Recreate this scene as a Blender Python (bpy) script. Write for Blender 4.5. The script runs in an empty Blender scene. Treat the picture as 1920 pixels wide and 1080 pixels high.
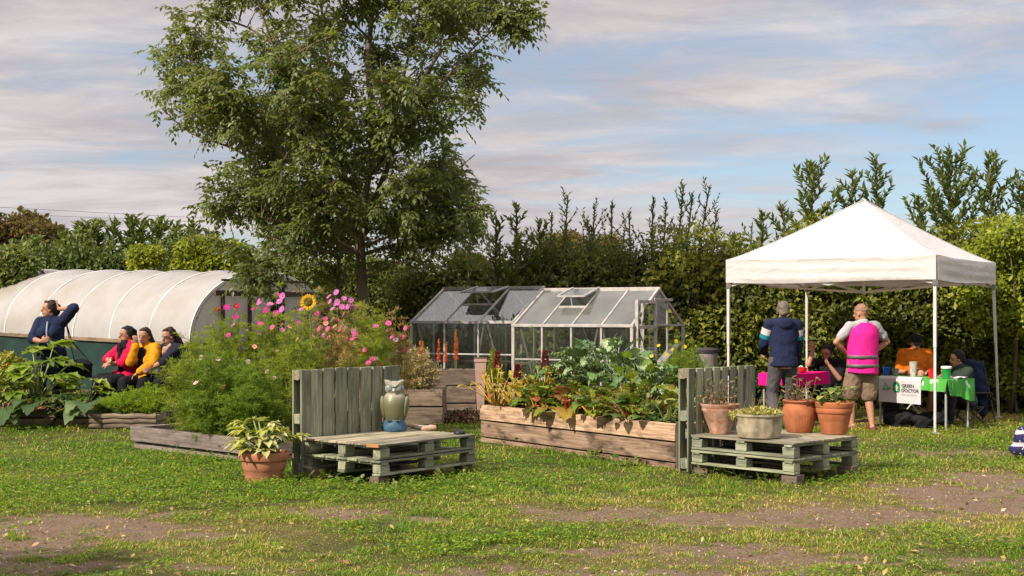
import bpy, math, random
import numpy as np
from mathutils import Vector, Matrix, noise
R = random.Random(7)
rng = np.random.default_rng(11)
sc = bpy.context.scene
COL = sc.collection
F = 2400.0; HZ = 592.0; CH = 1.58     # focal length in photo pixels, horizon row, eye height
SUN_EL = 38.0
SUN_L = Vector((0.74, 0.67))         # ground direction in which shadows fall

def P(u, v, D):
    return Vector(((u-960)*D/F, D, CH-(v-HZ)*D/F))
def GD(v): return CH*F/(v-HZ)
def Gp(u, v):
    D = GD(v); return Vector(((u-960)*D/F, D, 0))
def sm(t):
    t = np.clip(t, 0, 1); return t*t*(3-2*t)
def _hash(i, j, s):
    n = (i*374761393 + j*668265263 + s*1442695041) & 0x7fffffff
    n = ((n ^ (n >> 13))*1274126177) & 0x7fffffff
    return ((n ^ (n >> 16)) & 0xffff)/65535.0
def vnoise(x, y, s=0):
    x = np.asarray(x, float); y = np.asarray(y, float)
    i = np.floor(x).astype(np.int64); j = np.floor(y).astype(np.int64)
    fx = sm(x-i); fy = sm(y-j)
    a = _hash(i, j, s); b = _hash(i+1, j, s); c = _hash(i, j+1, s); d = _hash(i+1, j+1, s)
    return (a*(1-fx)+b*fx)*(1-fy)+(c*(1-fx)+d*fx)*fy
def fbm(x, y, s=0, o=4):
    t = 0; a = .5
    for k in range(o):
        t = t+a*vnoise(x*2**k, y*2**k, s+k); a *= .5
    return t/(1-.5**o)
def gz(x, y):
    x = np.asarray(x, float); y = np.asarray(y, float)
    near = np.clip(1-(np.abs(y-15)-25)/20, 0, 1)
    return (.14*sm((y-15.8)/2.8)*sm((-1.8-x)/2.2) + .2*sm((y-22)/12)
            + near*(.05*(fbm(x*.7, y*.7, 3)-.5) + .02*(fbm(x*3, y*3, 9, 2)-.5)))
def gzf(x, y): return float(gz(x, y))

# ---------------------------------------------------------------- mesh builder
class MB:
    def __init__(s): s.c = []; s.n = 0
    def add(s, V, Fs, lp=None, rnd=None, mi=0):
        V = np.asarray(V, float).reshape(-1, 3)
        if lp is None: lp = V
        if rnd is None: rnd = R.random()
        r = np.full(len(V), rnd, float) if np.isscalar(rnd) else np.asarray(rnd, float)
        fl = []
        for f in (Fs if isinstance(Fs, list) and not isinstance(Fs[0], tuple) else [Fs]):
            f = np.asarray(f, np.int64)
            if f.size: fl.append(f+s.n)
        s.c.append((V, fl, np.asarray(lp, float), r, mi)); s.n += len(V)
    def box(s, c, size, M=None, rnd=None, mi=0, taper=None, jit=0):
        h = np.array(size, float)/2
        q = np.array([(x, y, z) for x in (-1, 1) for y in (-1, 1) for z in (-1, 1)], float)
        L = q*h
        if taper is not None: L[:, 0] *= np.where(q[:, 2] > 0, taper, 1); L[:, 1] *= np.where(q[:, 2] > 0, taper, 1)
        if jit: L = L+(rng.random((8, 3))-.5)*jit
        ax = int(np.argmax(h)); o = [ax]+[k for k in range(3) if k != ax]
        lp = L[:, o]+np.array([R.random()*30, R.random()*30, R.random()*30])
        W = L if M is None else L @ np.asarray(M, float)
        W = W+np.array(c, float)
        f = [(0, 1, 3, 2), (4, 6, 7, 5), (0, 4, 5, 1), (2, 3, 7, 6), (0, 2, 6, 4), (1, 5, 7, 3)]
        s.add(W, f, lp, rnd, mi)
    def bar(s, p, q, w, h, up=(0, 0, 1), rnd=None, mi=0, ext=0, jit=0):
        p = Vector(p); q = Vector(q); d = q-p; L = d.length; d.normalize()
        up = Vector(up); sd = d.cross(up)
        if sd.length < 1e-4: sd = d.cross(Vector((1, 0, 0)))
        sd.normalize(); u2 = sd.cross(d)
        s.box((p+q)/2, (L+2*ext, w, h), (d, sd, u2), rnd, mi, jit=jit)
    def tube(s, pts, rad, n=8, rnd=None, mi=0, cap=True, el=1.0):
        pts = [Vector(p) for p in pts]
        if not hasattr(rad, '__len__'): rad = [rad]*len(pts)
        ref = Vector((0.31, .22, .93)); V = []; lp = []
        acc = 0; off = R.random()*20
        px = None
        for k, p in enumerate(pts):
            t = (pts[min(k+1, len(pts)-1)]-pts[max(k-1, 0)])
            if t.length < 1e-9: t = Vector((0, 0, 1))
            t.normalize()
            if px is None:
                px = t.cross(ref)
                if px.length < 1e-3: px = t.cross(Vector((1, 0, 0)))
            else: px = px-t*px.dot(t)
            px.normalize(); py = t.cross(px)
            if k: acc += (p-pts[k-1]).length
            for a in range(n):
                an = 2*math.pi*a/n
                V.append(p+(px*math.cos(an)+py*math.sin(an)*el)*rad[k])
                lp.append((acc+off, math.cos(an)*rad[k], math.sin(an)*rad[k]))
        f = [(k*n+a, k*n+(a+1) % n, (k+1)*n+(a+1) % n, (k+1)*n+a) for k in range(len(pts)-1) for a in range(n)]
        fs = [f]
        if cap: fs += [[tuple(range(n-1, -1, -1))], [tuple((len(pts)-1)*n+a for a in range(n))]]
        s.add([tuple(v) for v in V], fs, lp, rnd, mi)
    def lathe(s, prof, c, n=28, rnd=None, mi=0, fn=None, M=None):
        V = []
        for (r, z) in prof:
            for a in range(n):
                an = 2*math.pi*a/n
                rr = r if fn is None else r*fn(an, z)
                V.append((rr*math.cos(an), rr*math.sin(an), z))
        m = len(prof)
        f = [(k*n+a, k*n+(a+1) % n, (k+1)*n+(a+1) % n, (k+1)*n+a) for k in range(m-1) for a in range(n)]
        fs = [f]
        if prof[0][0] > 1e-4: fs.append([tuple(range(n-1, -1, -1))])
        if prof[-1][0] > 1e-4: fs.append([tuple((m-1)*n+a for a in range(n))])
        V = np.array(V); lp = V+R.random()*10
        if M is not None: V = V @ np.asarray(M, float)
        s.add(V+np.array(c, float), fs, lp, rnd, mi)
    def grid(s, A, rnd=None, mi=0, lp=None):
        a, b = A.shape[:2]
        i = np.arange(a-1)[:, None]*b+np.arange(b-1)[None, :]
        f = np.stack([i, i+1, i+b+1, i+b], -1).reshape(-1, 4)
        s.add(A.reshape(-1, 3), f, lp, rnd, mi)
    def ell(s, c, r, M=None, n=14, m=9, rnd=None, mi=0):
        V = []
        for k in range(m+1):
            th = math.pi*k/m
            for a in range(n):
                an = 2*math.pi*a/n
                V.append((r[0]*math.sin(th)*math.cos(an), r[1]*math.sin(th)*math.sin(an), -r[2]*math.cos(th)))
        V = np.array(V); lp = V.copy()
        if M is not None: V = V @ np.asarray(M, float)
        f = [(k*n+a, k*n+(a+1) % n, (k+1)*n+(a+1) % n, (k+1)*n+a) for k in range(m) for a in range(n)]
        s.add(V+np.array(c, float), f, lp, rnd, mi)
    def cap(s, p, q, r1, r2, n=12, el=1.0):
        s.tube([p, q], [r1, r2], n, el=el); s.ell(p, (r1, r1, r1), n=n, m=8); s.ell(q, (r2, r2, r2), n=n, m=8)
    def leaves(s, pos, d, nr, L, W, rnd, mi=0, fold=.25, bend=.15):
        """kite leaves folded along the midrib; all arrays"""
        pos = np.asarray(pos, float); N = len(pos)
        if N == 0: return
        d = d/np.maximum(np.linalg.norm(d, axis=1, keepdims=True), 1e-9)
        sd = np.cross(d, nr); sd /= np.maximum(np.linalg.norm(sd, axis=1, keepdims=True), 1e-9)
        n2 = np.cross(sd, d)
        L = np.broadcast_to(np.asarray(L, float), (N,))[:, None]; W = np.broadcast_to(np.asarray(W, float), (N,))[:, None]
        mid = pos+d*L*.45
        V = np.stack([pos, mid+sd*W*.5+n2*W*fold, pos+d*L-n2*L*bend, mid-sd*W*.5+n2*W*fold], 1).reshape(-1, 3)
        b = np.arange(N)[:, None]*4
        f = np.concatenate([b+np.array([[0, 1, 2]]), b+np.array([[0, 2, 3]])])
        s.add(V, f, None, np.repeat(np.broadcast_to(rnd, (N,)), 4), mi)
    def mesh(s, name, org=(0, 0, 0), sharp=35, smooth=True):
        me = bpy.data.meshes.new(name)
        if not s.c: return me
        V = np.concatenate([c[0] for c in s.c])-np.array(org, float)
        loops = []; tot = []; mi = []
        for c in s.c:
            for f in c[1]:
                loops.append(f.reshape(-1)); tot.append(np.full(len(f), f.shape[1])); mi.append(np.full(len(f), c[4]))
        loops = np.concatenate(loops); tot = np.concatenate(tot); mi = np.concatenate(mi)
        me.vertices.add(len(V)); me.vertices.foreach_set('co', V.astype(np.float32).ravel())
        me.loops.add(len(loops)); me.loops.foreach_set('vertex_index', loops.astype(np.int32))
        me.polygons.add(len(tot)); st = np.concatenate([[0], np.cumsum(tot)[:-1]])
        me.polygons.foreach_set('loop_start', st.astype(np.int32))
        me.polygons.foreach_set('material_index', mi.astype(np.int32))
        me.polygons.foreach_set('use_smooth', np.full(len(tot), smooth))
        a = me.attributes.new('lp', 'FLOAT_VECTOR', 'POINT')
        a.data.foreach_set('vector', np.concatenate([c[2] for c in s.c]).astype(np.float32).ravel())
        a = me.attributes.new('rnd', 'FLOAT', 'POINT')
        a.data.foreach_set('value', np.concatenate([c[3] for c in s.c]).astype(np.float32))
        me.update(calc_edges=True); me.validate()
        if smooth and sharp: me.set_sharp_from_angle(angle=math.radians(sharp))
        return me

ORG = {}
def tag(o, label=None, cat=None, group=None, kind=None):
    if label: o['label'] = label
    if cat: o['category'] = cat
    if group: o['group'] = group
    if kind: o['kind'] = kind
    return o
def thing(name, label, cat, loc=(0, 0, 0), group=None):
    o = bpy.data.objects.new(name, None); COL.objects.link(o); o.location = loc
    o.empty_display_size = .1
    ORG[o.name] = Vector(loc); return tag(o, label, cat, group)
def link(name, me, mats, parent=None, org=None):
    o = bpy.data.objects.new(name, me); COL.objects.link(o)
    for m in (mats if isinstance(mats, (list, tuple)) else [mats]): me.materials.append(m)
    if parent is not None: o.parent = parent; ORG[o.name] = ORG[parent.name]
    else: o.location = org or (0, 0, 0); ORG[o.name] = Vector(org or (0, 0, 0))
    return o
def part(name, mb, mats, parent, sharp=35, bevel=0, label=None, smooth=True):
    o = link(name, mb.mesh(name, ORG[parent.name], sharp, smooth), mats, parent)
    if bevel: bev(o, bevel)
    if label: o['label'] = label
    return o
def single(name, mb, mats, label, cat, org=(0, 0, 0), group=None, sharp=35, bevel=0, kind=None, smooth=True):
    o = link(name, mb.mesh(name, org, sharp, smooth), mats, None, org)
    if bevel: bev(o, bevel)
    return tag(o, label, cat, group, kind)
def bev(o, w, seg=2):
    m = o.modifiers.new('b', 'BEVEL'); m.width = w; m.segments = seg; m.limit_method = 'ANGLE'; m.angle_limit = math.radians(50)
def dup(root, loc, rz=0, label=None, scale=1):
    r = root.copy(); COL.objects.link(r); r.location = loc; r.rotation_euler = (0, 0, rz); r.scale = (scale,)*3
    if label: r['label'] = label
    for ch in root.children:
        c = ch.copy(); COL.objects.link(c); c.parent = r
        for g in ch.children:
            d = g.copy(); COL.objects.link(d); d.parent = c
    return r

# ---------------------------------------------------------------- materials
class NT:
    def __init__(s, name):
        s.m = bpy.data.materials.new(name); s.m.use_nodes = True; s.t = s.m.node_tree; s.t.nodes.clear()
        s.out = s.t.nodes.new('ShaderNodeOutputMaterial')
    def n(s, ty, **k):
        nd = s.t.nodes.new(ty)
        for a, b in k.items(): setattr(nd, a, b)
        return nd
    def l(s, a, b): s.t.links.new(a, b)
    def attr(s, nm): return s.n('ShaderNodeAttribute', attribute_name=nm)
    def noise(s, vec, scale, detail=4, rough=.6, dist=0):
        nd = s.n('ShaderNodeTexNoise'); nd.inputs['Scale'].default_value = scale; nd.inputs['Detail'].default_value = detail
        nd.inputs['Roughness'].default_value = rough; nd.inputs['Distortion'].default_value = dist
        if vec is not None: s.l(vec, nd.inputs['Vector'])
        return nd.outputs['Fac']
    def map(s, vec, scale=(1, 1, 1), loc=(0, 0, 0)):
        nd = s.n('ShaderNodeMapping'); nd.inputs['Scale'].default_value = scale; nd.inputs['Location'].default_value = loc
        s.l(vec, nd.inputs['Vector']); return nd.outputs[0]
    def ramp(s, fac, stops, interp='LINEAR'):
        nd = s.n('ShaderNodeValToRGB'); cr = nd.color_ramp; cr.interpolation = interp
        while len(cr.elements) < len(stops): cr.elements.new(.5)
        for e, (p, c) in zip(cr.elements, stops):
            e.position = p; e.color = (*c, 1) if len(c) == 3 else c
        s.l(fac, nd.inputs[0]); return nd.outputs[0]
    def mix(s, fac, a, b, mode='MIX'):
        nd = s.n('ShaderNodeMix', data_type='RGBA', blend_type=mode)
        for inp, v in ((nd.inputs[0], fac), (nd.inputs[6], a), (nd.inputs[7], b)):
            if isinstance(v, (int, float)): inp.default_value = v
            elif isinstance(v, (tuple, list)): inp.default_value = (*v, 1)
            else: s.l(v, inp)
        return nd.outputs[2]
    def math(s, op, a, b=0.0, clamp=False):
        nd = s.n('ShaderNodeMath', operation=op, use_clamp=clamp)
        for inp, v in ((nd.inputs[0], a), (nd.inputs[1], b)):
            if isinstance(v, (int, float)): inp.default_value = v
            else: s.l(v, inp)
        return nd.outputs[0]
    def bump(s, h, st=.3, dist=.01):
        nd = s.n('ShaderNodeBump'); nd.inputs['Strength'].default_value = st; nd.inputs['Distance'].default_value = dist
        s.l(h, nd.inputs['Height']); return nd.outputs[0]
    def bsdf(s, col, rough=.7, spec=.3, metal=0, normal=None, sheen=0):
        b = s.n('ShaderNodeBsdfPrincipled')
        if isinstance(col, (tuple, list)): b.inputs['Base Color'].default_value = (*col, 1)
        else: s.l(col, b.inputs['Base Color'])
        if isinstance(rough, (int, float)): b.inputs['Roughness'].default_value = rough
        else: s.l(rough, b.inputs['Roughness'])
        b.inputs['Specular IOR Level'].default_value = spec; b.inputs['Metallic'].default_value = metal
        if normal is not None: s.l(normal, b.inputs['Normal'])
        return b.outputs[0]
    def mixs(s, fac, a, b):
        nd = s.n('ShaderNodeMixShader')
        if isinstance(fac, (int, float)): nd.inputs[0].default_value = fac
        else: s.l(fac, nd.inputs[0])
        s.l(a, nd.inputs[1]); s.l(b, nd.inputs[2]); return nd.outputs[0]
    def done(s, sh): s.l(sh, s.out.inputs[0]); return s.m
def coord(t): return t.n('ShaderNodeTexCoord').outputs['Object']

def m_leaf(name, cols, trans=.3, rough=.45, spec=.25, var=.35):
    """leaf: colour picked per leaf from the ramp"""
    t = NT(name); a = t.attr('rnd').outputs['Fac']
    k = len(cols); c = t.ramp(a, [(i/(k-1), cols[i]) for i in range(k)])
    nz = t.noise(coord(t), 14, 2)
    c = t.mix(var, c, t.ramp(nz, [(.3, (.35, .35, .35)), (.7, (1, 1, 1))]), 'MULTIPLY')
    d = t.bsdf(c, rough, spec)
    tr = t.n('ShaderNodeBsdfTranslucent'); t.l(t.mix(.35, c, (.5, .6, .05), 'MIX'), tr.inputs[0])
    return t.done(t.mixs(trans, d, tr.outputs[0]))
def m_wood(name, dark, mid, light, stain=(.03, .025, .02), stain_amt=.5, rough=.85, gs=1.0, green=None):
    t = NT(name); lp = t.attr('lp').outputs['Vector']; rn = t.attr('rnd').outputs['Fac']
    g = t.noise(t.map(lp, (2.2*gs, 45*gs, 45*gs)), 1, 6, .65, .6)
    c = t.ramp(g, [(.3, dark), (.5, mid), (.7, light)])
    b = t.noise(t.map(lp, (2.5, 6, 6)), 1.3, 5, .6)
    c = t.mix(t.ramp(b, [(.46, (0, 0, 0)), (.70, (stain_amt,)*3)]), c, stain)
    if green:
        b2 = t.noise(t.map(lp, (3, 5, 5), (5, 3, 1)), 1.1, 4, .6)
        c = t.mix(t.ramp(b2, [(.5, (0, 0, 0)), (.75, (.6,)*3)]), c, green)
    # knots
    vo = t.n('ShaderNodeTexVoronoi'); vo.inputs['Scale'].default_value = 1.0
    t.l(t.map(lp, (2.2, 6, 6)), vo.inputs['Vector'])
    c = t.mix(t.ramp(vo.outputs['Distance'], [(.05, (.8,)*3), (.13, (0, 0, 0))]), c, stain)
    c = t.mix(1.0, c, t.ramp(rn, [(0, (.60, .60, .62)), (1, (1.22, 1.18, 1.10))]), 'MULTIPLY')
    return t.done(t.bsdf(c, rough, .2, normal=t.bump(g, .5, .006)))
def m_plain(name, col, rough=.7, spec=.3, var=.25, scale=6, bump=.0, bscale=60, metal=0, col2=None, sheen=0):
    t = NT(name); co = coord(t); nz = t.noise(co, scale, 5)
    c2 = col2 or tuple(x*.6 for x in col)
    c = t.mix(t.ramp(nz, [(.35, (0, 0, 0)), (.65, (1, 1, 1))]), c2 if col2 else tuple(x*(1-var) for x in col), col)
    nrm = t.bump(t.noise(co, bscale, 3), bump, .004) if bump else None
    return t.done(t.bsdf(c, rough, spec, metal, nrm))
def m_fabric(name, col, var=.25, rough=.9, trans=0):
    t = NT(name); co = coord(t); nz = t.noise(co, 5, 4); fine = t.noise(co, 160, 2)
    c = t.mix(t.ramp(nz, [(.35, (0, 0, 0)), (.65, (1, 1, 1))]), tuple(x*(1-var) for x in col), col)
    b = t.bump(t.math('ADD', t.noise(t.map(co, (1, 1, .5)), 11, 3, .5, 1.0), t.math('MULTIPLY', fine, .12)), .45, .02)
    d = t.bsdf(c, rough, .15, normal=b)
    if trans:
        tr = t.n('ShaderNodeBsdfTranslucent'); t.l(c, tr.inputs[0]); d = t.mixs(trans, d, tr.outputs[0])
    return t.done(d)
def m_skin(name, col):
    t = NT(name); nz = t.noise(coord(t), 18, 3)
    c = t.mix(t.ramp(nz, [(.35, (0, 0, 0)), (.7, (1, 1, 1))]), tuple(x*k for x, k in zip(col, (.85, .75, .7))), col)
    b = t.n('ShaderNodeBsdfPrincipled'); t.l(c, b.inputs['Base Color']); b.inputs['Roughness'].default_value = .5
    b.inputs['Subsurface Weight'].default_value = .12; b.inputs['Subsurface Radius'].default_value = (.012, .005, .003)
    b.inputs['Specular IOR Level'].default_value = .3
    return t.done(b.outputs[0])
def m_glass(name, dirt=.1, dcol=(.55, .56, .52), rough=.02, tint=(.93, .96, .94), refl=1.0):
    t = NT(name); co = coord(t)
    fr = t.n('ShaderNodeFresnel'); fr.inputs['IOR'].default_value = 1.5
    tr = t.n('ShaderNodeBsdfTransparent'); tr.inputs[0].default_value = (*tint, 1)
    gl = t.n('ShaderNodeBsdfGlossy'); gl.inputs['Roughness'].default_value = rough
    t.l(t.bump(t.noise(co, 3, 2), .1, .02), gl.inputs['Normal'])
    s1 = t.mixs(t.math('MULTIPLY', fr.outputs[0], refl*1.6, True), tr.outputs[0], gl.outputs[0])
    df = t.n('ShaderNodeBsdfDiffuse'); df.inputs[0].default_value = (*dcol, 1)
    tl = t.n('ShaderNodeBsdfTranslucent'); tl.inputs[0].default_value = (*dcol, 1)
    dd = t.mixs(.5, df.outputs[0], tl.outputs[0])
    f = t.math('MULTIPLY', t.ramp(t.noise(co, 2.5, 6, .7), [(.3, (.35,)*3), (.7, (1.6,)*3)]), dirt, True)
    return t.done(t.mixs(f, s1, dd))
# ================================================================ camera, sun, sky
cd = bpy.data.cameras.new('camera'); cam = bpy.data.objects.new('camera', cd); COL.objects.link(cam)
cam.location = (0, 0, CH); cam.rotation_euler = (math.radians(90), 0, 0)
cd.sensor_width = 36; cd.lens = F/1920*36; cd.shift_y = (HZ-540)/1920; cd.clip_end = 3000; cd.clip_start = .1
sc.camera = cam
sl = bpy.data.lights.new('sun', 'SUN'); sl.energy = 4.6; sl.angle = math.radians(.6); sl.color = (1, .91, .77)
so = bpy.data.objects.new('sun', sl); COL.objects.link(so); so.location = (-10, 0, 20)
_e = math.radians(SUN_EL); _h = SUN_L.normalized()
so.rotation_euler = Vector((_h.x*math.cos(_e), _h.y*math.cos(_e), -math.sin(_e))).to_track_quat('-Z', 'Y').to_euler()
sc.view_settings.view_transform = 'Standard'; sc.view_settings.look = 'None'; sc.view_settings.exposure = .55; sc.view_settings.gamma = 1
sc.cycles.use_denoising = True
sc.cycles.max_bounces = 10; sc.cycles.diffuse_bounces = 3; sc.cycles.glossy_bounces = 3; sc.cycles.transparent_max_bounces = 16
sc.cycles.transmission_bounces = 4; sc.cycles.filter_width = 1.45
sc.cycles.use_fast_gi = False

w = bpy.data.worlds.new('World'); sc.world = w; w.use_nodes = True; wt = w.node_tree; wt.nodes.clear()
class WT(NT):
    def __init__(s, t): s.t = t
t = WT(wt)
sky = t.n('ShaderNodeTexSky', sky_type='NISHITA'); sky.sun_disc = False; sky.sun_elevation = _e
sky.sun_rotation = math.atan2(-_h.x, -_h.y); sky.air_density = 1.0; sky.dust_density = .6; sky.ozone_density = 2.0
tc = t.n('ShaderNodeTexCoord').outputs['Generated']
sx = t.n('ShaderNodeSeparateXYZ'); t.l(tc, sx.inputs[0])
den = t.math('ADD', t.math('MAXIMUM', sx.outputs[2], 0.0), .07)
cx = t.n('ShaderNodeCombineXYZ'); t.l(t.math('DIVIDE', sx.outputs[0], den), cx.inputs[0]); t.l(t.math('DIVIDE', sx.outputs[1], den), cx.inputs[1])
pl = cx.outputs[0]
warp = t.n('ShaderNodeVectorMath', operation='ADD'); t.l(pl, warp.inputs[0])
wn = t.n('ShaderNodeTexNoise'); wn.inputs['Scale'].default_value = .5; wn.inputs['Detail'].default_value = 3; t.l(pl, wn.inputs['Vector'])
wm = t.n('ShaderNodeVectorMath', operation='SCALE'); wm.inputs['Scale'].default_value = 1.1; t.l(wn.outputs['Color'], wm.inputs[0]); t.l(wm.outputs[0], warp.inputs[1])
pw_ = warp.outputs[0]
n1 = t.noise(t.map(pw_, (.36, .50, 1), (5.3, 2.2, 0)), 1, 8, .58, .3)
n2 = t.noise(t.map(pw_, (1.3, 1.7, 1), (1.7, 7.1, 3)), 1, 8, .66, .6)
cov = t.math('ADD', t.math('MULTIPLY', n1, .62), t.math('MULTIPLY', n2, .38))
# heavier cloud on the left and overhead, clearer towards the right-hand side
cov = t.math('ADD', cov, t.math('MULTIPLY', t.math('SUBTRACT', .15, sx.outputs[0]), .22))
cov = t.math('ADD', cov, t.math('MULTIPLY', t.math('MAXIMUM', t.math('SUBTRACT', sx.outputs[2], .20), 0.0), 1.8))
cm = t.ramp(cov, [(.43, (0.08,)*3), (.49, (.45,)*3), (.57, (1, 1, 1))])
shade = t.math('ADD', t.math('MULTIPLY', t.noise(t.map(pw_, (.55, .9, 1), (9, 3, 1)), 1, 8, .62, .4), .7), t.math('MULTIPLY', n2, .3))
SK = .09; EX = .70
def cc(r, g, b): return tuple(x*EX/SK for x in (r, g, b))
ccol = t.ramp(shade, [(.34, (.40, .375, .41)), (.48, (.55, .512, .53)), (.60, (.735, .685, .68))])
ccol = t.mix(1.0, ccol, (EX/SK,)*3, 'MULTIPLY')
hi = t.math('MULTIPLY', t.math('SUBTRACT', sx.outputs[2], .27), 3.0, True)   # unseen overhead cloud, brightened to add fill light
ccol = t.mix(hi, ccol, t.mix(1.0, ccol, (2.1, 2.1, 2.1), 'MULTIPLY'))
skc = t.mix(.30, t.mix(1.0, sky.outputs[0], (.95, 1.0, 1.05), 'MULTIPLY'), cc(.40, .47, .58))
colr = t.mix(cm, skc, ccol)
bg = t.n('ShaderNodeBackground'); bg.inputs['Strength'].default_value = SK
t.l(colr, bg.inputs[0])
wo = t.n('ShaderNodeOutputWorld'); t.l(bg.outputs[0], wo.inputs[0])

# ================================================================ ground
ELL = [(110, 985, 210, 24, 1.0), (20, 1030, 120, 18, .9), (330, 1008, 130, 10, .55), (620, 962, 110, 10, .62), (830, 975, 130, 6, .45),
       (1130, 965, 180, 15, .9), (1370, 972, 230, 17, 1.), (1600, 965, 210, 22, 1.), (1800, 935, 150, 30, 1.), (1900, 905, 110, 24, .85),
       (1250, 1030, 260, 17, .68), (1480, 1045, 220, 24, .66), (1750, 1055, 220, 13, .5), (1890, 1015, 110, 9, .6), (900, 1068, 160, 10, .4),
       (1790, 850, 160, 8, .42), (450, 1068, 260, 8, .45), (90, 1065, 170, 14, .6), (1320, 1075, 400, 10, .5), (1700, 790, 120, 6, .5)]
def dirt(x, y):
    v = 0
    for (u, vv, ru, rv, a) in ELL:
        D = GD(vv); X = (u-960)*D/F
        d = ((x-X)/(ru*D/F))**2+((y-D)/(rv*D*D/(CH*F)))**2
        v = np.maximum(v, a*np.exp(-.7*d**1.3))
    return sm((v+(fbm(x*1.6, y*1.6, 21)-.5)*.75+(fbm(x*9, y*9, 31)-.5)*1.25-.21)/.5)
def dry(x, y):
    v = 0
    for (u, vv, ru, rv, a) in ELL:
        D = GD(vv); X = (u-960)*D/F
        d = ((x-X)/(ru*1.6*D/F))**2+((y-D)/(rv*1.7*D*D/(CH*F)))**2
        v = np.maximum(v, a*np.exp(-.5*d))
    far = sm((y-15)/4)*sm((x-2.8)/1.5)*.4
    return np.clip(v*.6+far+(fbm(x*1.1, y*1.1, 41)-.42)*1.2, 0, 1)
def axis(fine0, fine1, st, lo, hi, k=1.22):
    a = list(np.arange(fine0, fine1+1e-6, st)); s = st
    b = []; x = fine0
    while x > lo: s *= k; x -= s; b.append(x)
    s = st; c = []; x = fine1
    while x < hi: s *= k; x += s; c.append(x)
    return np.array(b[::-1]+a+c)
gx = axis(-8, 8, .05, -500, 500); gy = axis(6.5, 24, .06, -60, 1500)
X, Y = np.meshgrid(gx, gy)
Zg = gz(X, Y)-.004*dirt(X, Y)
mb = MB(); mb.grid(np.stack([X, Y, Zg], -1))
me = mb.mesh('ground', sharp=0)
at = me.attributes.new('dirt', 'FLOAT', 'POINT'); at.data.foreach_set('value', dirt(X, Y).ravel().astype(np.float32))
at = me.attributes.new('dry', 'FLOAT', 'POINT'); at.data.foreach_set('value', dry(X, Y).ravel().astype(np.float32))
t = NT('soil and turf'); co = coord(t)
n_f = t.noise(co, 42, 8, .78); n_m = t.noise(co, 5, 5, .6)
soil = t.ramp(n_f, [(.32, (.05, .031, .02)), (.46, (.165, .108, .07)), (.56, (.255, .175, .118)), (.68, (.46, .34, .25))])
soil = t.mix(t.ramp(n_m, [(.4, (0, 0, 0)), (.65, (.6,)*3)]), soil, (.27, .195, .14))
vo = t.n('ShaderNodeTexVoronoi'); vo.inputs['Scale'].default_value = 38; t.l(co, vo.inputs['Vector'])
st = t.ramp(vo.outputs['Distance'], [(.12, (1, 1, 1)), (.22, (0, 0, 0))])
sc_ = t.n('ShaderNodeSeparateColor'); t.l(vo.outputs['Color'], sc_.inputs[0])
stone = t.ramp(sc_.outputs[1], [(0, (.12, .10, .09)), (.6, (.25, .22, .2)), (1, (.5, .45, .42))])
soil = t.mix(t.math('MULTIPLY', st, t.math('GREATER_THAN', sc_.outputs[0], .55)), soil, stone)
turf = t.mix(t.attr('dry').outputs['Fac'], (.055, .075, .018), (.23, .17, .065))
turf = t.mix(t.ramp(n_f, [(.35, (.55,)*3), (.65, (0, 0, 0))]), turf, (.06, .045, .025))
c = t.mix(t.attr('dirt').outputs['Fac'], turf, soil)
ground = link('ground', me, t.done(t.bsdf(c, .95, .1, normal=t.bump(n_f, 1.0, .03))))
tag(ground, 'patchy lawn and worn gravel track', None, None, 'structure')

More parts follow.
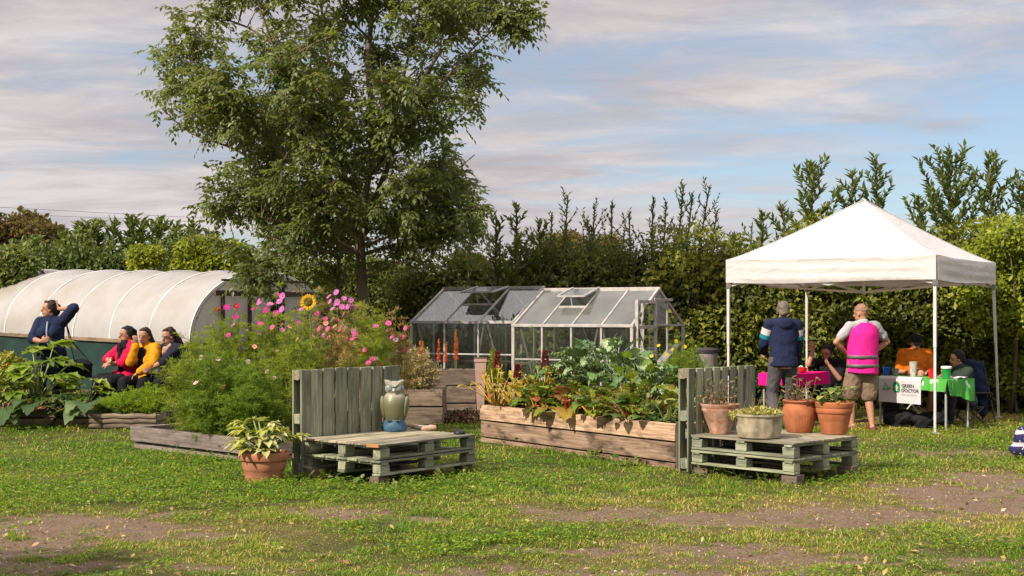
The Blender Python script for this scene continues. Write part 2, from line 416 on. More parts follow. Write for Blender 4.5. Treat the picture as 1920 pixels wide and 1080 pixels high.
# ---------------------------------------------------------------- grass
def scatter(N, d0, d1, power=2.0, side=1.6):
    """points denser near the photographer: density falls with distance"""
    u = rng.random(N)
    D = 1/(1/d1+u*(1/d0-1/d1)) if power == 2 else d0+(d1-d0)*u
    return (rng.random(N)-.5)*2*(.43*D+side), D
OCC = []   # footprints where no grass grows: (cx, cy, ax, ay, half a, half b)
def occupied(x, y):
    m = np.zeros(len(x), bool)
    for (cx, cy, ax, ay, ha, hb) in OCC:
        p = (x-cx)*ax+(y-cy)*ay; q = -(x-cx)*ay+(y-cy)*ax
        m |= (np.abs(p) < ha) & (np.abs(q) < hb)
    return m
def make_grass():
    mb = MB()
    N = 430000
    x, y = scatter(N, 7.2, 24)
    dt = dirt(x, y); dr = dry(x, y)
    tuft = fbm(x*5, y*5, 51, 3)
    keep = (rng.random(N) > dt*1.0-.16*(tuft > .57)) & ~occupied(x, y)
    x, y, dt, dr, tuft = (a[keep] for a in (x, y, dt, dr, tuft)); N = len(x)
    lod = np.clip(y/10, .8, 2.2)
    lush = sm((tuft-.35)/.35)*(1-.6*dr)
    L = (.020+.054*lush)*(.6+.8*rng.random(N))*(1-.45*dt)*np.clip(lod, 1, 1.4)
    big = fbm(x*.8, y*.8, 61, 3); L *= .55+.9*big
    W = (.0035+.004*rng.random(N))*lod
    an = rng.random(N)*6.283; tilt = .4+.95*rng.random(N)**1.1
    d = np.stack([np.cos(an)*tilt, np.sin(an)*tilt, np.ones(N)*.75], 1); d /= np.linalg.norm(d, axis=1, keepdims=True)
    b2 = an+1.57+.8*(rng.random(N)-.5)
    s = np.stack([np.cos(b2), np.sin(b2), 0*b2], 1)
    p = np.stack([x, y, gz(x, y)-.004], 1)
    d2 = d.copy(); d2[:, 2] -= .55; 
    m = p+d*(L*.55)[:, None]; tip = m+d2*(L*.5)[:, None]
    V = np.stack([p-s*W[:, None]*.5, p+s*W[:, None]*.5, m+s*W[:, None]*.4, m-s*W[:, None]*.4, tip], 1).reshape(-1, 3)
    b = np.arange(N)[:, None]*5
    dead = rng.random(N) < (.035+.42*dr)
    rn = np.where(dead, .72+.28*rng.random(N), np.clip(.05+.4*rng.random(N)+.3*dr+.25*(fbm(x*2.2, y*2.2, 71, 3)-.5), 0, .68))
    mb.add(V, [b+np.array([[0, 1, 2, 3]]), b+np.array([[3, 2, 4]])], None, np.repeat(rn, 5))
    # loose gravel on the worn track
    K = 16000; x_, y_ = scatter(K, 7.2, 17); kp = (rng.random(K) < dirt(x_, y_)*(.25+.75*(fbm(x_*3, y_*3, 91, 2) > .5)))
    x_, y_ = x_[kp], y_[kp]; K = len(x_); gv = MB(); r_ = .004+.011*rng.random(K)**3; base = np.array([(1, 0, 0), (0, 1, 0), (-1, 0, 0), (0, -1, 0), (0, 0, .8)])
    an = rng.random(K)*6.28; ca, sa = np.cos(an), np.sin(an); Vv = np.zeros((K, 5, 3))
    for q in range(5):
        bx = base[q]*(.7+.6*rng.random((K, 3))); Vv[:, q, 0] = x_+r_*(bx[:, 0]*ca-bx[:, 1]*sa); Vv[:, q, 1] = y_+r_*(bx[:, 0]*sa+bx[:, 1]*ca); Vv[:, q, 2] = gz(x_, y_)-.003+r_*bx[:, 2]
    bb = np.arange(K)[:, None]*5
    gv.add(Vv.reshape(-1, 3), np.concatenate([bb+np.array([[a_, (a_+1) % 4, 4]]) for a_ in range(4)]), None, np.repeat(rng.random(K), 5))
    tq = NT('gravel'); single('gravel', gv, tq.done(tq.bsdf(tq.ramp(tq.attr('rnd').outputs['Fac'], [(0, (.07, .05, .038)), (.6, (.2, .145, .11)), (1, (.42, .34, .28))]), .9, .2)), 'loose gravel scattered over the worn track', None, kind='stuff', sharp=0, smooth=False)
    K = 900; x_, y_ = scatter(K, 7.4, 19); fl = MB()
    fl.leaves(np.stack([x_, y_, gz(x_, y_)+.018+.02*rng.random(K)], 1), np.stack([rng.normal(size=K), rng.normal(size=K), .25*rng.normal(size=K)], 1), rng.normal(size=(K, 3))*.35+np.array([0, 0, 1]), .035+.03*rng.random(K), .02+.015*rng.random(K), rng.random(K), bend=-.1)
    single('fallen_leaves', fl, m_leaf('fallen leaves', [(.12, .06, .025), (.30, .17, .06), (.45, .32, .12), (.5, .42, .25)], .15), 'dry fallen leaves scattered on the lawn', None, kind='stuff', sharp=0)
    # clover and broad-leaved weeds
    M = 110000
    x, y = scatter(M, 7.2, 19)
    lushy = fbm(x*.9, y*.9, 81, 3)+.35*sm((15.5-y)/3)*sm((y-10.3)/1.2)*sm((.6-x)/2)
    keep = (rng.random(M) < sm((lushy-.42)/.3)) & (dirt(x, y) < .3) & (dry(x, y) < .75) & ~occupied(x, y)
    x, y = x[keep], y[keep]; M = len(x)
    h = .02+.055*rng.random(M)*fbm(x*4, y*4, 5, 2)*1.6
    an = rng.random(M)*6.283; el = rng.random(M)*.9
    d = np.stack([np.cos(an), np.sin(an), el-.25], 1)
    nr = np.stack([.5*(rng.random(M)-.5), .5*(rng.random(M)-.5), np.ones(M)], 1)
    mb.leaves(np.stack([x, y, gz(x, y)+h], 1), d, nr, .018+.022*rng.random(M), .016+.016*rng.random(M), .1+.5*rng.random(M)**1.3)
    m = m_leaf('grass blades', [(.032, .105, .005), (.080, .19, .008), (.17, .28, .012), (.32, .33, .035), (.50, .35, .10), (.64, .46, .19)], .3, .5, .25, .2)
    single('grass', mb, m, 'short patchy grass and clover covering the ground', None, kind='stuff', sharp=0)
# ---------------------------------------------------------------- trees and shrubs
m_bark = m_wood('ash bark', (.12, .088, .06), (.23, .17, .115), (.35, .27, .19), gs=.5)
m_twig = m_plain('twig', (.11, .085, .055), .9)
def curve(p, q, sag=0, wob=.0, n=6, up=0):
    p = Vector(p); q = Vector(q); L = (q-p).length; pts = []
    w1 = Vector((R.uniform(-1, 1), R.uniform(-1, 1), R.uniform(-1, 1)))*wob*L
    for k in range(n+1):
        t = k/n
        v = p.lerp(q, t)+Vector((0, 0, -sag*L*4*t*(1-t)))+w1*math.sin(math.pi*t)+Vector((0, 0, up*L*(t*t-t)))
        pts.append(v)
    return pts
def compound(mbl, pos, dirs, n_leaf, rl, ll, lw, rn):
    """pinnate leaves: pairs of leaflets on a drooping rachis; arrays of bases and directions"""
    N = len(pos)
    d = dirs/np.linalg.norm(dirs, axis=1, keepdims=True)
    up = np.tile(np.array([[0, 0, 1.]]), (N, 1))+.5*(rng.random((N, 3))-.5)
    sd = np.cross(d, up); sd /= np.maximum(np.linalg.norm(sd, axis=1, keepdims=True), 1e-6)
    nr = np.cross(sd, d)
    for k in range(n_leaf):
        t = .25+.75*k/(n_leaf-1); side = 0 if k == n_leaf-1 else (1 if k % 2 else -1)
        base = pos+d*(rl*t)[:, None]; base[:, 2] -= .35*rl*t*t
        ld = d*(.55 if side else 1)+sd*side*.85; ld[:, 2] -= .28+.5*rng.random(N)*.6
        ld += .35*(rng.random((N, 3))-.5)
        mbl.leaves(base, ld, nr+.6*(rng.random((N, 3))-.5), ll*(.75+.5*rng.random(N)), lw*(.8+.4*rng.random(N)), np.clip(rn+.22*(rng.random(N)-.5), 0, 1), fold=.12, bend=.2)

def ash_tree():
    D0 = 21.0; s = F/D0
    base = P(679, 0, D0); base.z = gzf(base.x, base.y)
    root = thing('ash_tree', 'tall leafy ash tree with pale trunk beside the polytunnel', 'tree', base)
    def px(u, v, dy=0): # point at tree distance (+dy)
        q = P(u, v, D0); q.y += dy; q.x *= (D0+dy)/D0; q.z = CH+(q.z-CH)*(D0+dy)/D0; return q
    trunk = MB(); 
    limbs = []
    def limb(pts, r0, r1):
        pts = [Vector(p) for p in pts]
        # resample smooth
        out = []
        for i in range(len(pts)-1):
            p0 = pts[max(i-1, 0)]; p1 = pts[i]; p2 = pts[i+1]; p3 = pts[min(i+2, len(pts)-1)]
            for k in range(5):
                t = k/5
                out.append(.5*((2*p1)+(p2-p0)*t+(2*p0-5*p1+4*p2-p3)*t*t+(3*p1-p0-3*p2+p3)*t**3))
        out.append(pts[-1]); n = len(out)
        rad = [r0+(r1-r0)*(i/(n-1))**.8 for i in range(n)]
        trunk.tube(out, rad, 10 if r0 > .05 else 6); limbs.append((out, rad))
    b = px(679, 0); b.z = base.z-.1
    limb([b, px(684, 640), px(680, 560), px(676, 480), px(676, 410), px(690, 330), px(700, 240), px(690, 120), px(700, 0), px(705, -160), px(700, -300)], .125, .02)
    limb([px(677, 470), px(660, 400, .1), px(645, 320, .2), px(640, 220, .3), px(615, 110, .4), px(600, -20, .5), px(590, -200, .5)], .075, .012)
    limb([px(676, 440), px(705, 370, -.2), px(735, 290, -.4), px(770, 190, -.5), px(830, 90, -.6), px(900, -10, -.7), px(930, -120, -.7)], .065, .012)
    limb([px(676, 400), px(690, 330, .5), px(730, 250, .9), px(760, 130, 1.2), px(790, 0, 1.4), px(800, -160, 1.5)], .055, .012)
    limb([px(677, 460), px(630, 390, -.3), px(575, 330, -.6), px(500, 260, -.9), px(430, 200, -1.1), px(370, 130, -1.1)], .055, .01)
    limb([px(676, 430), px(600, 380, .4), px(520, 330, .8), px(440, 280, 1.1), px(360, 250, 1.2), px(310, 210, 1.2)], .05, .01)
    limb([px(690, 330), px(740, 270, -.8), px(800, 200, -1.2), px(850, 130, -1.4), px(920, 60, -1.5), px(1005, -5, -1.5)], .045, .006)
    limb([px(660, 400), px(600, 300, -.9), px(560, 200, -1.4), px(510, 80, -1.7), px(470, -40, -1.8)], .045, .01)
    limb([px(676, 450), px(720, 400, .2), px(780, 360, .3), px(840, 330, .4), px(890, 290, .4)], .04, .008)
    limb([px(677, 480), px(610, 440, -.5), px(540, 420, -.8), px(460, 400, -1.0), px(400, 390, -1)], .04, .008)
    limb([px(640, 220, .3), px(560, 130, .8), px(480, 60, 1.1), px(400, 30, 1.2), px(350, 20, 1.2)], .035, .008)
    limb([px(676, 465), px(740, 440, -.4), px(800, 430, -.7), px(860, 420, -.7)], .03, .008)
    limb([px(677, 475), px(620, 470, -.8), px(540, 475, -1.2), px(480, 490, -1.3)], .03, .007)
    limb([px(735, 290, -.4), px(800, 260, -.2), px(860, 220, 0), px(900, 180, 0)], .03, .007)
    # thin second stem beside the trunk
    limb([px(638, 660, .6)-Vector((0, 0, .3)), px(640, 600, .6), px(633, 520, .6), px(640, 440, .5), px(620, 360, .3), px(600, 280, .1), px(590, 190, .1)], .045, .01)
    env = [(-330, 560, 800), (-200, 470, 900), (-60, 400, 985), (0, 375, 960), (60, 305, 930), (120, 290, 915), (180, 292, 900), (235, 315, 885), (275, 345, 885), (320, 355, 880), (350, 385, 885), (390, 400, 890), (430, 420, 870), (470, 450, 840), (515, 470, 760)]
    ev = np.array(env, float)
    allp = [(p, r) for pts, rad in limbs for p, r in zip(pts[2:], rad[2:])]
    AP = np.array([tuple(p) for p, r in allp]); AR = np.array([r for p, r in allp])
    tips = []; tries = 0
    N2 = 470
    cand = []
    while len(cand) < N2:
        v = R.uniform(-320, 515); l, r_ = np.interp(v, ev[:, 0], ev[:, 1]), np.interp(v, ev[:, 0], ev[:, 2])
        cx, hw = (l+r_)/2, (r_-l)/2
        a = R.uniform(0, 6.283); rr = R.random()**.42
        u = cx+hw*rr*math.cos(a); dy = 2.5*min(1, hw/290)*rr*math.sin(a)
        if 610 < u < 750 and v > 405 and dy < 1.0: continue
        if 450 < u < 860 and v > 462 and R.random() < .85: continue
        if vnoise(u/62.0+dy*1.2, v/52.0+dy, 5) < .25: continue
        cand.append((u, v, dy))
    for k in range(34): cand.append((R.choice((R.uniform(385, 560), R.uniform(770, 905))), R.uniform(365, 455), R.uniform(-1.4, 1.2)))
    # hanging spray on the lower left and right-hand tip branch
    for k in range(5): cand.append((R.uniform(445, 520), R.uniform(505, 555), R.uniform(-1.6, -1.0)))
    for k in range(4): cand.append((R.uniform(590, 640), R.uniform(440, 560), R.uniform(-.2, .4)))
    for k in range(7): cand.append((R.uniform(900, 1005), R.uniform(-10, 60), -1.5))
    LP, LD, LR = [], [], []
    for (u, v, dy) in cand:
        q = px(u, v, dy)
        dv = AP-np.array(q); hd = np.hypot(dv[:, 0], dv[:, 1]); dz = -dv[:, 2]
        cost = np.linalg.norm(dv, axis=1)+1.2*np.maximum(0, .25*hd-dz)+.25*np.maximum(0, -dz)
        k = int(np.argmin(cost)); p = Vector(AP[k]); r0 = min(AR[k]*.7, .028)
        L = (q-p).length
        br = curve(p, q, -.06 if q.z > p.z else -.12, .05, 7)
        trunk.tube(br, [r0+(0.004-r0)*(i/7)**.7 for i in range(8)], 5, cap=False)
        cr = R.random()*.5+.25
        nt = 7
        for j in range(nt):
            tt = .35+.65*(j+R.random())/nt; bi = min(int(tt*7), 6); a0 = br[bi].lerp(br[bi+1], tt*7-bi)
            dr = Vector((R.gauss(0, 1), R.gauss(0, 1), R.gauss(.15, .7))).normalized()
            ln = R.uniform(.18, .42)
            tw = curve(a0, a0+dr*ln, -.06, .04, 3)
            trunk.tube(tw, [.0045, .004, .003, .002], 4, cap=False)
            for c in range(5):
                t3 = .3+.7*c/4; ii = min(int(t3*3), 2); bpos = tw[ii].lerp(tw[ii+1], t3*3-ii)
                d3 = (dr*.5+Vector((R.gauss(0, .8), R.gauss(0, .8), R.gauss(0.0, .5)))).normalized()
                LP.append(bpos); LD.append(d3); LR.append(cr)
    crown = MB()
    LP = np.array([tuple(p) for p in LP]); LD = np.array([tuple(p) for p in LD]); LR = np.array(LR)
    compound(crown, LP, LD, 5, .15+.09*rng.random(len(LP)), .100, .056, LR)
    part('trunk', trunk, m_bark, root, 0)
    m = m_leaf('ash leaves', [(.068, .092, .034), (.10, .132, .04), (.145, .172, .052), (.21, .22, .066)], .4, .42, .4, .25)
    part('crown', crown, m, root, 0)
    print('ash leaves', len(LP)*7)

def cloud_leaves(mb, clumps, n, ll, lw, rbase=.5, rvar=.35, updir=.2, shell=.55):
    """leaves round a list of clumps (centre, radii)"""
    w = np.array([c[1][0]*c[1][1]+c[1][0]*c[1][2] for c in clumps]); w = w/w.sum()
    for (c, r), k in zip(clumps, rng.multinomial(n, w)):
        if k == 0: continue
        v = rng.normal(size=(k, 3)); v /= np.linalg.norm(v, axis=1, keepdims=True)
        rad = shell+(1.06-shell)*rng.random(k)**.6
        pos = np.array(c)+v*rad[:, None]*np.array(r)
        d = v*.5+rng.normal(size=(k, 3))*.6; d[:, 2] += updir-.15
        nr = v+rng.normal(size=(k, 3))*.5; nr[:, 2] += .5
        cr = rbase+rvar*(rng.random()-.5)
        mb.leaves(pos, d, nr, ll*(.6+.8*rng.random(k)), lw*(.6+.8*rng.random(k)), np.clip(cr+.3*(rng.random(k)-.5), 0, 1))
def shrub(name, label, cat, base, clumps, n, ll, lw, mat, group=None, stems=5, rbase=.5, rvar=.4, core=True, shell=.55, woody='trunk'):
    base = Vector(base)
    root = thing(name, label, cat, base, group)
    st = MB()
    for k in range(stems):
        c = clumps[(k*len(clumps))//stems][0]
        p = base+Vector((R.uniform(-.15, .15)+(c[0]-base.x)*.4, R.uniform(-.1, .1)+(c[1]-base.y)*.3, -.05))
        st.tube(curve(p, c, 0, .04, 5), [.03, .028, .024, .018, .012, .006], 6)
    part(woody, st, m_twig, root, 0)
    mb = MB(); cloud_leaves(mb, clumps, n, ll, lw, rbase, rvar, shell=shell)
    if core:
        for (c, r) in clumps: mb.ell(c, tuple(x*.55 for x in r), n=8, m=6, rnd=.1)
    part('crown', mb, mat, root, 0)
    return root

m_hedge_dark = m_leaf('hedge leaves', [(.058, .070, .022), (.10, .118, .03), (.16, .175, .038), (.27, .26, .055)], .35, .45, .3, .3)
m_hedge_warm = m_leaf('hedge leaves warm', [(.045, .056, .016), (.09, .105, .022), (.16, .18, .028), (.34, .33, .035), (.52, .30, .045)], .3, .5, .3, .3)
m_bright = m_leaf('bright leaves', [(.10, .14, .014), (.17, .22, .018), (.29, .32, .024), (.42, .40, .035)], .35, .45, .3, .2)
m_brown = m_leaf('brown leaves', [(.08, .042, .02), (.13, .075, .03), (.13, .105, .035), (.2, .14, .05)], .2, .6, .15, .2)
m_dkgreen = m_leaf('tree line leaves', [(.048, .072, .026), (.082, .118, .032), (.13, .165, .04), (.2, .22, .05)], .25, .5, .25, .2)

def hedge(name, label, mat, segs, n, ll, lw, ncl=60, thick=.55, rbase=.45, rvar=.5):
    """segs: polyline of (x, y, top z); one continuous hedge of clipped-out clumps with woody stems"""
    b = Vector((segs[0][0], segs[0][1], gzf(segs[0][0], segs[0][1])))
    root = thing(name, label, 'hedge', b)
    cl = []; st = MB(); core = MB()
    seg = [Vector(s) for s in segs]
    L = [(seg[i+1].xy-seg[i].xy).length for i in range(len(seg)-1)]; T = sum(L)
    def at(f):
        d = f*T
        for i, l in enumerate(L):
            if d <= l or i == len(L)-1: return seg[i].lerp(seg[i+1], d/l)
            d -= l
    for k in range(ncl):
        q = at((k+R.random())/ncl); top = q.z*(1+R.uniform(-.14, .17)); g = gzf(q.x, q.y)
        for z in np.arange(.2, top-.1, .42):
            off = R.uniform(-.34, .18)-thick*.35
            r = R.uniform(.26, .48)
            zz = min(g+z+R.uniform(-.1, .2), g+top-r*.7)
            cl.append((Vector((q.x+R.uniform(-.15, .15), q.y+off+.1*z*.3, zz)), (r*1.15, r*.8, r)))
        if k % 3 == 0: st.tube(curve((q.x, q.y, g-.05), (q.x+R.uniform(-.3, .3), q.y, g+top*.9), 0, .05, 5), [.04, .035, .03, .025, .018, .01], 6)
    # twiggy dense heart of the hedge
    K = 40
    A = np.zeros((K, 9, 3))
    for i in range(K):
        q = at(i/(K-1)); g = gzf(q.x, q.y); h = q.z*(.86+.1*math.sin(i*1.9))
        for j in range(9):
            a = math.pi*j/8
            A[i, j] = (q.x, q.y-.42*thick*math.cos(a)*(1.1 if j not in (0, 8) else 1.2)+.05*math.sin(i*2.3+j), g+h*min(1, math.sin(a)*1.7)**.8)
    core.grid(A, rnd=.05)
    mb = MB(); cloud_leaves(mb, cl, n, ll, lw, rbase, rvar, shell=.6)
    part('trunk', st, m_twig, root, 0)
    c = part('crown', mb, mat, root, 0)
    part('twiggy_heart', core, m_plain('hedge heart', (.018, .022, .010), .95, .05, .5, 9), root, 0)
    return root

def shoot_tree(name, label, base, h, r, mat, group, n=26, ll=.085, lw=.03, lean=0, z0=.25, up=1.25, rb=.5, dens=14, pw=.8, cat='tree', side=1.0):
    """upright young tree: a leader with ascending side shoots set with leaves"""
    base = Vector(base); root = thing(name, label, cat, base, group)
    st = MB(); P0, D0_, R0 = [], [], []
    top = base+Vector((lean, R.uniform(-.1, .1), h)); lead = curve(base-Vector((0, 0, .05)), top, 0, .02, 8)
    st.tube(lead, [.012+.02*h/4*(1-i/8) for i in range(9)], 6)
    sh = [(lead, .55)]
    for k in range(n):
        t = z0+(1-z0)*(k+.5*R.random())/n*.97; i = min(int(t*8), 7); p = lead[i].lerp(lead[i+1], t*8-i)
        a = k*2.4+R.random(); L = r*side*(1-t)**pw*R.uniform(.45, 1.6)+.10
        d = Vector((math.cos(a), math.sin(a), up*R.uniform(.7, 1.4))).normalized()
        b = curve(p, p+d*L, .06, .04, 5); st.tube(b, [.008, .007, .006, .005, .004, .003], 4, cap=False); sh.append((b, 0.1))
    for b, t0 in sh:
        L = sum((b[i+1]-b[i]).length for i in range(len(b)-1)); m = len(b)-1
        nl = max(4, int(L*(1-t0)*dens*4))
        cr = rb+.4*(R.random()-.5)
        for j in range(nl):
            t = t0+(1-t0)*(j+R.random())/nl; t = min(t, .999); i = int(t*m); p = b[i].lerp(b[i+1], t*m-i); d = (b[i+1]-b[i]).normalized()
            a = R.random()*6.28; o = Vector((math.cos(a), math.sin(a), 0))
            P0.append(p); D0_.append(d*.9+o*.75+Vector((0, 0, .15))); R0.append(cr+.3*(R.random()-.5))
    mb = MB(); P0 = np.array([tuple(x) for x in P0]); D0_ = np.array([tuple(x) for x in D0_]); n_ = len(P0)
    mb.leaves(P0, D0_, rng.normal(size=(n_, 3))*.5+np.array([0, 0, 1.]), ll*(.6+.8*rng.random(n_)), lw*(.7+.6*rng.random(n_)), np.clip(R0, 0, 1))
    part('trunk', st, m_twig, root, 0); part('crown', mb, mat, root, 0)
    return root
def gp(x, y): return (x, y, gzf(x, y))
def at_u(u, D): return gp((u-960)*D/F, D)
def hz(v, D, u=960):   # height above ground of photo row v at distance D
    return CH-(v-HZ)*D/F-gzf((u-960)*D/F, D)

def vegetation():
    ash_tree()
    hedge('hedge', 'tall dark green hedge behind the two greenhouses', m_hedge_dark,
          [(-3.6, 26.4, 2.5), (-1.5, 25.6, 2.55), (.6, 24.8, 2.75), (2.4, 24.0, 2.75), (3.9, 23.5, 2.75)], 80000, .095, .052, 44)
    hedge('hedge', 'hedge of yellow and green leaves behind the white gazebo', m_hedge_warm,
          [(2.9, 23.2, 2.6), (4.2, 23.05, 2.8), (6.0, 22.6, 2.9), (8.0, 21.9, 2.9), (10.2, 21.0, 3.0)], 70000, .11, .07, 42, rbase=.42)
    # bright shrub leaning over on the right
    D = 20.6; cl = []
    for k in range(26):
        u = R.uniform(1840, 1990); v = R.uniform(420, 600)
        if v < 420+(1900-u)*.9: continue
        p = P(u, v, D); cl.append((Vector((p.x, p.y+R.uniform(-.3, .5), p.z)), (.36, .36, .3)))
    for k in range(10): p = P(R.uniform(1880, 1990), R.uniform(600, 720), D); cl.append((Vector((p.x, p.y+.2, max(p.z, .3))), (.36, .36, .34)))
    shrub('shrub', 'sunlit yellow-green shrub at the right edge beside the gazebo', 'shrub', at_u(1910, 20.8), cl, 14000, .085, .055, m_bright, rbase=.45)
    # tall shoots behind the gazebo
    G = 'young trees rising above the hedge behind the gazebo'
    for (u, v, r, n, lab) in [(1522, 305, .8, 40, 'bushy young tree above the hedge, left of the gazebo peak'),
                         (1470, 385, .45, 22, 'shorter leafy shoot at the left end of the trees by the gazebo'),
                         (1600, 322, .55, 28, 'leafy young tree just left of the gazebo peak'),
                         (1640, 296, .5, 26, 'thin young tree standing right over the gazebo peak'),
                         (1722, 372, .5, 22, 'low young tree to the right of the gazebo peak'),
                         (1782, 282, .95, 50, 'tallest dense young tree right of the gazebo peak'),
                         (1856, 288, .75, 34, 'slender tall young tree second from the right edge'),
                         (1925, 320, .8, 36, 'young tree cut by the right edge of the photo'),
                         (1428, 400, .22, 16, 'narrow leafy shoot over the left gazebo corner')]:
        D = 23.4 if u < 1500 else 22.9; b = at_u(u, D)
        shoot_tree('young_tree', lab, b, hz(v, D, u), r, m_dkgreen if u not in (1782,) else m_dkgreen, G, int(n*1.2), .14, .052, dens=13, z0=.22, rb=.5, pw=.6, side=1.5)
    # whips over the middle hedge
    G = 'thin shoots above the middle hedge'
    for (u, v, r, n, lean, lab) in [(930, 408, .5, 18, 0, 'leafy shoot over the hedge nearest the ash tree'), (968, 388, .6, 20, .05, 'broad leafy shoot left of the thin whips over the greenhouse'), (1010, 415, .4, 15, 0, 'leafy shoot above the left end of the right greenhouse'),
                         (1035, 400, .16, 8, .1, 'short thin whip between the leafy shoot and the tall whips'), (1065, 366, .22, 9, .3, 'tall thin whip leaning right over the left greenhouse'), (1115, 388, .2, 8, .15, 'thin whip above the ridge of the right greenhouse'),
                         (1147, 378, .2, 12, 0, 'straight thin whip tallest above the right greenhouse ridge'), (1180, 400, .2, 9, 0, 'short thin whip above the right greenhouse vent'),
                         (1226, 368, .14, 8, 0, 'straight thin whip above the right greenhouse gable'), (1250, 380, .14, 8, .05, 'thin whip second from left in the tall cluster'), (1282, 348, .2, 14, .25, 'tall whip in the middle of the leaning cluster'),
                         (1300, 362, .2, 12, .3, 'leaning whip beside the tallest whip'), (1330, 350, .22, 15, .55, 'tallest whip leaning right left of the gazebo'), (1345, 395, .2, 10, .3, 'short leaning whip nearest the gazebo'), (1375, 440, .3, 10, .2, 'low bushy whip by the gazebo corner')]:
        D = 24.2; b = at_u(u, D); b = (b[0]-lean, b[1], b[2])
        shoot_tree('sapling', lab, b, hz(v, D, u), r, m_dkgreen, G, (8 if r < .3 else 12), .095 if r < .3 else .13, .034 if r < .3 else .05, lean=lean, z0=.55 if r < .3 else .4, dens=9 if r < .3 else 12, up=1.7 if r < .3 else 1.3, pw=.35, side=2.6 if r < .3 else 1)
    for k in range(17):
        u = R.uniform(880, 1420); v = R.uniform(405, 455); D = R.uniform(23.8, 24.8); b = at_u(u, D); ln = R.uniform(-.15, .4); b = (b[0]-ln, b[1], b[2])
        shoot_tree('sapling', 'one of the many short thin twiggy shoots sticking out of the middle hedge', b, hz(v, D, u), .2, m_dkgreen, 'short twiggy shoots along the hedge top', 7, .095, .036, lean=ln, z0=.5, dens=8, up=1.5, pw=.3, side=3.2)
    # brown-green trees far behind the hedge
    for (u, v, D, w, lab) in [(1062, 430, 62, 75, 'rounded brown-green tree beyond the hedge, left of its twin'), (1135, 438, 66, 70, 'rounded brown-green tree beyond the hedge, right of its twin'), (880, 470, 58, 50, 'small rust-tinged tree seen beyond the hedge right of the ash')]:
        b = at_u(u, D); h = hz(v, D, u); rw = w*D/F; cl = []
        for k in range(40):
            a = R.uniform(0, 6.28); z = R.uniform(.25, .93); rr = rw*math.sqrt(max(0, 1-((z-.45)/.5)**2))*R.uniform(.4, .85)
            cl.append((Vector((b[0]+math.cos(a)*rr, b[1]+math.sin(a)*rr*.6, b[2]+h*z)), (.5, .5, .45)))
        shrub('tree', lab, 'tree', b, cl, 9000, .16, .1, m_brown, 'brown-green trees beyond the hedge', 4)
    # tree line behind the polytunnel
    G = 'young trees in the row behind the polytunnel'
    for (u, v, D, r, n, lab) in [(160, 425, 33, .95, 46, 'bushy dark tree left of the row behind the polytunnel'), (182, 420, 33.5, .8, 40, 'dark tree with a rounded top behind the polytunnel'), (214, 418, 32, .5, 26, 'narrow tree between the dark bushy trees and the tallest'),
                         (247, 407, 32, .55, 30, 'tallest pointed tree behind the polytunnel'), (265, 415, 32.5, .5, 26, 'pointed tree just right of the tallest behind the polytunnel'), (296, 412, 32, .75, 34, 'forked leafy tree behind the polytunnel'),
                         (328, 424, 32, .6, 26, 'loose tree right of the forked one behind the polytunnel'), (364, 424, 32, .7, 28, 'tree close to the ash crown behind the polytunnel'), (120, 445, 34, .9, 36, 'low rounded tree next to the brown tree'),
                         (400, 440, 33, .7, 26, 'tree partly covered by the ash crown'), (60, 452, 34, .9, 34, 'green tree in front of the brown tree')]:
        shoot_tree('young_tree', lab, at_u(u, D), hz(v, D, u), r, m_dkgreen, G, int(n*1.05), .20, .085, dens=11, z0=.3, pw=.55, rb=.45)
    hedge('hedge', 'mixed green hedge along the back of the polytunnel', m_dkgreen,
          [(-16.0, 30.5, 2.35), (-12.5, 31, 2.75), (-9, 31, 2.9), (-6.5, 30.5, 2.85), (-4.0, 29.5, 2.6), (-2.2, 28.6, 2.6)], 52000, .13, .07, 44, rbase=.5)
    cl = []
    for k in range(16): p = P(R.uniform(340, 445), R.uniform(462, 505), 29.4); cl.append((p, (.34, .34, .26)))
    shrub('shrub', 'bright yellow shrub behind the polytunnel roof', 'shrub', at_u(395, 29.4), cl, 5500, .12, .07, m_bright, rbase=.6)
    cl = []
    for k in range(5): p = P(R.uniform(258, 290), R.uniform(477, 500), 29.2); cl.append((p, (.2, .2, .2)))
    shrub('shrub', 'small yellow shrub left of the larger yellow one behind the polytunnel', 'shrub', at_u(275, 29.2), cl, 1600, .1, .06, m_bright, rbase=.75, stems=2)
    cl = []
    for k in range(14): p = P(R.uniform(-30, 50), R.uniform(490, 560), 27.5); cl.append((p, (.4, .4, .35)))
    shrub('shrub', 'olive shrub at the left edge beyond the polytunnel end', 'shrub', at_u(0, 27.5), cl, 5000, .13, .08, m_dkgreen, rbase=.7)
    # brown tree far left
    b = at_u(25, 52); cl = []
    for k in range(60):
        u = R.uniform(-60, 105); top = 402+((u-30)/75)**2*45
        v = R.uniform(top+10, 482); q = P(u, v, 52); cl.append((Vector((q.x, q.y+R.uniform(-1, 1), q.z)), (.7, .7, .5)))
    shrub('tree', 'large reddish brown tree at the far left', 'tree', b, cl, 16000, .22, .14, m_brown, None, 5, rbase=.35)
    # tree out of frame that shades the lower left corner
    b = Vector(gp(-7.15, 4.75)); cl = []
    for k in range(26): cl.append((b+Vector((R.uniform(-1.3, 1.25), R.uniform(-1.6, .5), R.uniform(2.3, 4.2))), (.45, .45, .38)))
    shrub('tree', 'leafy tree standing just outside the left edge of the photo', 'tree', b, cl, 7000, .12, .07, m_dkgreen, None, 6)
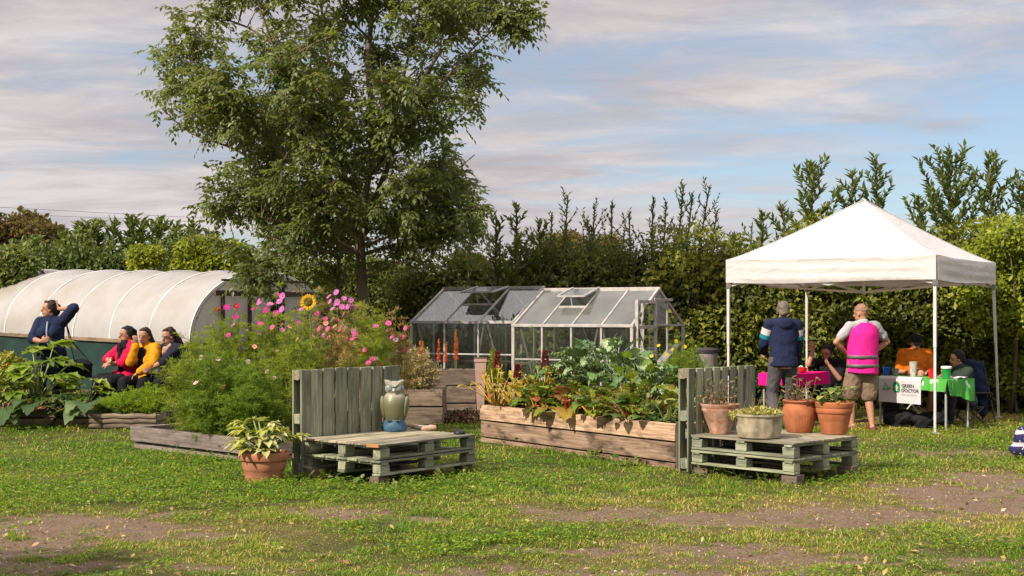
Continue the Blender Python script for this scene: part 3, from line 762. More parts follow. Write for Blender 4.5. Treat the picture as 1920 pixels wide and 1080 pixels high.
# ================================================================ polytunnel
m_alu = m_plain('weathered aluminium', (.47, .43, .405), .45, .5, .35, 8, .1, metal=.15)
m_steel = m_plain('gazebo steel', (.62, .59, .56), .4, .5, .15, 10, metal=.2)
m_rail = m_wood('tunnel timber', (.14, .10, .07), (.26, .19, .13), (.36, .27, .19))
m_dkwood = m_wood('dark timber', (.045, .035, .028), (.09, .07, .055), (.15, .115, .09))
def m_film(c1=(.52, .495, .485), c2=(.42, .375, .30), tl=.35):
    t = NT('polythene film'); co = coord(t)
    n = t.noise(co, 1.3, 5, .6); n2 = t.noise(t.map(co, (3, 3, 1.2)), 2.5, 5, .65)
    c = t.mix(t.ramp(n, [(.42, (0, 0, 0)), (.7, (.75,)*3)]), c1, c2)
    c = t.mix(t.ramp(n2, [(.55, (0, 0, 0)), (.8, (.4,)*3)]), c, (.36, .32, .28))
    b = t.bump(t.math('ADD', n2, t.noise(t.map(co, (2, 2, 7)), 3, 4, .6, 2.0)), .16, .03)
    d = t.bsdf(c, .32, .5, normal=b)
    tr = t.n('ShaderNodeBsdfTranslucent'); t.l(c, tr.inputs[0])
    return t.done(t.mixs(tl, d, tr.outputs[0]))
def polytunnel():
    A = P(355, 0, 23.0); A.z = 0
    ax = Vector((-.82, .572, 0)).normalized(); wd = Vector((ax.y, -ax.x, 0)); wd = -wd if wd.y < 0 else wd
    W = 3.7; NB = 7; BL = 1.12
    root = thing('polytunnel', 'long white polythene tunnel with a green skirt and timber door frame', 'polytunnel', (A.x, A.y, gzf(A.x, A.y)))
    film = m_film(); film_end_lit = m_film((.78, .74, .72), (.66, .60, .55), .55); m_green = m_plain('green mesh skirt', (.012, .038, .032), .65, .3, .4, 3, .4, 12)  # end film is a paler copy, light through it put into the colour
    def z0(s): return 1.06+.155*s/6.2
    RH = 1.37
    def pt(s, th, k=1.0):   # th 0..pi across the hoop
        c = A+ax*s+wd*(W/2)
        # slightly flattened hoop with straight lower sides
        x = -math.cos(th); y = math.sin(th)
        y = y**.92
        return Vector((c.x+wd.x*x*W/2*k, c.y+wd.y*x*W/2*k, z0(s)+RH*y*k+.02*0))
    NS = 10; NT_ = 40
    G = np.zeros((NB*NS+1, NT_+1, 3))
    for i in range(NB*NS+1):
        s = i*BL/NS; f = (i % NS)/NS; sag = 1-.024*math.sin(math.pi*f)**.7
        for j in range(NT_+1):
            th = math.pi*j/NT_
            wr = .010*(vnoise(s*5+th*2.5, th*3.5-s*2, 4)-.5)+.006*(vnoise(s*11+th*6, th*4, 14)-.5)
            G[i, j] = pt(s, th, sag+wr)
    mb = MB(); mb.grid(G); cov = part('cover', mb, film, root, 0)
    hoops = MB()
    for k in range(NB+1):
        hoops.tube([pt(k*BL, math.pi*j/36, .962) for j in range(37)], .014, 6, mi=0)
    part('hoop', hoops, m_plain('hoop tube', (.5, .48, .46), .4, .5), root)
    # film ridge over each hoop, its bright highlight put into a paler colour
    seam = MB()
    for k in range(NB+1):
        seam.tube([pt(k*BL, math.pi*j/48, 1.0) for j in range(49)], .012, 8)
    part('hoop_ridge_highlight', seam, m_plain('white ridge highlight', (.80, .78, .75), .3, .5, .1), root)
    # skirt, both sides
    for side in (0, 1):
        sk = MB(); n = 60; G = np.zeros((n+1, 7, 3))
        for i in range(n+1):
            s = NB*BL*i/n; p = pt(s, 0 if side == 0 else math.pi)
            for j in range(7):
                z = z0(s)-(z0(s)-gzf(p.x, p.y)+.1)*j/6
                o = .03*(vnoise(s*3, j*.8, 33)-.5)
                G[i, j] = (p.x-wd.x*o, p.y-wd.y*o, z)
        sk.grid(G); part('skirt', sk, m_green, root, 0)
        b = MB(); p, q = pt(0, 0 if side == 0 else math.pi), pt(NB*BL, 0 if side == 0 else math.pi)
        off = wd*(-.02 if side == 0 else .02)
        b.bar(p+off, q+off, .05, .07); part('base_rail', b, m_rail, root, bevel=.006)
    # near end wall with door frame
    for s_end in (0.0, NB*BL):
        mb = MB(); K = 36; NR = 9
        G = np.zeros((NR+1, K+1, 3)); c = A+ax*s_end+wd*(W/2)
        for i in range(NR+1):
            for j in range(K+1):
                th = math.pi*j/K; e = pt(s_end, th, .985); zc = z0(s_end)
                b = Vector((e.x, e.y, gzf(e.x, e.y)-.05))
                f = i/NR; q = Vector((e.x, e.y, b.z+(e.z-b.z)*f))
                o = .03*(vnoise(j*.7+i*.4, i*1.3, 8)-.5)
                G[i, j] = (q.x-ax.x*o, q.y-ax.y*o, q.z)
        mb.grid(G); part('end_wall', mb, film_end_lit, root, 0)
    fr = MB(); o = -ax*.05; gz0 = gzf(A.x, A.y)
    def ep(x, z): return A+wd*x+o+Vector((0, 0, z))
    for x in (.75, 1.42, 2.28, 2.95): fr.bar(ep(x, gz0), ep(x, 1.98 if x not in (1.42, 2.28) else 1.95), .07, .05, up=ax)
    fr.bar(ep(.55, 2.0), ep(3.2, 2.0), .06, .1, up=(0, 0, 1)); fr.bar(ep(.72, 2.24), ep(2.98, 2.24), .035, .04)
    fr.bar(ep(2.3, 2.03), ep(2.3, 2.22), .05, .04, up=ax); fr.bar(ep(.1, 1.06), ep(.75, 1.06), .05, .06); fr.bar(ep(2.95, 1.06), ep(3.6, 1.06), .05, .06)
    part('door_frame', fr, m_dkwood, root, bevel=.005)
    d = MB(); d.bar(ep(1.98, gz0+.95)-o*.3, ep(2.24, gz0+.95)-o*.3, .02, 1.7); part('door', d, m_plain('dark door opening', (.02, .022, .02), .9, .1, .3), root)  # dark strip added to stand for the dark doorway opening

# ================================================================ greenhouses
g_clear = m_glass('greenhouse glass', .035, (.42, .43, .40), refl=.5)
g_roof = m_glass('clear roof glass', .015, (.45, .46, .43), refl=.22)
g_hazy = m_glass('hazy greenhouse glass', .15, (.46, .445, .42), .08, refl=.6)  # pale diffuse layer mixed over the glass in noisy patches
def greenhouse(label, A, L, hw, eave, ridge, nb, glass_roof, glass_wall, vent_at, door, lift, roof_cut=()):
    e = Vector((.88, -.475, 0)).normalized(); n = Vector((-e.y, e.x, 0)); Z = Vector((0, 0, 1))
    A = Vector((A[0], A[1], 0)); g = gzf(A.x, A.y)
    root = thing('greenhouse', label, 'greenhouse', (A.x, A.y, g), 'aluminium greenhouses')
    def q(s, w_, z): return A+e*s+n*w_+Z*z
    f = MB(); b = .035
    for w_ in (0, 2*hw): f.bar(q(-.03, w_, eave), q(L+.03, w_, eave), .055, .045); f.bar(q(0, w_, g+.05), q(L, w_, g+.05), .05, .08)
    f.bar(q(-.03, hw, ridge), q(L+.03, hw, ridge), .06, .06)
    f.bar(q(0, 0, eave-.52), q(L, 0, eave-.52), .02, .025)
    for s in (0, L):
        for w_ in (0, 2*hw): f.bar(q(s, w_, g), q(s, w_, eave), .045, .045, up=n)
        f.bar(q(s, 0, eave), q(s, hw, ridge), .04, .045); f.bar(q(s, 2*hw, eave), q(s, hw, ridge), .04, .045)
        f.bar(q(s, 0, eave), q(s, 2*hw, eave), .03, .03); f.bar(q(s, 0, g+.06), q(s, 2*hw, g+.06), .03, .06)
        for w_ in (hw-.36, hw+.36):
            f.bar(q(s, w_, g), q(s, w_, eave+(ridge-eave)*(hw-.36)/hw), .03, .035, up=n)
    for k in range(nb+1):
        s = L*k/nb
        if 0 < k < nb:
            for sd in (0, 2*hw): f.bar(q(s, sd, eave), q(s, hw, ridge), .028, .03); f.bar(q(s, sd, g), q(s, sd, eave), .03, .03, up=n)
    for (s0, s1) in ((.05*L, .22*L), (.72*L, .58*L), (.74*L, .93*L)):
        f.bar(q(s0, .03, eave), q(s1, .03, g+.25), .03, .03, up=n)
    for (s0, s1) in ((.1*L, .3*L), (.8*L, .6*L)): f.bar(q(s0, 2*hw-.03, eave), q(s1, 2*hw-.03, g+.3), .02, .02, up=n)
    part('frame', f, m_alu, root, bevel=.004)
    th = .004
    for sd in (0, 1):
        for k in range(nb):
            s0, s1 = L*k/nb+.016, L*(k+1)/nb-.016; w0 = 0 if sd == 0 else 2*hw
            top = 1.0
            if sd == 0 and k in vent_at: top = .52
            d = q(0, hw, ridge)-q(0, w0, eave); m = MB(); up_ = d.cross(e).normalized()
            p0 = q(s0, w0, eave)+d*.015; p1 = q(s0, w0, eave)+d*(top-.02); cc_ = (p0+p1)/2+e*(s1-s0)/2
            m.box(cc_, ((p1-p0).length, s1-s0, th), (d.normalized(), e, up_)); part('roof_pane', m, glass_roof, root, smooth=False)
            m = MB(); p0 = q(s0, w0, g+.1); p1 = q(s0, w0, eave-.03)
            m.box((p0+p1)/2+e*(s1-s0)/2, (s1-s0, th, p1.z-p0.z), (e, n, Z)); part('wall_pane', m, glass_wall, root, smooth=False)
    for s in (0, L):
        m = MB(); pts = [q(s, .03, g+.1), q(s, 2*hw-.03, g+.1), q(s, 2*hw-.03, eave), q(s, hw, ridge-.04), q(s, .03, eave)]
        if s == L and door: pts = [q(s, hw+.38, g+.1), q(s, 2*hw-.03, g+.1), q(s, 2*hw-.03, eave), q(s, hw+.38, eave+.3)]
        V = [tuple(p+e*o) for o in (-.002, .002) for p in pts]; k = len(pts)
        m.add(V, [[tuple(range(k))], [tuple(range(2*k-1, k-1, -1))], [(i, (i+1) % k, k+(i+1) % k, k+i) for i in range(k)]])
        part('gable_pane', m, glass_wall, root, smooth=False)
    # open roof vents
    for k in vent_at:
        s0, s1 = L*k/nb+.02, L*(k+1)/nb-.02
        d = (q(0, 0, eave)-q(0, hw, ridge)).normalized(); rot = Matrix.Rotation(math.radians(lift), 3, e)
        d2 = rot @ d
        if d2.z < d.z: d2 = Matrix.Rotation(math.radians(-lift), 3, e) @ d
        Lv = .48*(hw**2+(ridge-eave)**2)**.5; p = q(s0, hw, ridge)+Vector((0, 0, .03)); up_ = d2.cross(e).normalized()
        vf = MB(); 
        for (a, b_) in ((0, 0), (0, 1)):
            pass
        vf.bar(p, p+d2*Lv, .03, .025); vf.bar(p+e*(s1-s0), p+e*(s1-s0)+d2*Lv, .03, .025); vf.bar(p+d2*Lv, p+d2*Lv+e*(s1-s0), .03, .025)
        v = part('roof_vent', vf, m_alu, root)
        m = MB(); m.box(p+d2*Lv/2+e*(s1-s0)/2, (Lv-.03, s1-s0-.03, th), (d2, e, up_)); part('pane', m, g_hazy, v, smooth=False)
        st = MB(); dd = q(0, hw, ridge)-q(0, 0, eave); st.bar(q((s0+s1)/2, 0, eave)+dd*.52, p+d2*Lv+e*(s1-s0)/2, .012, .012); st.bar(q(s0, 0, eave)+dd*.515, q(s1, 0, eave)+dd*.515, .03, .03)
        part('vent_stay', st, m_alu, v)
    if door:
        dr = MB(); s = L+.05; w0, w1 = hw-.98, hw-.26; zt = eave+.36
        for w_ in (w0, w1): dr.bar(q(s, w_, g+.1), q(s, w_, zt), .05, .04, up=n)
        for z in (g+.12, g+.78, eave-.02, zt): dr.bar(q(s, w0, z), q(s, w1, z), .04, .05)
        dr.bar(q(s-.02, w1, zt+.04), q(s-.02, w1+.75, zt+.04), .03, .04)
        dp = part('door', dr, m_alu, root, bevel=.003)
        for (z0_, z1_) in ((g+.8, eave-.04), (eave, zt-.03)):
            m = MB(); m.box((q(s, w0, z0_)+q(s, w1, z1_))/2, (w1-w0-.04, .004, z1_-z0_), (n, e, Z)); part('pane', m, glass_wall, dp, smooth=False)
        m = MB(); m.box(q(s, (w0+w1)/2, g+.45), (w1-w0-.04, .006, .6), (n, e, Z)); part('kick_panel', m, m_alu, dp, smooth=False)
    return q
def greenhouses():
    q1 = greenhouse('left aluminium greenhouse with clear roof panes and one small open vent', (-1.67, 21.3), 1.92, 1.05, 1.475, 2.045, 3, g_roof, g_clear, (1,), False, 18)
    q2 = greenhouse('right aluminium greenhouse with hazy roof, wide open vent and open gable door', (.025, 19.8), 1.98, 1.05, 1.43, 1.995, 4, g_hazy, g_clear, (1,), True, 14)
    # things standing in and round the greenhouses
    m_white = m_plain('white board', (.72, .70, .68), .5, .4, .1)
    Z = Vector((0, 0, 1)); e = Vector((.88, -.475, 0)).normalized(); n = Vector((-e.y, e.x, 0))
    for (s, w_, z, sz, lab) in ((1.45, .35, .78, (.42, .02, .5), 'white board standing behind the kale inside the right greenhouse'),):
        mb = MB(); mb.box((0, 0, 0), sz); o = single('white_board', mb, m_white, lab, 'board', q2(s, w_, z), bevel=.004); o.rotation_euler = (math.radians(-8), 0, math.atan2(e.y, e.x))
    mb = MB()
    c = q2(1.97, .5, 0)
    mb.box((0, 0, 0), (.40, .02, .62)); o = single('white_board', mb, m_white, 'white sheet leaning against the open greenhouse door', 'board', (2.22, 19.05, .66), bevel=.004); o.rotation_euler = (math.radians(-6), math.radians(12), -.3)
    # staging bench with trays inside each greenhouse
    for q, lab in ((q1, 'slatted staging bench inside the left greenhouse'), (q2, 'slatted staging bench inside the right greenhouse')):
        b = q(.95, 1.6, 0); root = thing('staging_bench', lab, 'bench', (b.x, b.y, gzf(b.x, b.y)), 'benches inside the greenhouses')
        mb = MB()
        for k in range(5): mb.bar(q(.15, 1.36+.12*k, .78), q(1.75, 1.36+.12*k, .78), .08, .025)
        part('bench_top', mb, m_rail, root, bevel=.003)
        for s in (.2, 1.7):
            for w_ in (1.4, 1.82):
                m2 = MB(); m2.bar(q(s, w_, .03), q(s, w_, .766), .04, .04, up=n); part('leg', m2, m_rail, root)
    # black sheeting heap inside the right greenhouse
    mb = MB(); G = np.zeros((26, 22, 3))
    for i in range(26):
        for j in range(22):
            s = .95+.85*i/25; w_ = .85+.6*j/21; h = max(.02, 1.12*math.sin(math.pi*i/25)**.6*math.sin(math.pi*j/21)**.5*(.75+.5*vnoise(i*.35, j*.35, 5)))
            v = q2(s, w_, gzf(0, 20)+.02+h); G[i, j] = v
    mb.grid(G); single('tarpaulin', mb, m_plain('black polythene', (.012, .012, .014), .3, .5, .3), 'crumpled black sheeting heaped inside the right greenhouse', 'tarpaulin', (0, 0, 0), sharp=0)
    # planks sloping behind the open door
    mb = MB(); mb.bar((2.25, 19.75, .8), (2.62, 20.5, 1.12), .14, .03, up=(0, 0, 1)); single('plank', mb, m_alu, 'grey board sloping across the back of the right greenhouse gable', 'plank', (0, 0, 0), bevel=.004)
    # water butt
    b = P(1322, 0, 20.3); b.z = gzf(b.x, b.y)
    root = thing('water_butt', 'grey plastic water butt with dark lid beside the right greenhouse', 'water butt', b)
    H = CH-(652-HZ)*20.3/F
    mb = MB(); mb.lathe([(.15, 0), (.17, .02), (.185, .25), (.195, .5), (.2, H-.12), (.205, H-.10), (.195, H-.06)], b, 24); part('barrel', mb, m_plain('grey plastic', (.27, .245, .24), .45, .4, .15), root)
    mb = MB(); mb.lathe([(.215, H-.07), (.22, H-.02), (.2, H), (.02, H+.02), (.0, H+.02)], b, 24); part('lid', mb, m_plain('dark lid', (.045, .036, .045), .5, .4), root)

# ================================================================ gazebo
def m_canopy():
    t = NT('canopy fabric'); co = coord(t)
    n = t.noise(co, 1.6, 4); c = t.mix(t.ramp(n, [(.4, (0, 0, 0)), (.7, (1, 1, 1))]), (.62, .585, .58), (.69, .655, .65))
    b = t.bump(t.noise(t.map(co, (1, 1, 2.5)), 3, 4, .5, 1), .5, .04)
    d = t.bsdf(c, .7, .25, normal=b); tr = t.n('ShaderNodeBsdfTranslucent'); tr.inputs[0].default_value = (.8, .7, .6, 1)
    return t.done(t.mixs(.22, d, tr.outputs[0]))
GZ = {}
def gazebo():
    FR = Vector((5.70, 17.2, 0)); d1 = Vector((-.83, .558, 0)).normalized(); d2 = Vector((.558, .83, 0)).normalized()
    S1, S2 = 3.05, 3.2
    C = [FR, FR+d1*S1, FR+d1*S1+d2*S2, FR+d2*S2]   # FR, FL, BL, BR
    ctr = sum(C, Vector())/4
    root = thing('gazebo', 'white pop-up gazebo with a pointed roof over the tables', 'gazebo', (ctr.x, ctr.y, gzf(ctr.x, ctr.y)))
    fab = m_canopy(); EV = 2.40; PK = 3.34
    def uv(a, b): return FR+d1*S1*a+d2*S2*b
    mb = MB(); NA, NR = 28, 26
    for k in range(4):
        c0, c1 = C[k], C[(k+1) % 4]; G = np.zeros((NA+1, NR+1, 3))
        for i in range(NA+1):
            a = 2*i/NA-1; ang = abs(a)
            for j in range(NR+1):
                t = j/NR; hip = t**1.14; face = .93*t**1.36
                h = face+(hip-face)*ang**2.2
                q = c0.lerp(c1, i/NA).lerp(ctr, t)
                wr = (float(vnoise(i*.35+k*9, j*.22, 5))-.5)*.035*t*(1-t)*3*(1-ang**3)+(float(vnoise(i*.9+k*5, j*.5, 9))-.5)*.012*(1-t)*(1-ang**4)
                G[i, j] = (q.x, q.y, EV+(PK-EV)*h-.018*(1-ang**2)*(1-t)+wr)
        mb.grid(G)
        sm_ = MB(); sm_.tube([tuple(G[0, j]) for j in range(NR+1)], .009, 6); part('hip_seam', sm_, m_plain('seam tape', (.50, .47, .46), .7), root)
    part('roof', mb, fab, root, 0)
    # valance: four sides, gently rippled, corner gathered
    for k in range(4):
        p, q = C[k], C[(k+1) % 4]; out = ((p+q)/2-ctr).normalized(); n = 44; m = 7
        G = np.zeros((n+1, m+1, 3))
        for i in range(n+1):
            f = i/n; b = p.lerp(q, f)
            sag = .02*(math.sin(math.pi*f))
            for j in range(m+1):
                z = EV-sag*.9+.004-(.335-.012*math.sin(math.pi*f*2))*j/m
                o = .018+.016*math.sin(j*2.2+f*3+k)*(.4+vnoise(f*4+k*9, j*.5, 7))*min(1, 8*f*(1-f))
                v = b+out*o; G[i, j] = (v.x, v.y, z)
        mb = MB(); mb.grid(G); part('valance', mb, fab, root, 0)
    for k, c in enumerate(C):
        g = gzf(c.x, c.y); inn = (ctr-c).normalized()*.03
        spl = -(ctr-c).normalized()*.10 if k == 3 else Vector()
        top = c+inn+Vector((0, 0, EV-.06)); mid = c+inn+Vector((0, 0, 1.15))+spl*.5; bot = c+inn+spl; bot.z = g+.012
        mb = MB(); mb.bar(top, mid, .042, .042, up=d1); mb.bar(mid-Vector((0, 0, -.06)), bot, .033, .033, up=d1)
        lg = part('leg', mb, m_steel, root, bevel=.004)
        f = MB(); f.box((bot.x, bot.y, g+.006), (.09, .09, .012)); part('foot_plate', f, m_steel, lg)
        f = MB(); f.box((top.x, top.y, EV-.38), (.065, .065, .07)); part('bracket', f, m_plain('bracket plastic', (.2, .19, .18), .5), lg, bevel=.006)
    fr = MB(); Zv = Vector((0, 0, 1))
    def X(p, q, zt, zb):
        for h in (0, .5):
            a, b = p.lerp(q, h), p.lerp(q, h+.5)
            fr.bar(a+Zv*zt, b+Zv*zb, .016, .028); fr.bar(a+Zv*zb, b+Zv*zt, .028, .016)
    for k in range(4): 
        i1 = (ctr-C[k]).normalized()*.05; i2 = (ctr-C[(k+1) % 4]).normalized()*.05
        X(C[k]+i1, C[(k+1) % 4]+i2, EV-.08, EV-.38)
    for k in range(4):
        mid = (C[k]+C[(k+1) % 4])/2; fr.bar(mid+(ctr-mid)*.04+Zv*(EV-.08), ctr+Zv*2.32, .02, .03); fr.bar(mid+(ctr-mid)*.04+Zv*(EV-.36), ctr+Zv*1.93, .02, .03)
        fr.bar(C[k]+(ctr-C[k])*.03+Zv*(EV-.03), ctr+Zv*(PK-.12), .02, .02)
    fr.tube([ctr+Zv*1.90, ctr+Zv*(PK-.06)], .022, 10)
    part('truss', fr, m_steel, root)
    GZ.update(FR=FR, d1=d1, d2=d2, ctr=ctr)
# ================================================================ raised beds, pallets, pots
m_sleeper = m_wood('new sleeper wood', (.20, .125, .08), (.39, .26, .175), (.57, .415, .30), (.05, .033, .023), .97)
m_oldwood = m_wood('aged bed timber', (.10, .075, .055), (.20, .15, .11), (.30, .23, .17), (.035, .027, .022), .7)
m_greywood = m_wood('silvered plank', (.17, .135, .11), (.30, .245, .205), (.42, .36, .31), (.07, .055, .045), .55)
m_pallet = m_wood('sage painted pallet', (.13, .142, .098), (.24, .255, .178), (.36, .37, .27), (.085, .08, .055), .6, .75, .7)
m_deck = m_wood('weathered pallet deck', (.16, .145, .10), (.31, .275, .20), (.47, .41, .31), (.10, .08, .06), .75, .85, .8, (.16, .18, .09))
m_earth = m_plain('bed soil', (.055, .038, .026), .95, .1, .5, 20, .8, 40)
Z3 = Vector((0, 0, 1))
def raised_bed(name, label, A, along, L, depth, rows, wood, group, zoff=0, step=None, soil=True, thick=.08, post=True, jit=.012, cat='planter'):
    """A: front corner at ground; along: unit direction of the front; depth goes away from the viewer"""
    A = Vector(A); e = Vector(along).normalized(); n = Vector((-e.y, e.x, 0)); n = -n if n.y < 0 else n
    g = gzf(A.x, A.y)+zoff; root = thing(name, label, cat, (A.x, A.y, g), group)
    z = g-.03
    for k, h in enumerate(rows):
        o = 0 if not step else step[k]
        for (p, q) in ((A, A+e*L), (A+n*depth, A+n*depth+e*L), (A+n*thick*1.02, A+n*(depth-thick*1.02)), (A+e*(L-thick)+n*thick*1.02, A+e*(L-thick)+n*(depth-thick*1.02))):
            mb = MB(); side = (q-p).normalized()
            inn = n*thick/2 if abs(side.dot(e)) > .5 and p == A else (-n*thick/2 if abs(side.dot(e)) > .5 else e*thick/2)
            mb.bar(p+inn+n*o+Z3*(z+h/2), q+inn+n*o+Z3*(z+h/2), thick, h-.016, jit=jit); part('sleeper', mb, wood, root, bevel=.007)
        z += h
    if post:
        mb = MB(); mb.bar(A+e*(L+.035)+n*.05+Z3*(g-.05), A+e*(L+.035)+n*.05+Z3*(z+.02), .07, .07, up=n); part('corner_post', mb, m_dkwood, root, bevel=.006)
    if soil:
        mb = MB(); K = 14; G = np.zeros((K, K, 3))
        for i in range(K):
            for j in range(K):
                p = A+e*(thick+.003+(L-2*thick-.006)*i/(K-1))+n*(thick+.003+(depth-2*thick-.006)*j/(K-1)); G[i, j] = (p.x, p.y, z-.07+.03*(R.random()-.5))
        mb.grid(G); part('soil', mb, m_earth, root, 0)
    OCC.append((A.x+e.x*L/2+n.x*depth/2, A.y+e.y*L/2+n.y*depth/2, e.x, e.y, L/2-.02, depth/2-.01))
    return dict(A=A, e=e, n=n, L=L, d=depth, top=z, root=root)
BED = {}
def beds():
    g = 'raised timber beds'
    BED['c'] = raised_bed('raised_bed', 'large pale sleeper bed full of chard and kale in the centre', (-.40, 16.07, 0), (2.10, -2.87, 0), 3.52, 1.25, (.085, .215, .195), m_sleeper, g, step=(.0, .012, .0))
    BED['a'] = raised_bed('raised_bed', 'low silvered timber bed edge under the feathery cosmos', (-4.60, 15.42, 0), (.74, -.67, 0), 2.6, 2.5, (.10, .19), m_greywood, g, step=(.05, 0), thick=.07, post=False)
    BED['b'] = raised_bed('raised_bed', 'dark square bed with dry plants right of the first pallet bench', (-2.55, 18.3, 0), (1, 0, 0), 1.56, 1.1, (.26, .25), m_oldwood, g, post=False)
    BED['k'] = raised_bed('raised_bed', 'tall timber planter with red hot pokers by the left greenhouse', (-1.62, 19.72, 0), (1, .03, 0), 1.07, .62, (.27, .27, .25), m_oldwood, g, post=False)
    BED['l'] = raised_bed('raised_bed', 'dark timber bed overflowing with courgette leaves at the left', (-7.9, 17.35, 0), (1, 0, 0), 2.35, 1.0, (.14, .15), m_oldwood, g, post=False)
    BED['t'] = raised_bed('raised_bed', 'low log-faced trough with bright carrot tops beside the courgette bed', (-5.62, 17.12, 0), (1, .0, 0), .85, .55, (.10, .11), m_greywood, g, post=False, thick=.06)
    # log faces on the trough
    r = BED['t']; 
    for k, z in enumerate((.03, .095, .16)):
        mb = MB(); a = r['A']; g0 = gzf(a.x, a.y); pts = [(a.x-.03+.9*i/8, a.y-.025+.004*math.sin(i*1.7+k), g0+z+.006*math.sin(i*2.1+k)) for i in range(9)]
        mb.tube(pts, [.036+.003*math.sin(i*2.3+k) for i in range(9)], 10, el=1.0); part('log', mb, m_oldwood, r['root'])
    # plank borders behind the trough where the women sit
    mb = MB(); mb.bar((-6.4, 19.05, gzf(-6.4, 19)+.12), (-5.72, 18.95, gzf(-5.7, 19)+.12), .10, .26, jit=.01)
    single('plank', mb, m_greywood, 'reddish plank edging between the standing and the seated women', 'plank', (0, 0, 0), bevel=.006)
    mb = MB(); mb.bar((-5.1, 19.6, gzf(-5, 19.6)+.3), (-3.4, 20.6, gzf(-3.4, 20.6)+.3), .10, .5, jit=.01)
    single('plank', mb, m_oldwood, 'weathered timber edging at the foot of the polytunnel end', 'plank', (0, 0, 0), bevel=.006)
    # bench the women sit on
    b = Vector((-5.15, 18.62, gzf(-5.15, 18.6))); root = thing('log_bench', 'low log bench under the three seated women', 'bench', b)
    mb = MB(); pts = [b+Vector((-.75+.3*i, .12-.04*i, .36)) for i in range(7)]; mb.tube(pts, [.1+.006*math.sin(i*2) for i in range(7)], 14); part('seat', mb, m_oldwood, root)
    for x in (-.5, .95):
        mb = MB(); p = b+Vector((x, .0, 0)); mb.tube([p-Z3*.03, p+Z3*.14, p+Z3*.28], [.13, .12, .115], 14); part('leg', mb, m_sleeper, root)
    # low stone wall, tapered planter, dwarf conifer by the greenhouse
    b = P(927, 0, 20.15); b.z = gzf(b.x, b.y); root = thing('stone_wall', 'low pebble wall with a pinkish coping in front of the left greenhouse', 'wall', b)
    t = NT('pebble wall'); vo = t.n('ShaderNodeTexVoronoi'); vo.inputs['Scale'].default_value = 19; t.l(coord(t), vo.inputs['Vector'])
    s_ = t.n('ShaderNodeSeparateColor'); t.l(vo.outputs['Color'], s_.inputs[0])
    c = t.mix(t.ramp(vo.outputs['Distance'], [(.30, (0, 0, 0)), (.55, (1, 1, 1))]), t.ramp(s_.outputs[0], [(0, (.3, .27, .25)), (1, (.6, .56, .52))]), (.05, .045, .04))
    mw = t.done(t.bsdf(c, .9, .2, normal=t.bump(t.math('MULTIPLY', vo.outputs['Distance'], -1), 1, .03)))
    zt = hz(722, 20.15, 927)
    mb = MB(); mb.box((b.x, b.y+.05, b.z+zt/2-.02), (.52, .2, zt)); part('stones', mb, mw, root, bevel=.01)
    mb = MB(); mb.box((b.x, b.y+.05, b.z+zt+.01), (.56, .26, .05)); part('coping', mb, m_plain('coping', (.34, .24, .2), .85, .2, .3), root, bevel=.008)
    p = Vector((b.x, b.y+.03, b.z+zt+.035)); root = thing('dwarf_conifer', 'small yellow-green conifer on the low pebble wall', 'conifer', p)
    st = MB(); st.tube([p, p+Z3*.33], [.02, .006], 6); part('trunk', st, m_twig, root)
    cl = [(p+Vector((R.uniform(-.02, .02), R.uniform(-.02, .02), .08+.09*k)), (.13*(1-k/5.2)+.02,)*2+(.09,)) for k in range(5)]
    mb = MB(); cloud_leaves(mb, cl, 1600, .045, .016, .5, .3, updir=.7); part('crown', mb, m_bright, root, 0)
    p = P(901, 0, 19.6); p.z = gzf(p.x, p.y); root = thing('tapered_planter', 'tall tapered pinkish planter beside the red hot pokers', 'planter', p)
    h = hz(672, 19.6, 901)
    mb = MB(); q = []
    n = 4
    mb.lathe([(.065, 0), (.125, h-.05), (.14, h-.05), (.14, h), (.115, h), (.11, h-.06), (0, h-.06)], (p.x, p.y, p.z), 4, M=Matrix.Rotation(math.radians(45), 3, 'Z'))
    part('body', mb, m_plain('pinkish clay', (.42, .27, .22), .85, .2, .25), root, sharp=20)
    mb = MB(); mb.box((p.x, p.y, p.z+h+.006), (.2, .2, .02)); part('lid', mb, m_dkwood, root)
    # fallen leaves and dead plants at the foot of the planter
    x, y = rng.uniform(-1.3, -.45, 900), rng.uniform(18.6, 19.6, 900)
    mb = MB(); mb.leaves(np.stack([x, y, gz(x, y)+.02+.12*rng.random(900)**2], 1), rng.normal(size=(900, 3)), rng.normal(size=(900, 3))+np.array([0, 0, 1]), .06, .035, rng.random(900))
    single('leaf_litter', mb, m_leaf('dead leaves', [(.05, .025, .015), (.12, .06, .035), (.25, .12, .06), (.1, .04, .05)], .1), 'rust brown leaf litter round the foot of the tall planter', None, kind='stuff', sharp=0)

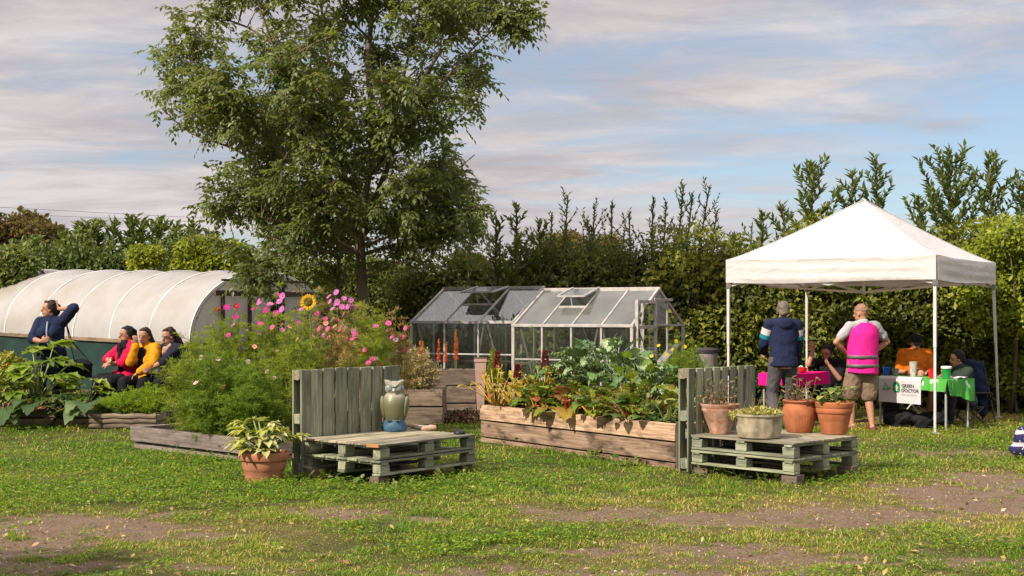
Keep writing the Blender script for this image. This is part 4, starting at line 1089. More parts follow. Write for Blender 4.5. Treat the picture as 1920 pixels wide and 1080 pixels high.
def pallet(root, name, A, a, La, b, Lb, z, nd=7, h=.144, decked=None, gap=.012, deckmat=None):
    """one pallet: deck boards run along a; blocks and bottom boards beneath"""
    deck = MB(); w_ = (Lb-gap*(nd-1))/nd
    for k in range(nd):
        o = b*(w_/2+k*(w_+gap)); deck.bar(A+o+Z3*(z+h-.011), A+o+a*La+Z3*(z+h-.011), w_, .02, jit=.006)
    pr = part(name, deck, deckmat or m_pallet, root, bevel=.003)
    st = MB()
    for f in (.05, .5, .95):
        p = A+a*(La*f); st.bar(p+Z3*(z+h-.032), p+b*Lb+Z3*(z+h-.032), .09, .02)
    for f in (.05, .5, .95):
        p = A+b*(Lb*f+(0.0)); st.bar(p+Z3*(z+.011), p+a*La+Z3*(z+.011), .095, .021, jit=.005)
    part('bottom_board', st, m_pallet, pr, bevel=.003)
    for f in (.055, .5, .945):
        for g in (.055, .5, .945):
            mb = MB(); c = A+a*(La*f)+b*(Lb*g)+Z3*(z+.022+(h-.064)/2); mb.box(c, (.125, .10, h-.066), (a, b, Z3), jit=.006); part('block', mb, m_pallet, pr, bevel=.004)
    return pr
SEAT = {}
def bench(key, label, F0, a, La, b, Lb, back_along, back_len, nsl, z0=.10, wide_ends=False, open_rail=False):
    """a,b: unit directions from the front corner; the backrest stands along the far-left edge"""
    F0 = Vector(F0); g = gzf(F0.x, F0.y)
    root = thing('pallet_bench', label, 'bench', F0+Z3*g, 'benches made of pallets')
    # feet / packing below
    for (f, h_) in ((.06, .08), (.5, .5), (.94, .1), (.06, .92), (.94, .92)):
        mb = MB(); c = F0+a*La*f+b*Lb*h_+Z3*(g+z0/2-.03); mb.box(c, (.16, .12, z0+.05), (a, b, Z3), jit=.02); part('foot', mb, m_oldwood, root, bevel=.008)
    pallet(root, 'lower_pallet', F0, a, La, b, Lb, g+z0, 7)
    pallet(root, 'upper_pallet', F0+a*.005+b*.004, a, La, b, Lb, g+z0+.150, 9, gap=.006, deckmat=m_deck)
    top = g+z0+.294
    SEAT[key] = dict(F=F0, a=a, b=b, La=La, Lb=Lb, top=top)
    OCC.append((F0.x+a.x*La/2+b.x*Lb/2, F0.y+a.y*La/2+b.y*Lb/2, a.x, a.y, La/2-.05, Lb/2-.05))
    return root, top
def backrest(root, A, e, out, L, zt, slats, thick=.13, g=0, cap=True):
    """standing pallet: slats = list of (offset, width, mesh) along e; out = towards its back"""
    fr = MB()
    def q(s, o, z): return A+e*s+out*o+Z3*z
    sl = MB()
    for (s, w_) in slats: sl.bar(q(s+w_/2, .011, g+.02), q(s+w_/2, .011, zt+R.uniform(-.006, .006)), w_, .02, up=out, jit=.008)
    br = part('backrest', sl, m_pallet, root, bevel=.003)
    for z in (zt-.05, (zt+g)/2+.05, g+.4, g+.1):
        fr.bar(q(0.0, .032, z), q(L, .032, z), .095, .02, up=out)
    for s in (.05, L/2, L-.05):
        fr.bar(q(s, thick-.011, g+.02), q(s, thick-.011, zt-.005), .10, .02, up=out)
    part('rail', fr, m_pallet, br, bevel=.003)
    for s in (.052, L/2, L-.052):
        for z in (zt-.055, (zt+g)/2+.05, g+.1):
            mb = MB(); mb.box(q(s, .075, z), (.10, .066, .10), (e, out, Z3), jit=.01); part('block', mb, m_oldwood if z > zt-.1 else m_pallet, br, bevel=.005)
    return br
def benches():
    # first bench, with the owl
    b = Vector((.63, .777, 0)).normalized(); l = Vector((-.777, .63, 0)).normalized()
    F1 = Vector((-1.22, 11.82, 0))
    root, top = bench('owl', 'green pallet bench with a tall slatted back and an owl on it', F1, b, 1.37, l, 1.05, None, 0, 8)
    A = F1+l*1.06
    x = .01; sl = []
    for w_, gp_ in ((.105, .004), (.115, .022), (.125, .022), (.125, .022), (.125, .026), (.12, .026), (.12, .028), (.20, .0)): sl.append((x, w_*1.16)); x += (w_+gp_)*1.16
    backrest(root, A-b*.02, b, l, 1.38, top+.665, sl, g=gzf(A.x, A.y))
    # navy strip added for the dark gap between the back's boards
    mb = MB(); mb.bar(A+l*.075+b*.12+Z3*.1, A+l*.075+b*.12+Z3*(top+.58), .07, .02, up=b); part('dark_gap_fill', mb, m_plain('navy gap fill', (.006, .016, .04), .6, .3), root)
    mb = MB(); mb.bar(F1-b*.011+l*.0+Z3*(top-.012), F1-b*.011+l*.16+Z3*(top-.012), .02, .03); 
    part('edge_trim', mb, m_plain('bare orange wood', (.42, .2, .08), .7), root)
    # second bench, with pots
    a = Vector((-.69, .724, 0)).normalized(); r = Vector((.724, .69, 0)).normalized()
    F2 = Vector((2.60, 11.82, 0))
    root, top2 = bench('pots', 'grey-green pallet bench carrying terracotta pots', F2, a, 1.20, r, 1.12, None, 0, 7)
    A2 = F2+a*1.22
    x = .0; sl = []
    for k in range(8): sl.append((x, .095)); x += .137
    sl[-1] = (sl[-1][0], .16)
    backrest(root, A2-r*.01, r, a, 1.12, top2+.655, sl, g=gzf(A2.x, A2.y))

m_terra = m_plain('terracotta', (.42, .145, .062), .85, .2, .35, 7, .25, 50)
def m_terra_old():
    t = NT('limed terracotta'); co = coord(t); n = t.noise(co, 9, 6, .7); n2 = t.noise(t.map(co, (1, 1, 3)), 5, 5, .6)
    c = t.mix(t.ramp(n, [(.42, (0, 0, 0)), (.62, (.8,)*3)]), (.33, .15, .085), (.50, .36, .29))
    c = t.mix(t.ramp(n2, [(.5, (0, 0, 0)), (.75, (.55,)*3)]), c, (.12, .09, .06))
    return t.done(t.bsdf(c, .9, .15, normal=t.bump(n, .4, .01)))
m_stonepot = m_plain('reconstituted stone', (.40, .33, .23), .95, .15, .5, 9, .8, 45)
def pot(label, base, prof, mat, soil_z, fn=None, group='plant pots', name='plant_pot', n=36):
    base = Vector(base); root = thing(name, label, 'plant pot', base, group)
    mb = MB(); mb.lathe(prof, base, n, fn=fn); part('pot', mb, mat, root, 40)
    r = np.interp(soil_z, [p[1] for p in prof[:len(prof)//2+1]], [p[0] for p in prof[:len(prof)//2+1]])*.9
    mb = MB(); K = 10
    mb.lathe([(r*k/K, soil_z+.008*R.random()) for k in range(K, -1, -1)], base, 18); part('soil', mb, m_earth, root, 0)
    return root
def bent_leaf(mb, base, d, L, W, shape, droop=.4, cup=.15, ruffle=0, nu=9, nv=6, rnd=.5, up=(0, 0, 1), lob=0, freq=5, mi=0, curl=0):
    """one broad leaf as a curved grid"""
    base = Vector(base); d = Vector(d).normalized(); up = Vector(up); sd = d.cross(up)
    if sd.length < 1e-3: sd = Vector((1, 0, 0))
    sd.normalize(); n = sd.cross(d)
    A = np.zeros((nu+1, nv+1, 3)); ph = R.random()*6
    for i in range(nu+1):
        t = i/nu; w_ = W*shape(t)*.5
        if lob: w_ *= 1+lob*math.sin(freq*math.pi*t*2+ph)
        c = base+d*(L*(t-.1*droop*t*t))-Z3*(droop*L*t*t*.6)+n*(curl*L*math.sin(t*math.pi))
        for j in range(nv+1):
            s = 2*j/nv-1
            rf = ruffle*W*(abs(s)**1.5)*math.sin(freq*6.28*t+ph+(2 if s > 0 else 0))+ruffle*.5*W*math.sin(freq*9*t+s*4+ph)*abs(s)
            A[i, j] = c+sd*(s*w_)+n*(cup*abs(s)**1.3*w_*1.6+rf)
    mb.grid(A, rnd=rnd, mi=mi)
oval = lambda t: max(.02, math.sin(math.pi*min(1, t*.93+.05))**.75)
heart = lambda t: max(.03, (math.sin(math.pi*min(1, .12+.86*t))**.7)*(1.25-.55*t))
def pots():
    s2 = SEAT['pots']['top']+.002
    def at(u, vb, r): D = (CH-s2)*F/(vb-HZ)+r; return Vector(((u-960)*D/F, D, s2))
    mt = m_terra_old(); k = 187
    p = at(1350, 815, .115)
    pA = pot('limed terracotta bowl pot with dead stems, leftmost on the second pallet bench', p, [(.098, 0), (.104, .012), (.102, .03), (.138, .12), (.168, .21), (.183, .235), (.183, .25), (.178, .252), (.185, .268), (.195, .285), (.195, .298), (.18, .30), (.172, .28), (.16, .22), (.12, .1)], mt, .26)
    p = at(1423, 824, .19)
    rib = lambda a, z: 1+.018*math.cos(16*a)*(1 if .02 < z < .2 else 0)
    pB = pot('wide stone trough pot with yellow succulents on the second pallet bench', p, [(.185, 0), (.2, .01), (.215, .08), (.22, .19), (.225, .205), (.237, .215), (.237, .232), (.22, .235), (.205, .225), (.2, .15), (.18, .06)], m_stonepot, .2, rib, n=64)
    p = at(1499, 812, .125)
    rib2 = lambda a, z: 1+.012*math.cos(34*a)*(1 if .06 < z < .24 else 0)
    pC = pot('ribbed terracotta urn behind the stone pot', p, [(.12, 0), (.128, .01), (.15, .08), (.168, .16), (.172, .2), (.165, .245), (.148, .28), (.145, .29), (.165, .305), (.17, .318), (.165, .325), (.14, .32), (.135, .29), (.15, .2)], m_terra, .28, rib2, n=102)
    p = at(1564, 815, .125)
    pD = pot('clean orange terracotta pot with a leafy plant, rightmost on the second pallet bench', p, [(.125, 0), (.13, .01), (.15, .13), (.152, .135), (.155, .14), (.165, .2), (.172, .205), (.178, .215), (.180, .25), (.176, .256), (.186, .27), (.19, .31), (.182, .32), (.168, .318), (.165, .28), (.14, .1)], m_terra, .285)
    # plants in the pots (each its own thing)
    m_dead = m_plain('dead stems', (.18, .11, .06), .9); m_deadl = m_leaf('withered leaves', [(.10, .05, .03), (.2, .11, .06), (.3, .2, .12), (.12, .14, .05)], .2)
    for (ob, lab, n, h, r) in ((pA, 'withered twiggy plant with brown leaves in the limed bowl pot', 16, .26, .15), (pC, 'sparse dead stalks in the ribbed terracotta urn', 16, .30, .16)):
        c = ORG[ob.name]+Z3*.26; root = thing('dead_plant', lab, 'plant', c)
        st = MB(); PP, DD = [], []
        for i in range(n):
            a = R.random()*6.28; q = c+Vector((math.cos(a)*r*R.random(), math.sin(a)*r*R.random(), 0)); t_ = q+Vector((math.cos(a)*.1*R.random(), math.sin(a)*.1*R.random(), h*R.uniform(.4, 1.1)))
            cv = curve(q, t_, 0, .08, 4); st.tube(cv, [.004, .0035, .003, .0025, .002], 4)
            for j in range(9): kk = R.randint(1, 4); PP.append(tuple(cv[kk])); DD.append((R.gauss(0, 1), R.gauss(0, 1), R.gauss(-.2, .6)))
        part('stem', st, m_dead, root, 0); mb = MB(); n_ = len(PP); mb.leaves(np.array(PP), np.array(DD), rng.normal(size=(n_, 3)), .05*(.5+rng.random(n_)), .022, rng.random(n_)); part('foliage', mb, m_deadl, root, 0)
    c = ORG[pB.name]+Z3*.2; root = thing('succulent_plant', 'low yellow-green succulents filling the stone pot', 'plant', c)
    mb = MB(); n_ = 700; a = rng.random(n_)*6.28; rr = np.sqrt(rng.random(n_))*.21
    pos = np.stack([c.x+np.cos(a)*rr, c.y+np.sin(a)*rr, c.z+.015+.05*(1-(rr/.22)**2)*rng.random(n_)+.02*rng.random(n_)], 1)
    mb.leaves(pos, np.stack([np.cos(a)*.5+rng.normal(size=n_)*.6, np.sin(a)*.5+rng.normal(size=n_)*.6, .2+rng.random(n_)*.8], 1), rng.normal(size=(n_, 3))*.4+np.array([0, 0, 1]), .035+.02*rng.random(n_), .026, rng.random(n_), fold=.1)
    for i in range(14): # trailing bit on the left and dry flower stalks
        q = c+Vector((-.2-.07*R.random(), -.05+.1*R.random(), .05-.07*R.random()))
        mb.leaves(np.array([tuple(q)]*8), rng.normal(size=(8, 3)), rng.normal(size=(8, 3))+np.array([0, 0, 1]), .04, .026, rng.random(8))
    part('foliage', mb, m_leaf('succulent', [(.22, .25, .04), (.42, .40, .09), (.55, .48, .18), (.48, .34, .16)], .3), root, 0)
    st = MB()
    for i in range(9): q = c+Vector((R.uniform(-.15, .2), R.uniform(-.1, .15), 0)); st.tube(curve(q, q+Vector((R.uniform(-.05, .05), 0, R.uniform(.1, .22))), 0, .05, 3), .004, 4)
    part('stem', st, m_dead, root)
    c = ORG[pD.name]+Z3*.285; root = thing('leafy_plant', 'green broad-leaved plant in the clean orange pot', 'plant', c)
    mb = MB(); st = MB()
    for i in range(40):
        a = R.random()*6.28; e_ = R.random(); q = c+Vector((math.cos(a)*.1*R.random(), math.sin(a)*.1*R.random(), 0)); tp = q+Vector((math.cos(a)*.13*e_, math.sin(a)*.13*e_, .05+.13*R.random()))
        st.tube(curve(q, tp, 0, .05, 3), .003, 4); bent_leaf(mb, tp, (math.cos(a), math.sin(a), R.uniform(-.3, .5)), R.uniform(.07, .11), R.uniform(.06, .09), heart, .5, .1, .03, 5, 4, R.random())
    part('stem', st, m_dead, root); part('foliage', mb, m_leaf('pot plant leaves', [(.06, .12, .015), (.1, .19, .02), (.17, .25, .04), (.4, .38, .08)], .3, .45, .3), root, 0)
    # big pot with courgette at the left of the first bench
    D = GD(905)+.17; q = Vector(((495-960)*D/F, D, 0)); q.z = gzf(q.x, q.y)-.015
    pE = pot('large weathered terracotta pot with a courgette, standing in the grass', q, [(.165, 0), (.172, .01), (.178, .05), (.192, .12), (.196, .125), (.2, .13), (.212, .19), (.212, .2), (.216, .215), (.235, .225), (.242, .25), (.242, .285), (.236, .297), (.215, .3), (.2, .28), (.19, .2)], m_plain('weathered terracotta', (.46, .19, .10), .85, .2, .4, 5, .35, 40, col2=(.30, .13, .075)), .27)
    OCC.append((q.x, q.y, 1, 0, .15, .15))
    courgette('courgette_plant', 'pale yellow-green courgette plant spilling out of the large terracotta pot', q+Z3*.27, 34, .36, .19, m_leaf('pale courgette leaves', [(.20, .23, .035), (.36, .37, .05), (.52, .50, .15), (.62, .58, .34)], .3, .5, .3, .25), low=True)
    # driftwood and black knob on the first bench
    S = SEAT['owl']; tp = S['top']
    def on(u, v, dz=0): D = (CH-tp-dz)*F/(v-HZ); return Vector(((u-960)*D/F, D, tp+dz))
    mb = MB(); a0 = on(757, 800, .03); a1 = on(818, 803, .028); pts = [a0.lerp(a1, i/6)+Vector((0, .02*math.sin(i), .012*math.sin(i*1.4))) for i in range(7)]
    mb.tube(pts, [.016, .02, .022, .024, .026, .03, .022], 10); single('driftwood', mb, m_plain('pale branch', (.42, .29, .21), .9, .2, .4, 20, .6), 'short pale branch lying behind the owl', 'branch', (0, 0, 0))
    a0 = on(888, 812, .0); a0 = S['F']+S['a']*1.27+S['b']*.14+Z3*tp; mb = MB(); mb.lathe([(.05, 0), (.06, .012), (.055, .03), (.03, .042), (0, .046)], a0, 20); single('black_cap', mb, m_plain('black rubber', (.02, .02, .022), .5), 'small black cap at the right corner of the owl bench', 'cap', (0, 0, 0))
def courgette(name, label, c, n, petiole, leaf, mat, low=False, elr=(.35, 1.15), mst=None, spread=1.0, cat='plant', fw=None, group=None):
    c = Vector(c); root = thing(name, label, cat, c, group); st = MB(); lf = MB()
    for i in range(n):
        a = i*2.4+R.uniform(-.4, .4); el = R.uniform(.15, 1.25) if low else R.uniform(*elr)
        d = Vector((math.cos(a)*math.cos(el), math.sin(a)*math.cos(el), math.sin(el)))
        L = petiole*R.uniform(.55, 1.1)*spread; tip = c+d*L
        st.tube(curve(c+Vector((R.uniform(-.03, .03), R.uniform(-.03, .03), 0)), tip, -.06, .04, 5), [.012, .011, .01, .009, .008, .006], 6)
        ls = leaf*R.uniform(.7, 1.25); h = Vector((math.cos(a), math.sin(a), 0))
        rn = R.random()
        # five pointed lobes from one stalk end
        for lo, sc_ in ((-1.15, .62), (-.55, .85), (0, 1.0), (.55, .85), (1.15, .62)):
            dd = Matrix.Rotation(lo, 3, 'Z') @ h; dd = dd+Z3*(R.uniform(.05, .4) if not low else R.uniform(-.1, .5))
            bent_leaf(lf, tip, dd, ls*sc_*1.05, ls*(.42 if low else .62)*sc_, lambda t: max(.03, (math.sin(math.pi*min(1, .10+.9*t))**.8)*(1.15-.4*t)), .35+.5*R.random(), .22, .04, 7, 4, min(1, max(0, rn+R.uniform(-.12, .12))), lob=.16, freq=2.5)
    part('stem', st, mst or m_plain('pale stalk', (.24, .30, .09), .6), root, 0); part('foliage', lf, mat, root, 0)
    if fw:
        f = MB()
        for p in fw:
            for k in range(5): bent_leaf(f, p, (math.cos(k*1.257), math.sin(k*1.257)*.6-.4, .8), .1, .055, oval, .3, .2, .03, 5, 3, .5)
        part('flower', f, m_plain('courgette flower', (.75, .42, .02), .6), root, 0)
    return root
def owl():
    S = SEAT['owl']; tp = S['top']+.002
    D = 13.22; p = Vector(((740-960)*D/F, D, tp)); k = .52/.52
    root = thing('owl_statue', 'painted owl figure with a pale head, olive body and blue base on the pallet bench', 'owl statue', p)
    # blue base
    mb = MB(); mb.lathe([(.112, 0), (.122, .02), (.118, .06), (.108, .10), (.095, .125), (.06, .13)], p, 30, fn=lambda a, z: 1+.035*math.sin(5*a+z*40)+.02*math.sin(9*a-z*60)); part('base', mb, m_plain('blue paint', (.045, .115, .19), .5, .4, .4, 14, .5, 30), root)
    # body: leaning ovoid with folded wings
    mb = MB(); V = [(.085, .10), (.105, .14), (.122, .20), (.130, .27), (.122, .33), (.098, .375), (.075, .40), (.05, .41)]
    mb.lathe(V, p+Vector((.0, 0, 0)), 32, fn=lambda a, z: 1+.05*abs(math.sin(a))-.05*math.cos(a+1.57)**2)
    for s in (-1, 1): mb.ell(p+Vector((.112*s, -.01, .24)), (.035, .075, .125), Matrix.Rotation(.14*s, 3, 'Y').transposed())
    t = NT('olive glaze'); co = coord(t); z = t.n('ShaderNodeSeparateXYZ'); t.l(co, z.inputs[0])
    n = t.noise(co, 30, 4)
    c = t.ramp(t.math('ADD', z.outputs[2], t.math('MULTIPLY', n, .04)), [(.30, (.115, .112, .055)), (.36, (.16, .15, .085)), (.385, (.29, .265, .20))])
    part('body', mb, t.done(t.bsdf(c, .4, .5, normal=t.bump(t.noise(t.map(co, (1, 1, 2)), 45, 2), .4, .004))), root)
    cream = m_plain('cream glaze', (.31, .285, .21), .4, .5, .3, 25, .3, 50)
    mb = MB(); h = p+Vector((0, -.015, .44)); mb.ell(h, (.100, .082, .080), n=20, m=14)
    for s in (-1, 1):
        mb.tube([h+Vector((.045*s, -.01, .035)), h+Vector((.072*s, -.02, .066)), h+Vector((.098*s, -.03, .088))], [.045, .030, .008], 10)
        mb.tube([h+Vector((.005*s, -.088, .02)), h+Vector((.045*s, -.085, .05)), h+Vector((.085*s, -.06, .085))], [.012, .014, .006], 8)
    hd = part('head', mb, cream, root)
    for s in (-1, 1):
        mb = MB(); mb.ell(h+Vector((.043*s, -.066, .008)), (.036, .02, .036), n=16, m=10); e = part('eye', mb, m_plain('grey blue eye', (.24, .29, .32), .3, .5), hd)
    mb = MB(); mb.tube([h+Vector((0, -.08, .0)), h+Vector((0, -.10, -.02)), h+Vector((0, -.088, -.04))], [.013, .013, .003], 8); part('beak', mb, m_plain('pale beak', (.6, .55, .42), .4), hd)
    for s in (-1, 1):
        mb = MB()
        for j in (-1, 0, 1): mb.ell(p+Vector((.045*s+.016*j, -.105, .115)), (.009, .02, .012), n=8, m=6)
        part('foot', mb, m_plain('dark claw', (.12, .12, .08), .5), root)
# ================================================================ garden plants
m_stem = m_plain('green stem', (.12, .17, .04), .6)
def feathery(name, label, base, h, r, nst, mat, group=None, lean=(0, 0), nl=5200, ll=.05, lw=.0042, flowers=(), low=.12, flop=0.0, cat='plant', rb=.5):
    """soft fern-leaved plant: arching stems set with thread-like leaflets; flowers = [(point, colour, radius)]"""
    base = Vector(base); root = thing(name, label, cat, base, group)
    st = MB(); PP, DD, RR = [], [], []
    nl = int(nl*2.1); per = nl//nst
    for i in range(nst):
        a = i*2.4+R.random(); e = math.sqrt((i+.5)/nst)
        hh = h*(1-.45*e*e)*R.uniform(.8, 1.08)
        tip = base+Vector((math.cos(a)*r*e+lean[0], math.sin(a)*r*e*.8+lean[1], hh-flop*e*e))
        cv = curve(base+Vector((math.cos(a)*.08, math.sin(a)*.08, 0)), tip, -.08*e, .05, 6)
        st.tube(cv, [.008, .007, .006, .005, .004, .003, .002], 5, cap=False)
        cr = rb+.45*(R.random()-.5)
        nb = 18
        for j in range(nb):
            t = low+(1-low)*(j+R.random())/nb; k = min(int(t*6), 5); p = cv[k].lerp(cv[k+1], t*6-k)
            b = R.random()*6.28; fd = Vector((math.cos(b), math.sin(b), R.uniform(-.25, .7))).normalized(); L = R.uniform(.10, .24)*(1.15-.5*t)
            m = max(3, per//nb)
            for q in range(m):
                tt = R.random(); PP.append(p+fd*L*tt+Vector((R.gauss(0, .012), R.gauss(0, .012), -.08*L*tt))); DD.append(fd*.7+Vector((R.gauss(0, .7), R.gauss(0, .7), R.gauss(.1, .6)))); RR.append(cr+.3*(R.random()-.5))
    fl = []
    for (pt, colr, rad) in flowers:
        cv = curve(base+Vector((R.uniform(-.1, .1), R.uniform(-.1, .1), h*.2)), pt, -.04, .04, 6); st.tube(cv, [.005, .004, .0035, .003, .0025, .0025, .002], 4); fl.append((pt, colr, rad))
    part('stem', st, m_stem, root, 0)
    mb = MB(); n = len(PP); mb.leaves(np.array([tuple(p) for p in PP]), np.array([tuple(d) for d in DD]), rng.normal(size=(n, 3))+np.array([0, 0, .8]), ll*(.6+.8*rng.random(n)), lw*(.8+.5*rng.random(n)), np.clip(RR, 0, 1), fold=0)
    part('foliage', mb, mat, root, 0)
    for (pt, colr, rad) in fl: flower(root, pt, colr, rad)
    return root
PET = {}
def petal_mat(c):
    if c not in PET:
        t = NT('petal'); n = t.noise(coord(t), 60, 2); col = t.mix(n, tuple(x*.75 for x in c), tuple(min(1, x*1.15) for x in c))
        d = t.bsdf(col, .6, .2); tr = t.n('ShaderNodeBsdfTranslucent'); t.l(col, tr.inputs[0]); PET[c] = t.done(t.mixs(.35, d, tr.outputs[0]))
    return PET[c]
m_eye = m_plain('flower eye', (.55, .34, .03), .8)
def flower(root, p, col, rad, n=8):
    f = Vector((R.uniform(-.8, .3), R.uniform(-1, -.2), R.uniform(.1, .9))).normalized(); s = f.cross(Z3).normalized(); u = s.cross(f)
    mb = MB()
    for k in range(n):
        a = 6.283*k/n+R.uniform(-.1, .1); d = (s*math.cos(a)+u*math.sin(a)+f*.25)
        bent_leaf(mb, p, d, rad*R.uniform(.9, 1.1), rad*.74, lambda t: .25+.75*min(1, t*1.6) if t < .95 else .7, .1, .05, .02, 3, 2, R.random(), up=f)
    fo = part('flower', mb, petal_mat(col), root, 0)
    mb = MB(); mb.ell(p+f*.006, (rad*.2,)*3, n=8, m=5); part('flower_eye', mb, m_eye, fo, 0)
def cosmos():
    m_cos = m_leaf('cosmos leaves', [(.14, .205, .022), (.22, .30, .03), (.33, .39, .045), (.48, .48, .08)], .45, .5, .25, .1)
    m_cosd = m_leaf('dark cosmos leaves', [(.085, .155, .018), (.14, .24, .026), (.22, .32, .036), (.33, .40, .06)], .42, .5, .25, .1)
    m_orange = m_leaf('faded plant leaves', [(.12, .17, .03), (.26, .27, .06), (.48, .30, .12), (.62, .36, .19)], .35, .6, .2, .15)
    m_dry = m_leaf('dry plant leaves', [(.28, .19, .11), (.44, .32, .19), (.50, .40, .18), (.62, .48, .34)], .25, .8, .1, .15)
    pk, mg, vi, cr, sa, pa = (.75, .10, .32), (.62, .02, .30), (.62, .16, .48), (.34, .01, .06), (.85, .34, .27), (.78, .50, .58)
    org = (.75, .09, .02)
    raw = [(100, 290, cr), (160, 275, mg), (230, 268, cr), (350, 288, mg), (385, 235, vi), (380, 250, vi), (430, 290, mg), (455, 255, vi), (500, 190, mg), (540, 198, vi), (520, 235, vi), (537, 287, vi), (497, 318, mg), (665, 290, vi), (775, 318, pk), (825, 352, pk), (855, 203, vi), (862, 235, vi), (905, 172, vi), (910, 238, vi), (898, 250, vi), (880, 285, vi), (955, 215, vi), (998, 225, vi), (1015, 275, vi), (970, 280, pk), (985, 270, vi), (955, 320, pk), (910, 365, pk), (588, 405, sa), (540, 392, pk), (955, 425, pk), (1030, 467, pk), (745, 435, pa), (750, 472, pk), (1080, 582, org), (800, 585, pk), (795, 635, sa), (640, 490, sa), (305, 640, pa), (105, 625, pa), (485, 752, pa), (65, 690, sa), (500, 570, pa), (220, 620, pa), (300, 420, pa), (850, 480, sa), (350, 540, sa), (20, 910, pa), (435, 710, pa), (820, 450, sa), (1245, 437, pk), (1280, 475, pk), (1355, 475, pk), (1210, 510, pk), (1120, 650, pk), (1195, 658, pk), (1245, 632, pk), (1165, 525, pk), (1305, 575, pa), (1170, 620, pa), (1365, 565, pk)]
    fls = [((380+x/3.6, 500+y/3.6), c) for x, y, c in raw]
    # (u, foot row, D, height row of top, radius, stems, leaves, material, label)
    S = [(370, 14.9, 640, .38, 18, 7500, m_cos, 'pale feathery cosmos at the left end of the flower bed', .0),
         (415, 14.55, 655, .40, 20, 9500, m_cosd, 'deep green feathery cosmos hanging over the silvered plank', .25),
         (480, 14.3, 690, .36, 18, 7500, m_cosd, 'feathery cosmos close to the left end of the owl bench', .1),
         (440, 15.6, 600, .42, 20, 8000, m_cos, 'tall cosmos with magenta flowers before the tunnel door', 0),
         (510, 15.6, 592, .42, 20, 8000, m_cos, 'tall cosmos with pink flowers left of the sunflower', 0),
         (560, 15.1, 625, .36, 16, 6000, m_cos, 'cosmos behind the left half of the slatted bench back', 0),
         (585, 16.6, 600, .42, 16, 5000, m_orange, 'faded orange-leaved cosmos below the sunflower', 0),
         (640, 16.4, 605, .42, 20, 6500, m_orange, 'faded cosmos topped with many violet-pink flowers', 0),
         (632, 15.3, 640, .36, 16, 5500, m_orange, 'faded cosmos behind the middle of the slatted bench back', 0),
         (692, 16.9, 588, .26, 20, 7500, m_cos, 'bright green pointed cosmos in front of the ash trunk', 0),
         (690, 16.0, 640, .34, 16, 5500, m_cos, 'cosmos with an orange-red flower behind the owl', 0),
         (735, 17.4, 628, .34, 16, 3800, m_orange, 'pinkish faded cosmos right of the bright pointed one', 0)]
    P3 = [((u-960)*D/F, D) for (u, D, *_r) in S]
    asg = [[] for _ in S]
    for (u, v), c in fls:
        if u > 715: k = 11 if v < 676 else 10
        else:
            k = min(range(11), key=lambda i: abs(u-S[i][0])*1.0+max(0, S[i][2]-v-25)*1.2+max(0, v-S[i][2]-70)*.9)
        D = S[k][1]-R.uniform(.0, .3) if v > S[k][2]+25 else S[k][1]+R.uniform(-.15, .15)
        asg[k].append((P(u, v, D), c, R.uniform(.034, .047) if c not in (pa, sa) else R.uniform(.025, .034)))
    for k, n_, cs in ((3, 3, (mg, vi)), (4, 6, (vi, pk, mg)), (7, 10, (vi, pk, vi)), (8, 4, (sa, pk)), (6, 4, (sa, pa)), (10, 4, (pk,)), (11, 6, (pk, pa)), (0, 2, (pa,)), (1, 2, (pa, sa))):
        for j in range(n_):
            u = S[k][0]+R.gauss(0, 24); v = S[k][2]+R.uniform(-36, 40) if k not in (0, 1) else S[k][2]+R.uniform(10, 80)
            asg[k].append((P(u, v, S[k][1]-R.uniform(.05, .35)), cs[j % len(cs)], R.uniform(.030, .042)))
    for (u, D, vt, r, nst, nl, mat, lab, flop), fl in zip(S, asg):
        x = (u-960)*D/F; z = gzf(x, D)+.12; top = CH-(vt-(48 if D > 15 else 26)-HZ)*D/F
        feathery('cosmos_plant', lab, (x, D, z), top-z, r, nst, mat, 'cosmos plants in the flower bed', nl=nl, ll=.06, lw=.0052, flowers=fl, flop=flop, lean=(0, -.14 if flop else 0))
    # dry plants in the dark bed
    for (u, D, vt, r, lab) in [(772, 18.45, 650, .22, 'dry straw-coloured plant in the dark bed, left one'), (795, 18.6, 662, .2, 'dry straw-coloured plant in the dark bed, right one beside the tall planter')]:
        x = (u-960)*D/F; z = BED['b']['top']-.05; top = CH-(vt-HZ)*D/F
        feathery('dry_plant', lab, (x, D, z), top-z, r, 16, m_dry, 'dry plants in the dark bed', nl=2600, ll=.04, lw=.012, low=.15)
    # sunflower
    D = 16.1; c = P(578.5, 566.5, D); x, z = c.x, gzf(c.x, D)+.1
    root = thing('sunflower', 'yellow sunflower with a dark centre standing above the cosmos', 'sunflower', (c.x+.05, D+.1, z))
    st = MB(); st.tube(curve((c.x+.05, D+.1, z), c+Vector((.0, .03, -.02)), 0, .02, 8), [.014, .014, .013, .012, .012, .011, .01, .009, .008], 8); part('stem', st, m_stem, root)
    lf = MB()
    for k in range(7): a = k*2.4; bent_leaf(lf, (c.x+.03, D+.07, z+.35+.16*k), (math.cos(a), math.sin(a), .3), .2, .16, heart, .7, .12, .02, 7, 4, R.random())
    part('foliage', lf, m_cosd, root, 0)
    f = Vector((-.12, -1, .12)).normalized(); s = f.cross(Z3).normalized(); u_ = s.cross(f); mb = MB(); rr = .098
    for k in range(26):
        a = 6.283*k/26; d = s*math.cos(a)+u_*math.sin(a)+f*(.1 if k % 2 else .22)
        bent_leaf(mb, c+d*.045, d, rr*.62*R.uniform(.85, 1.1), .030, oval, .05, .1, 0, 4, 2, R.random(), up=f)
    part('petals', mb, petal_mat((.78, .44, .015)), root, 0)
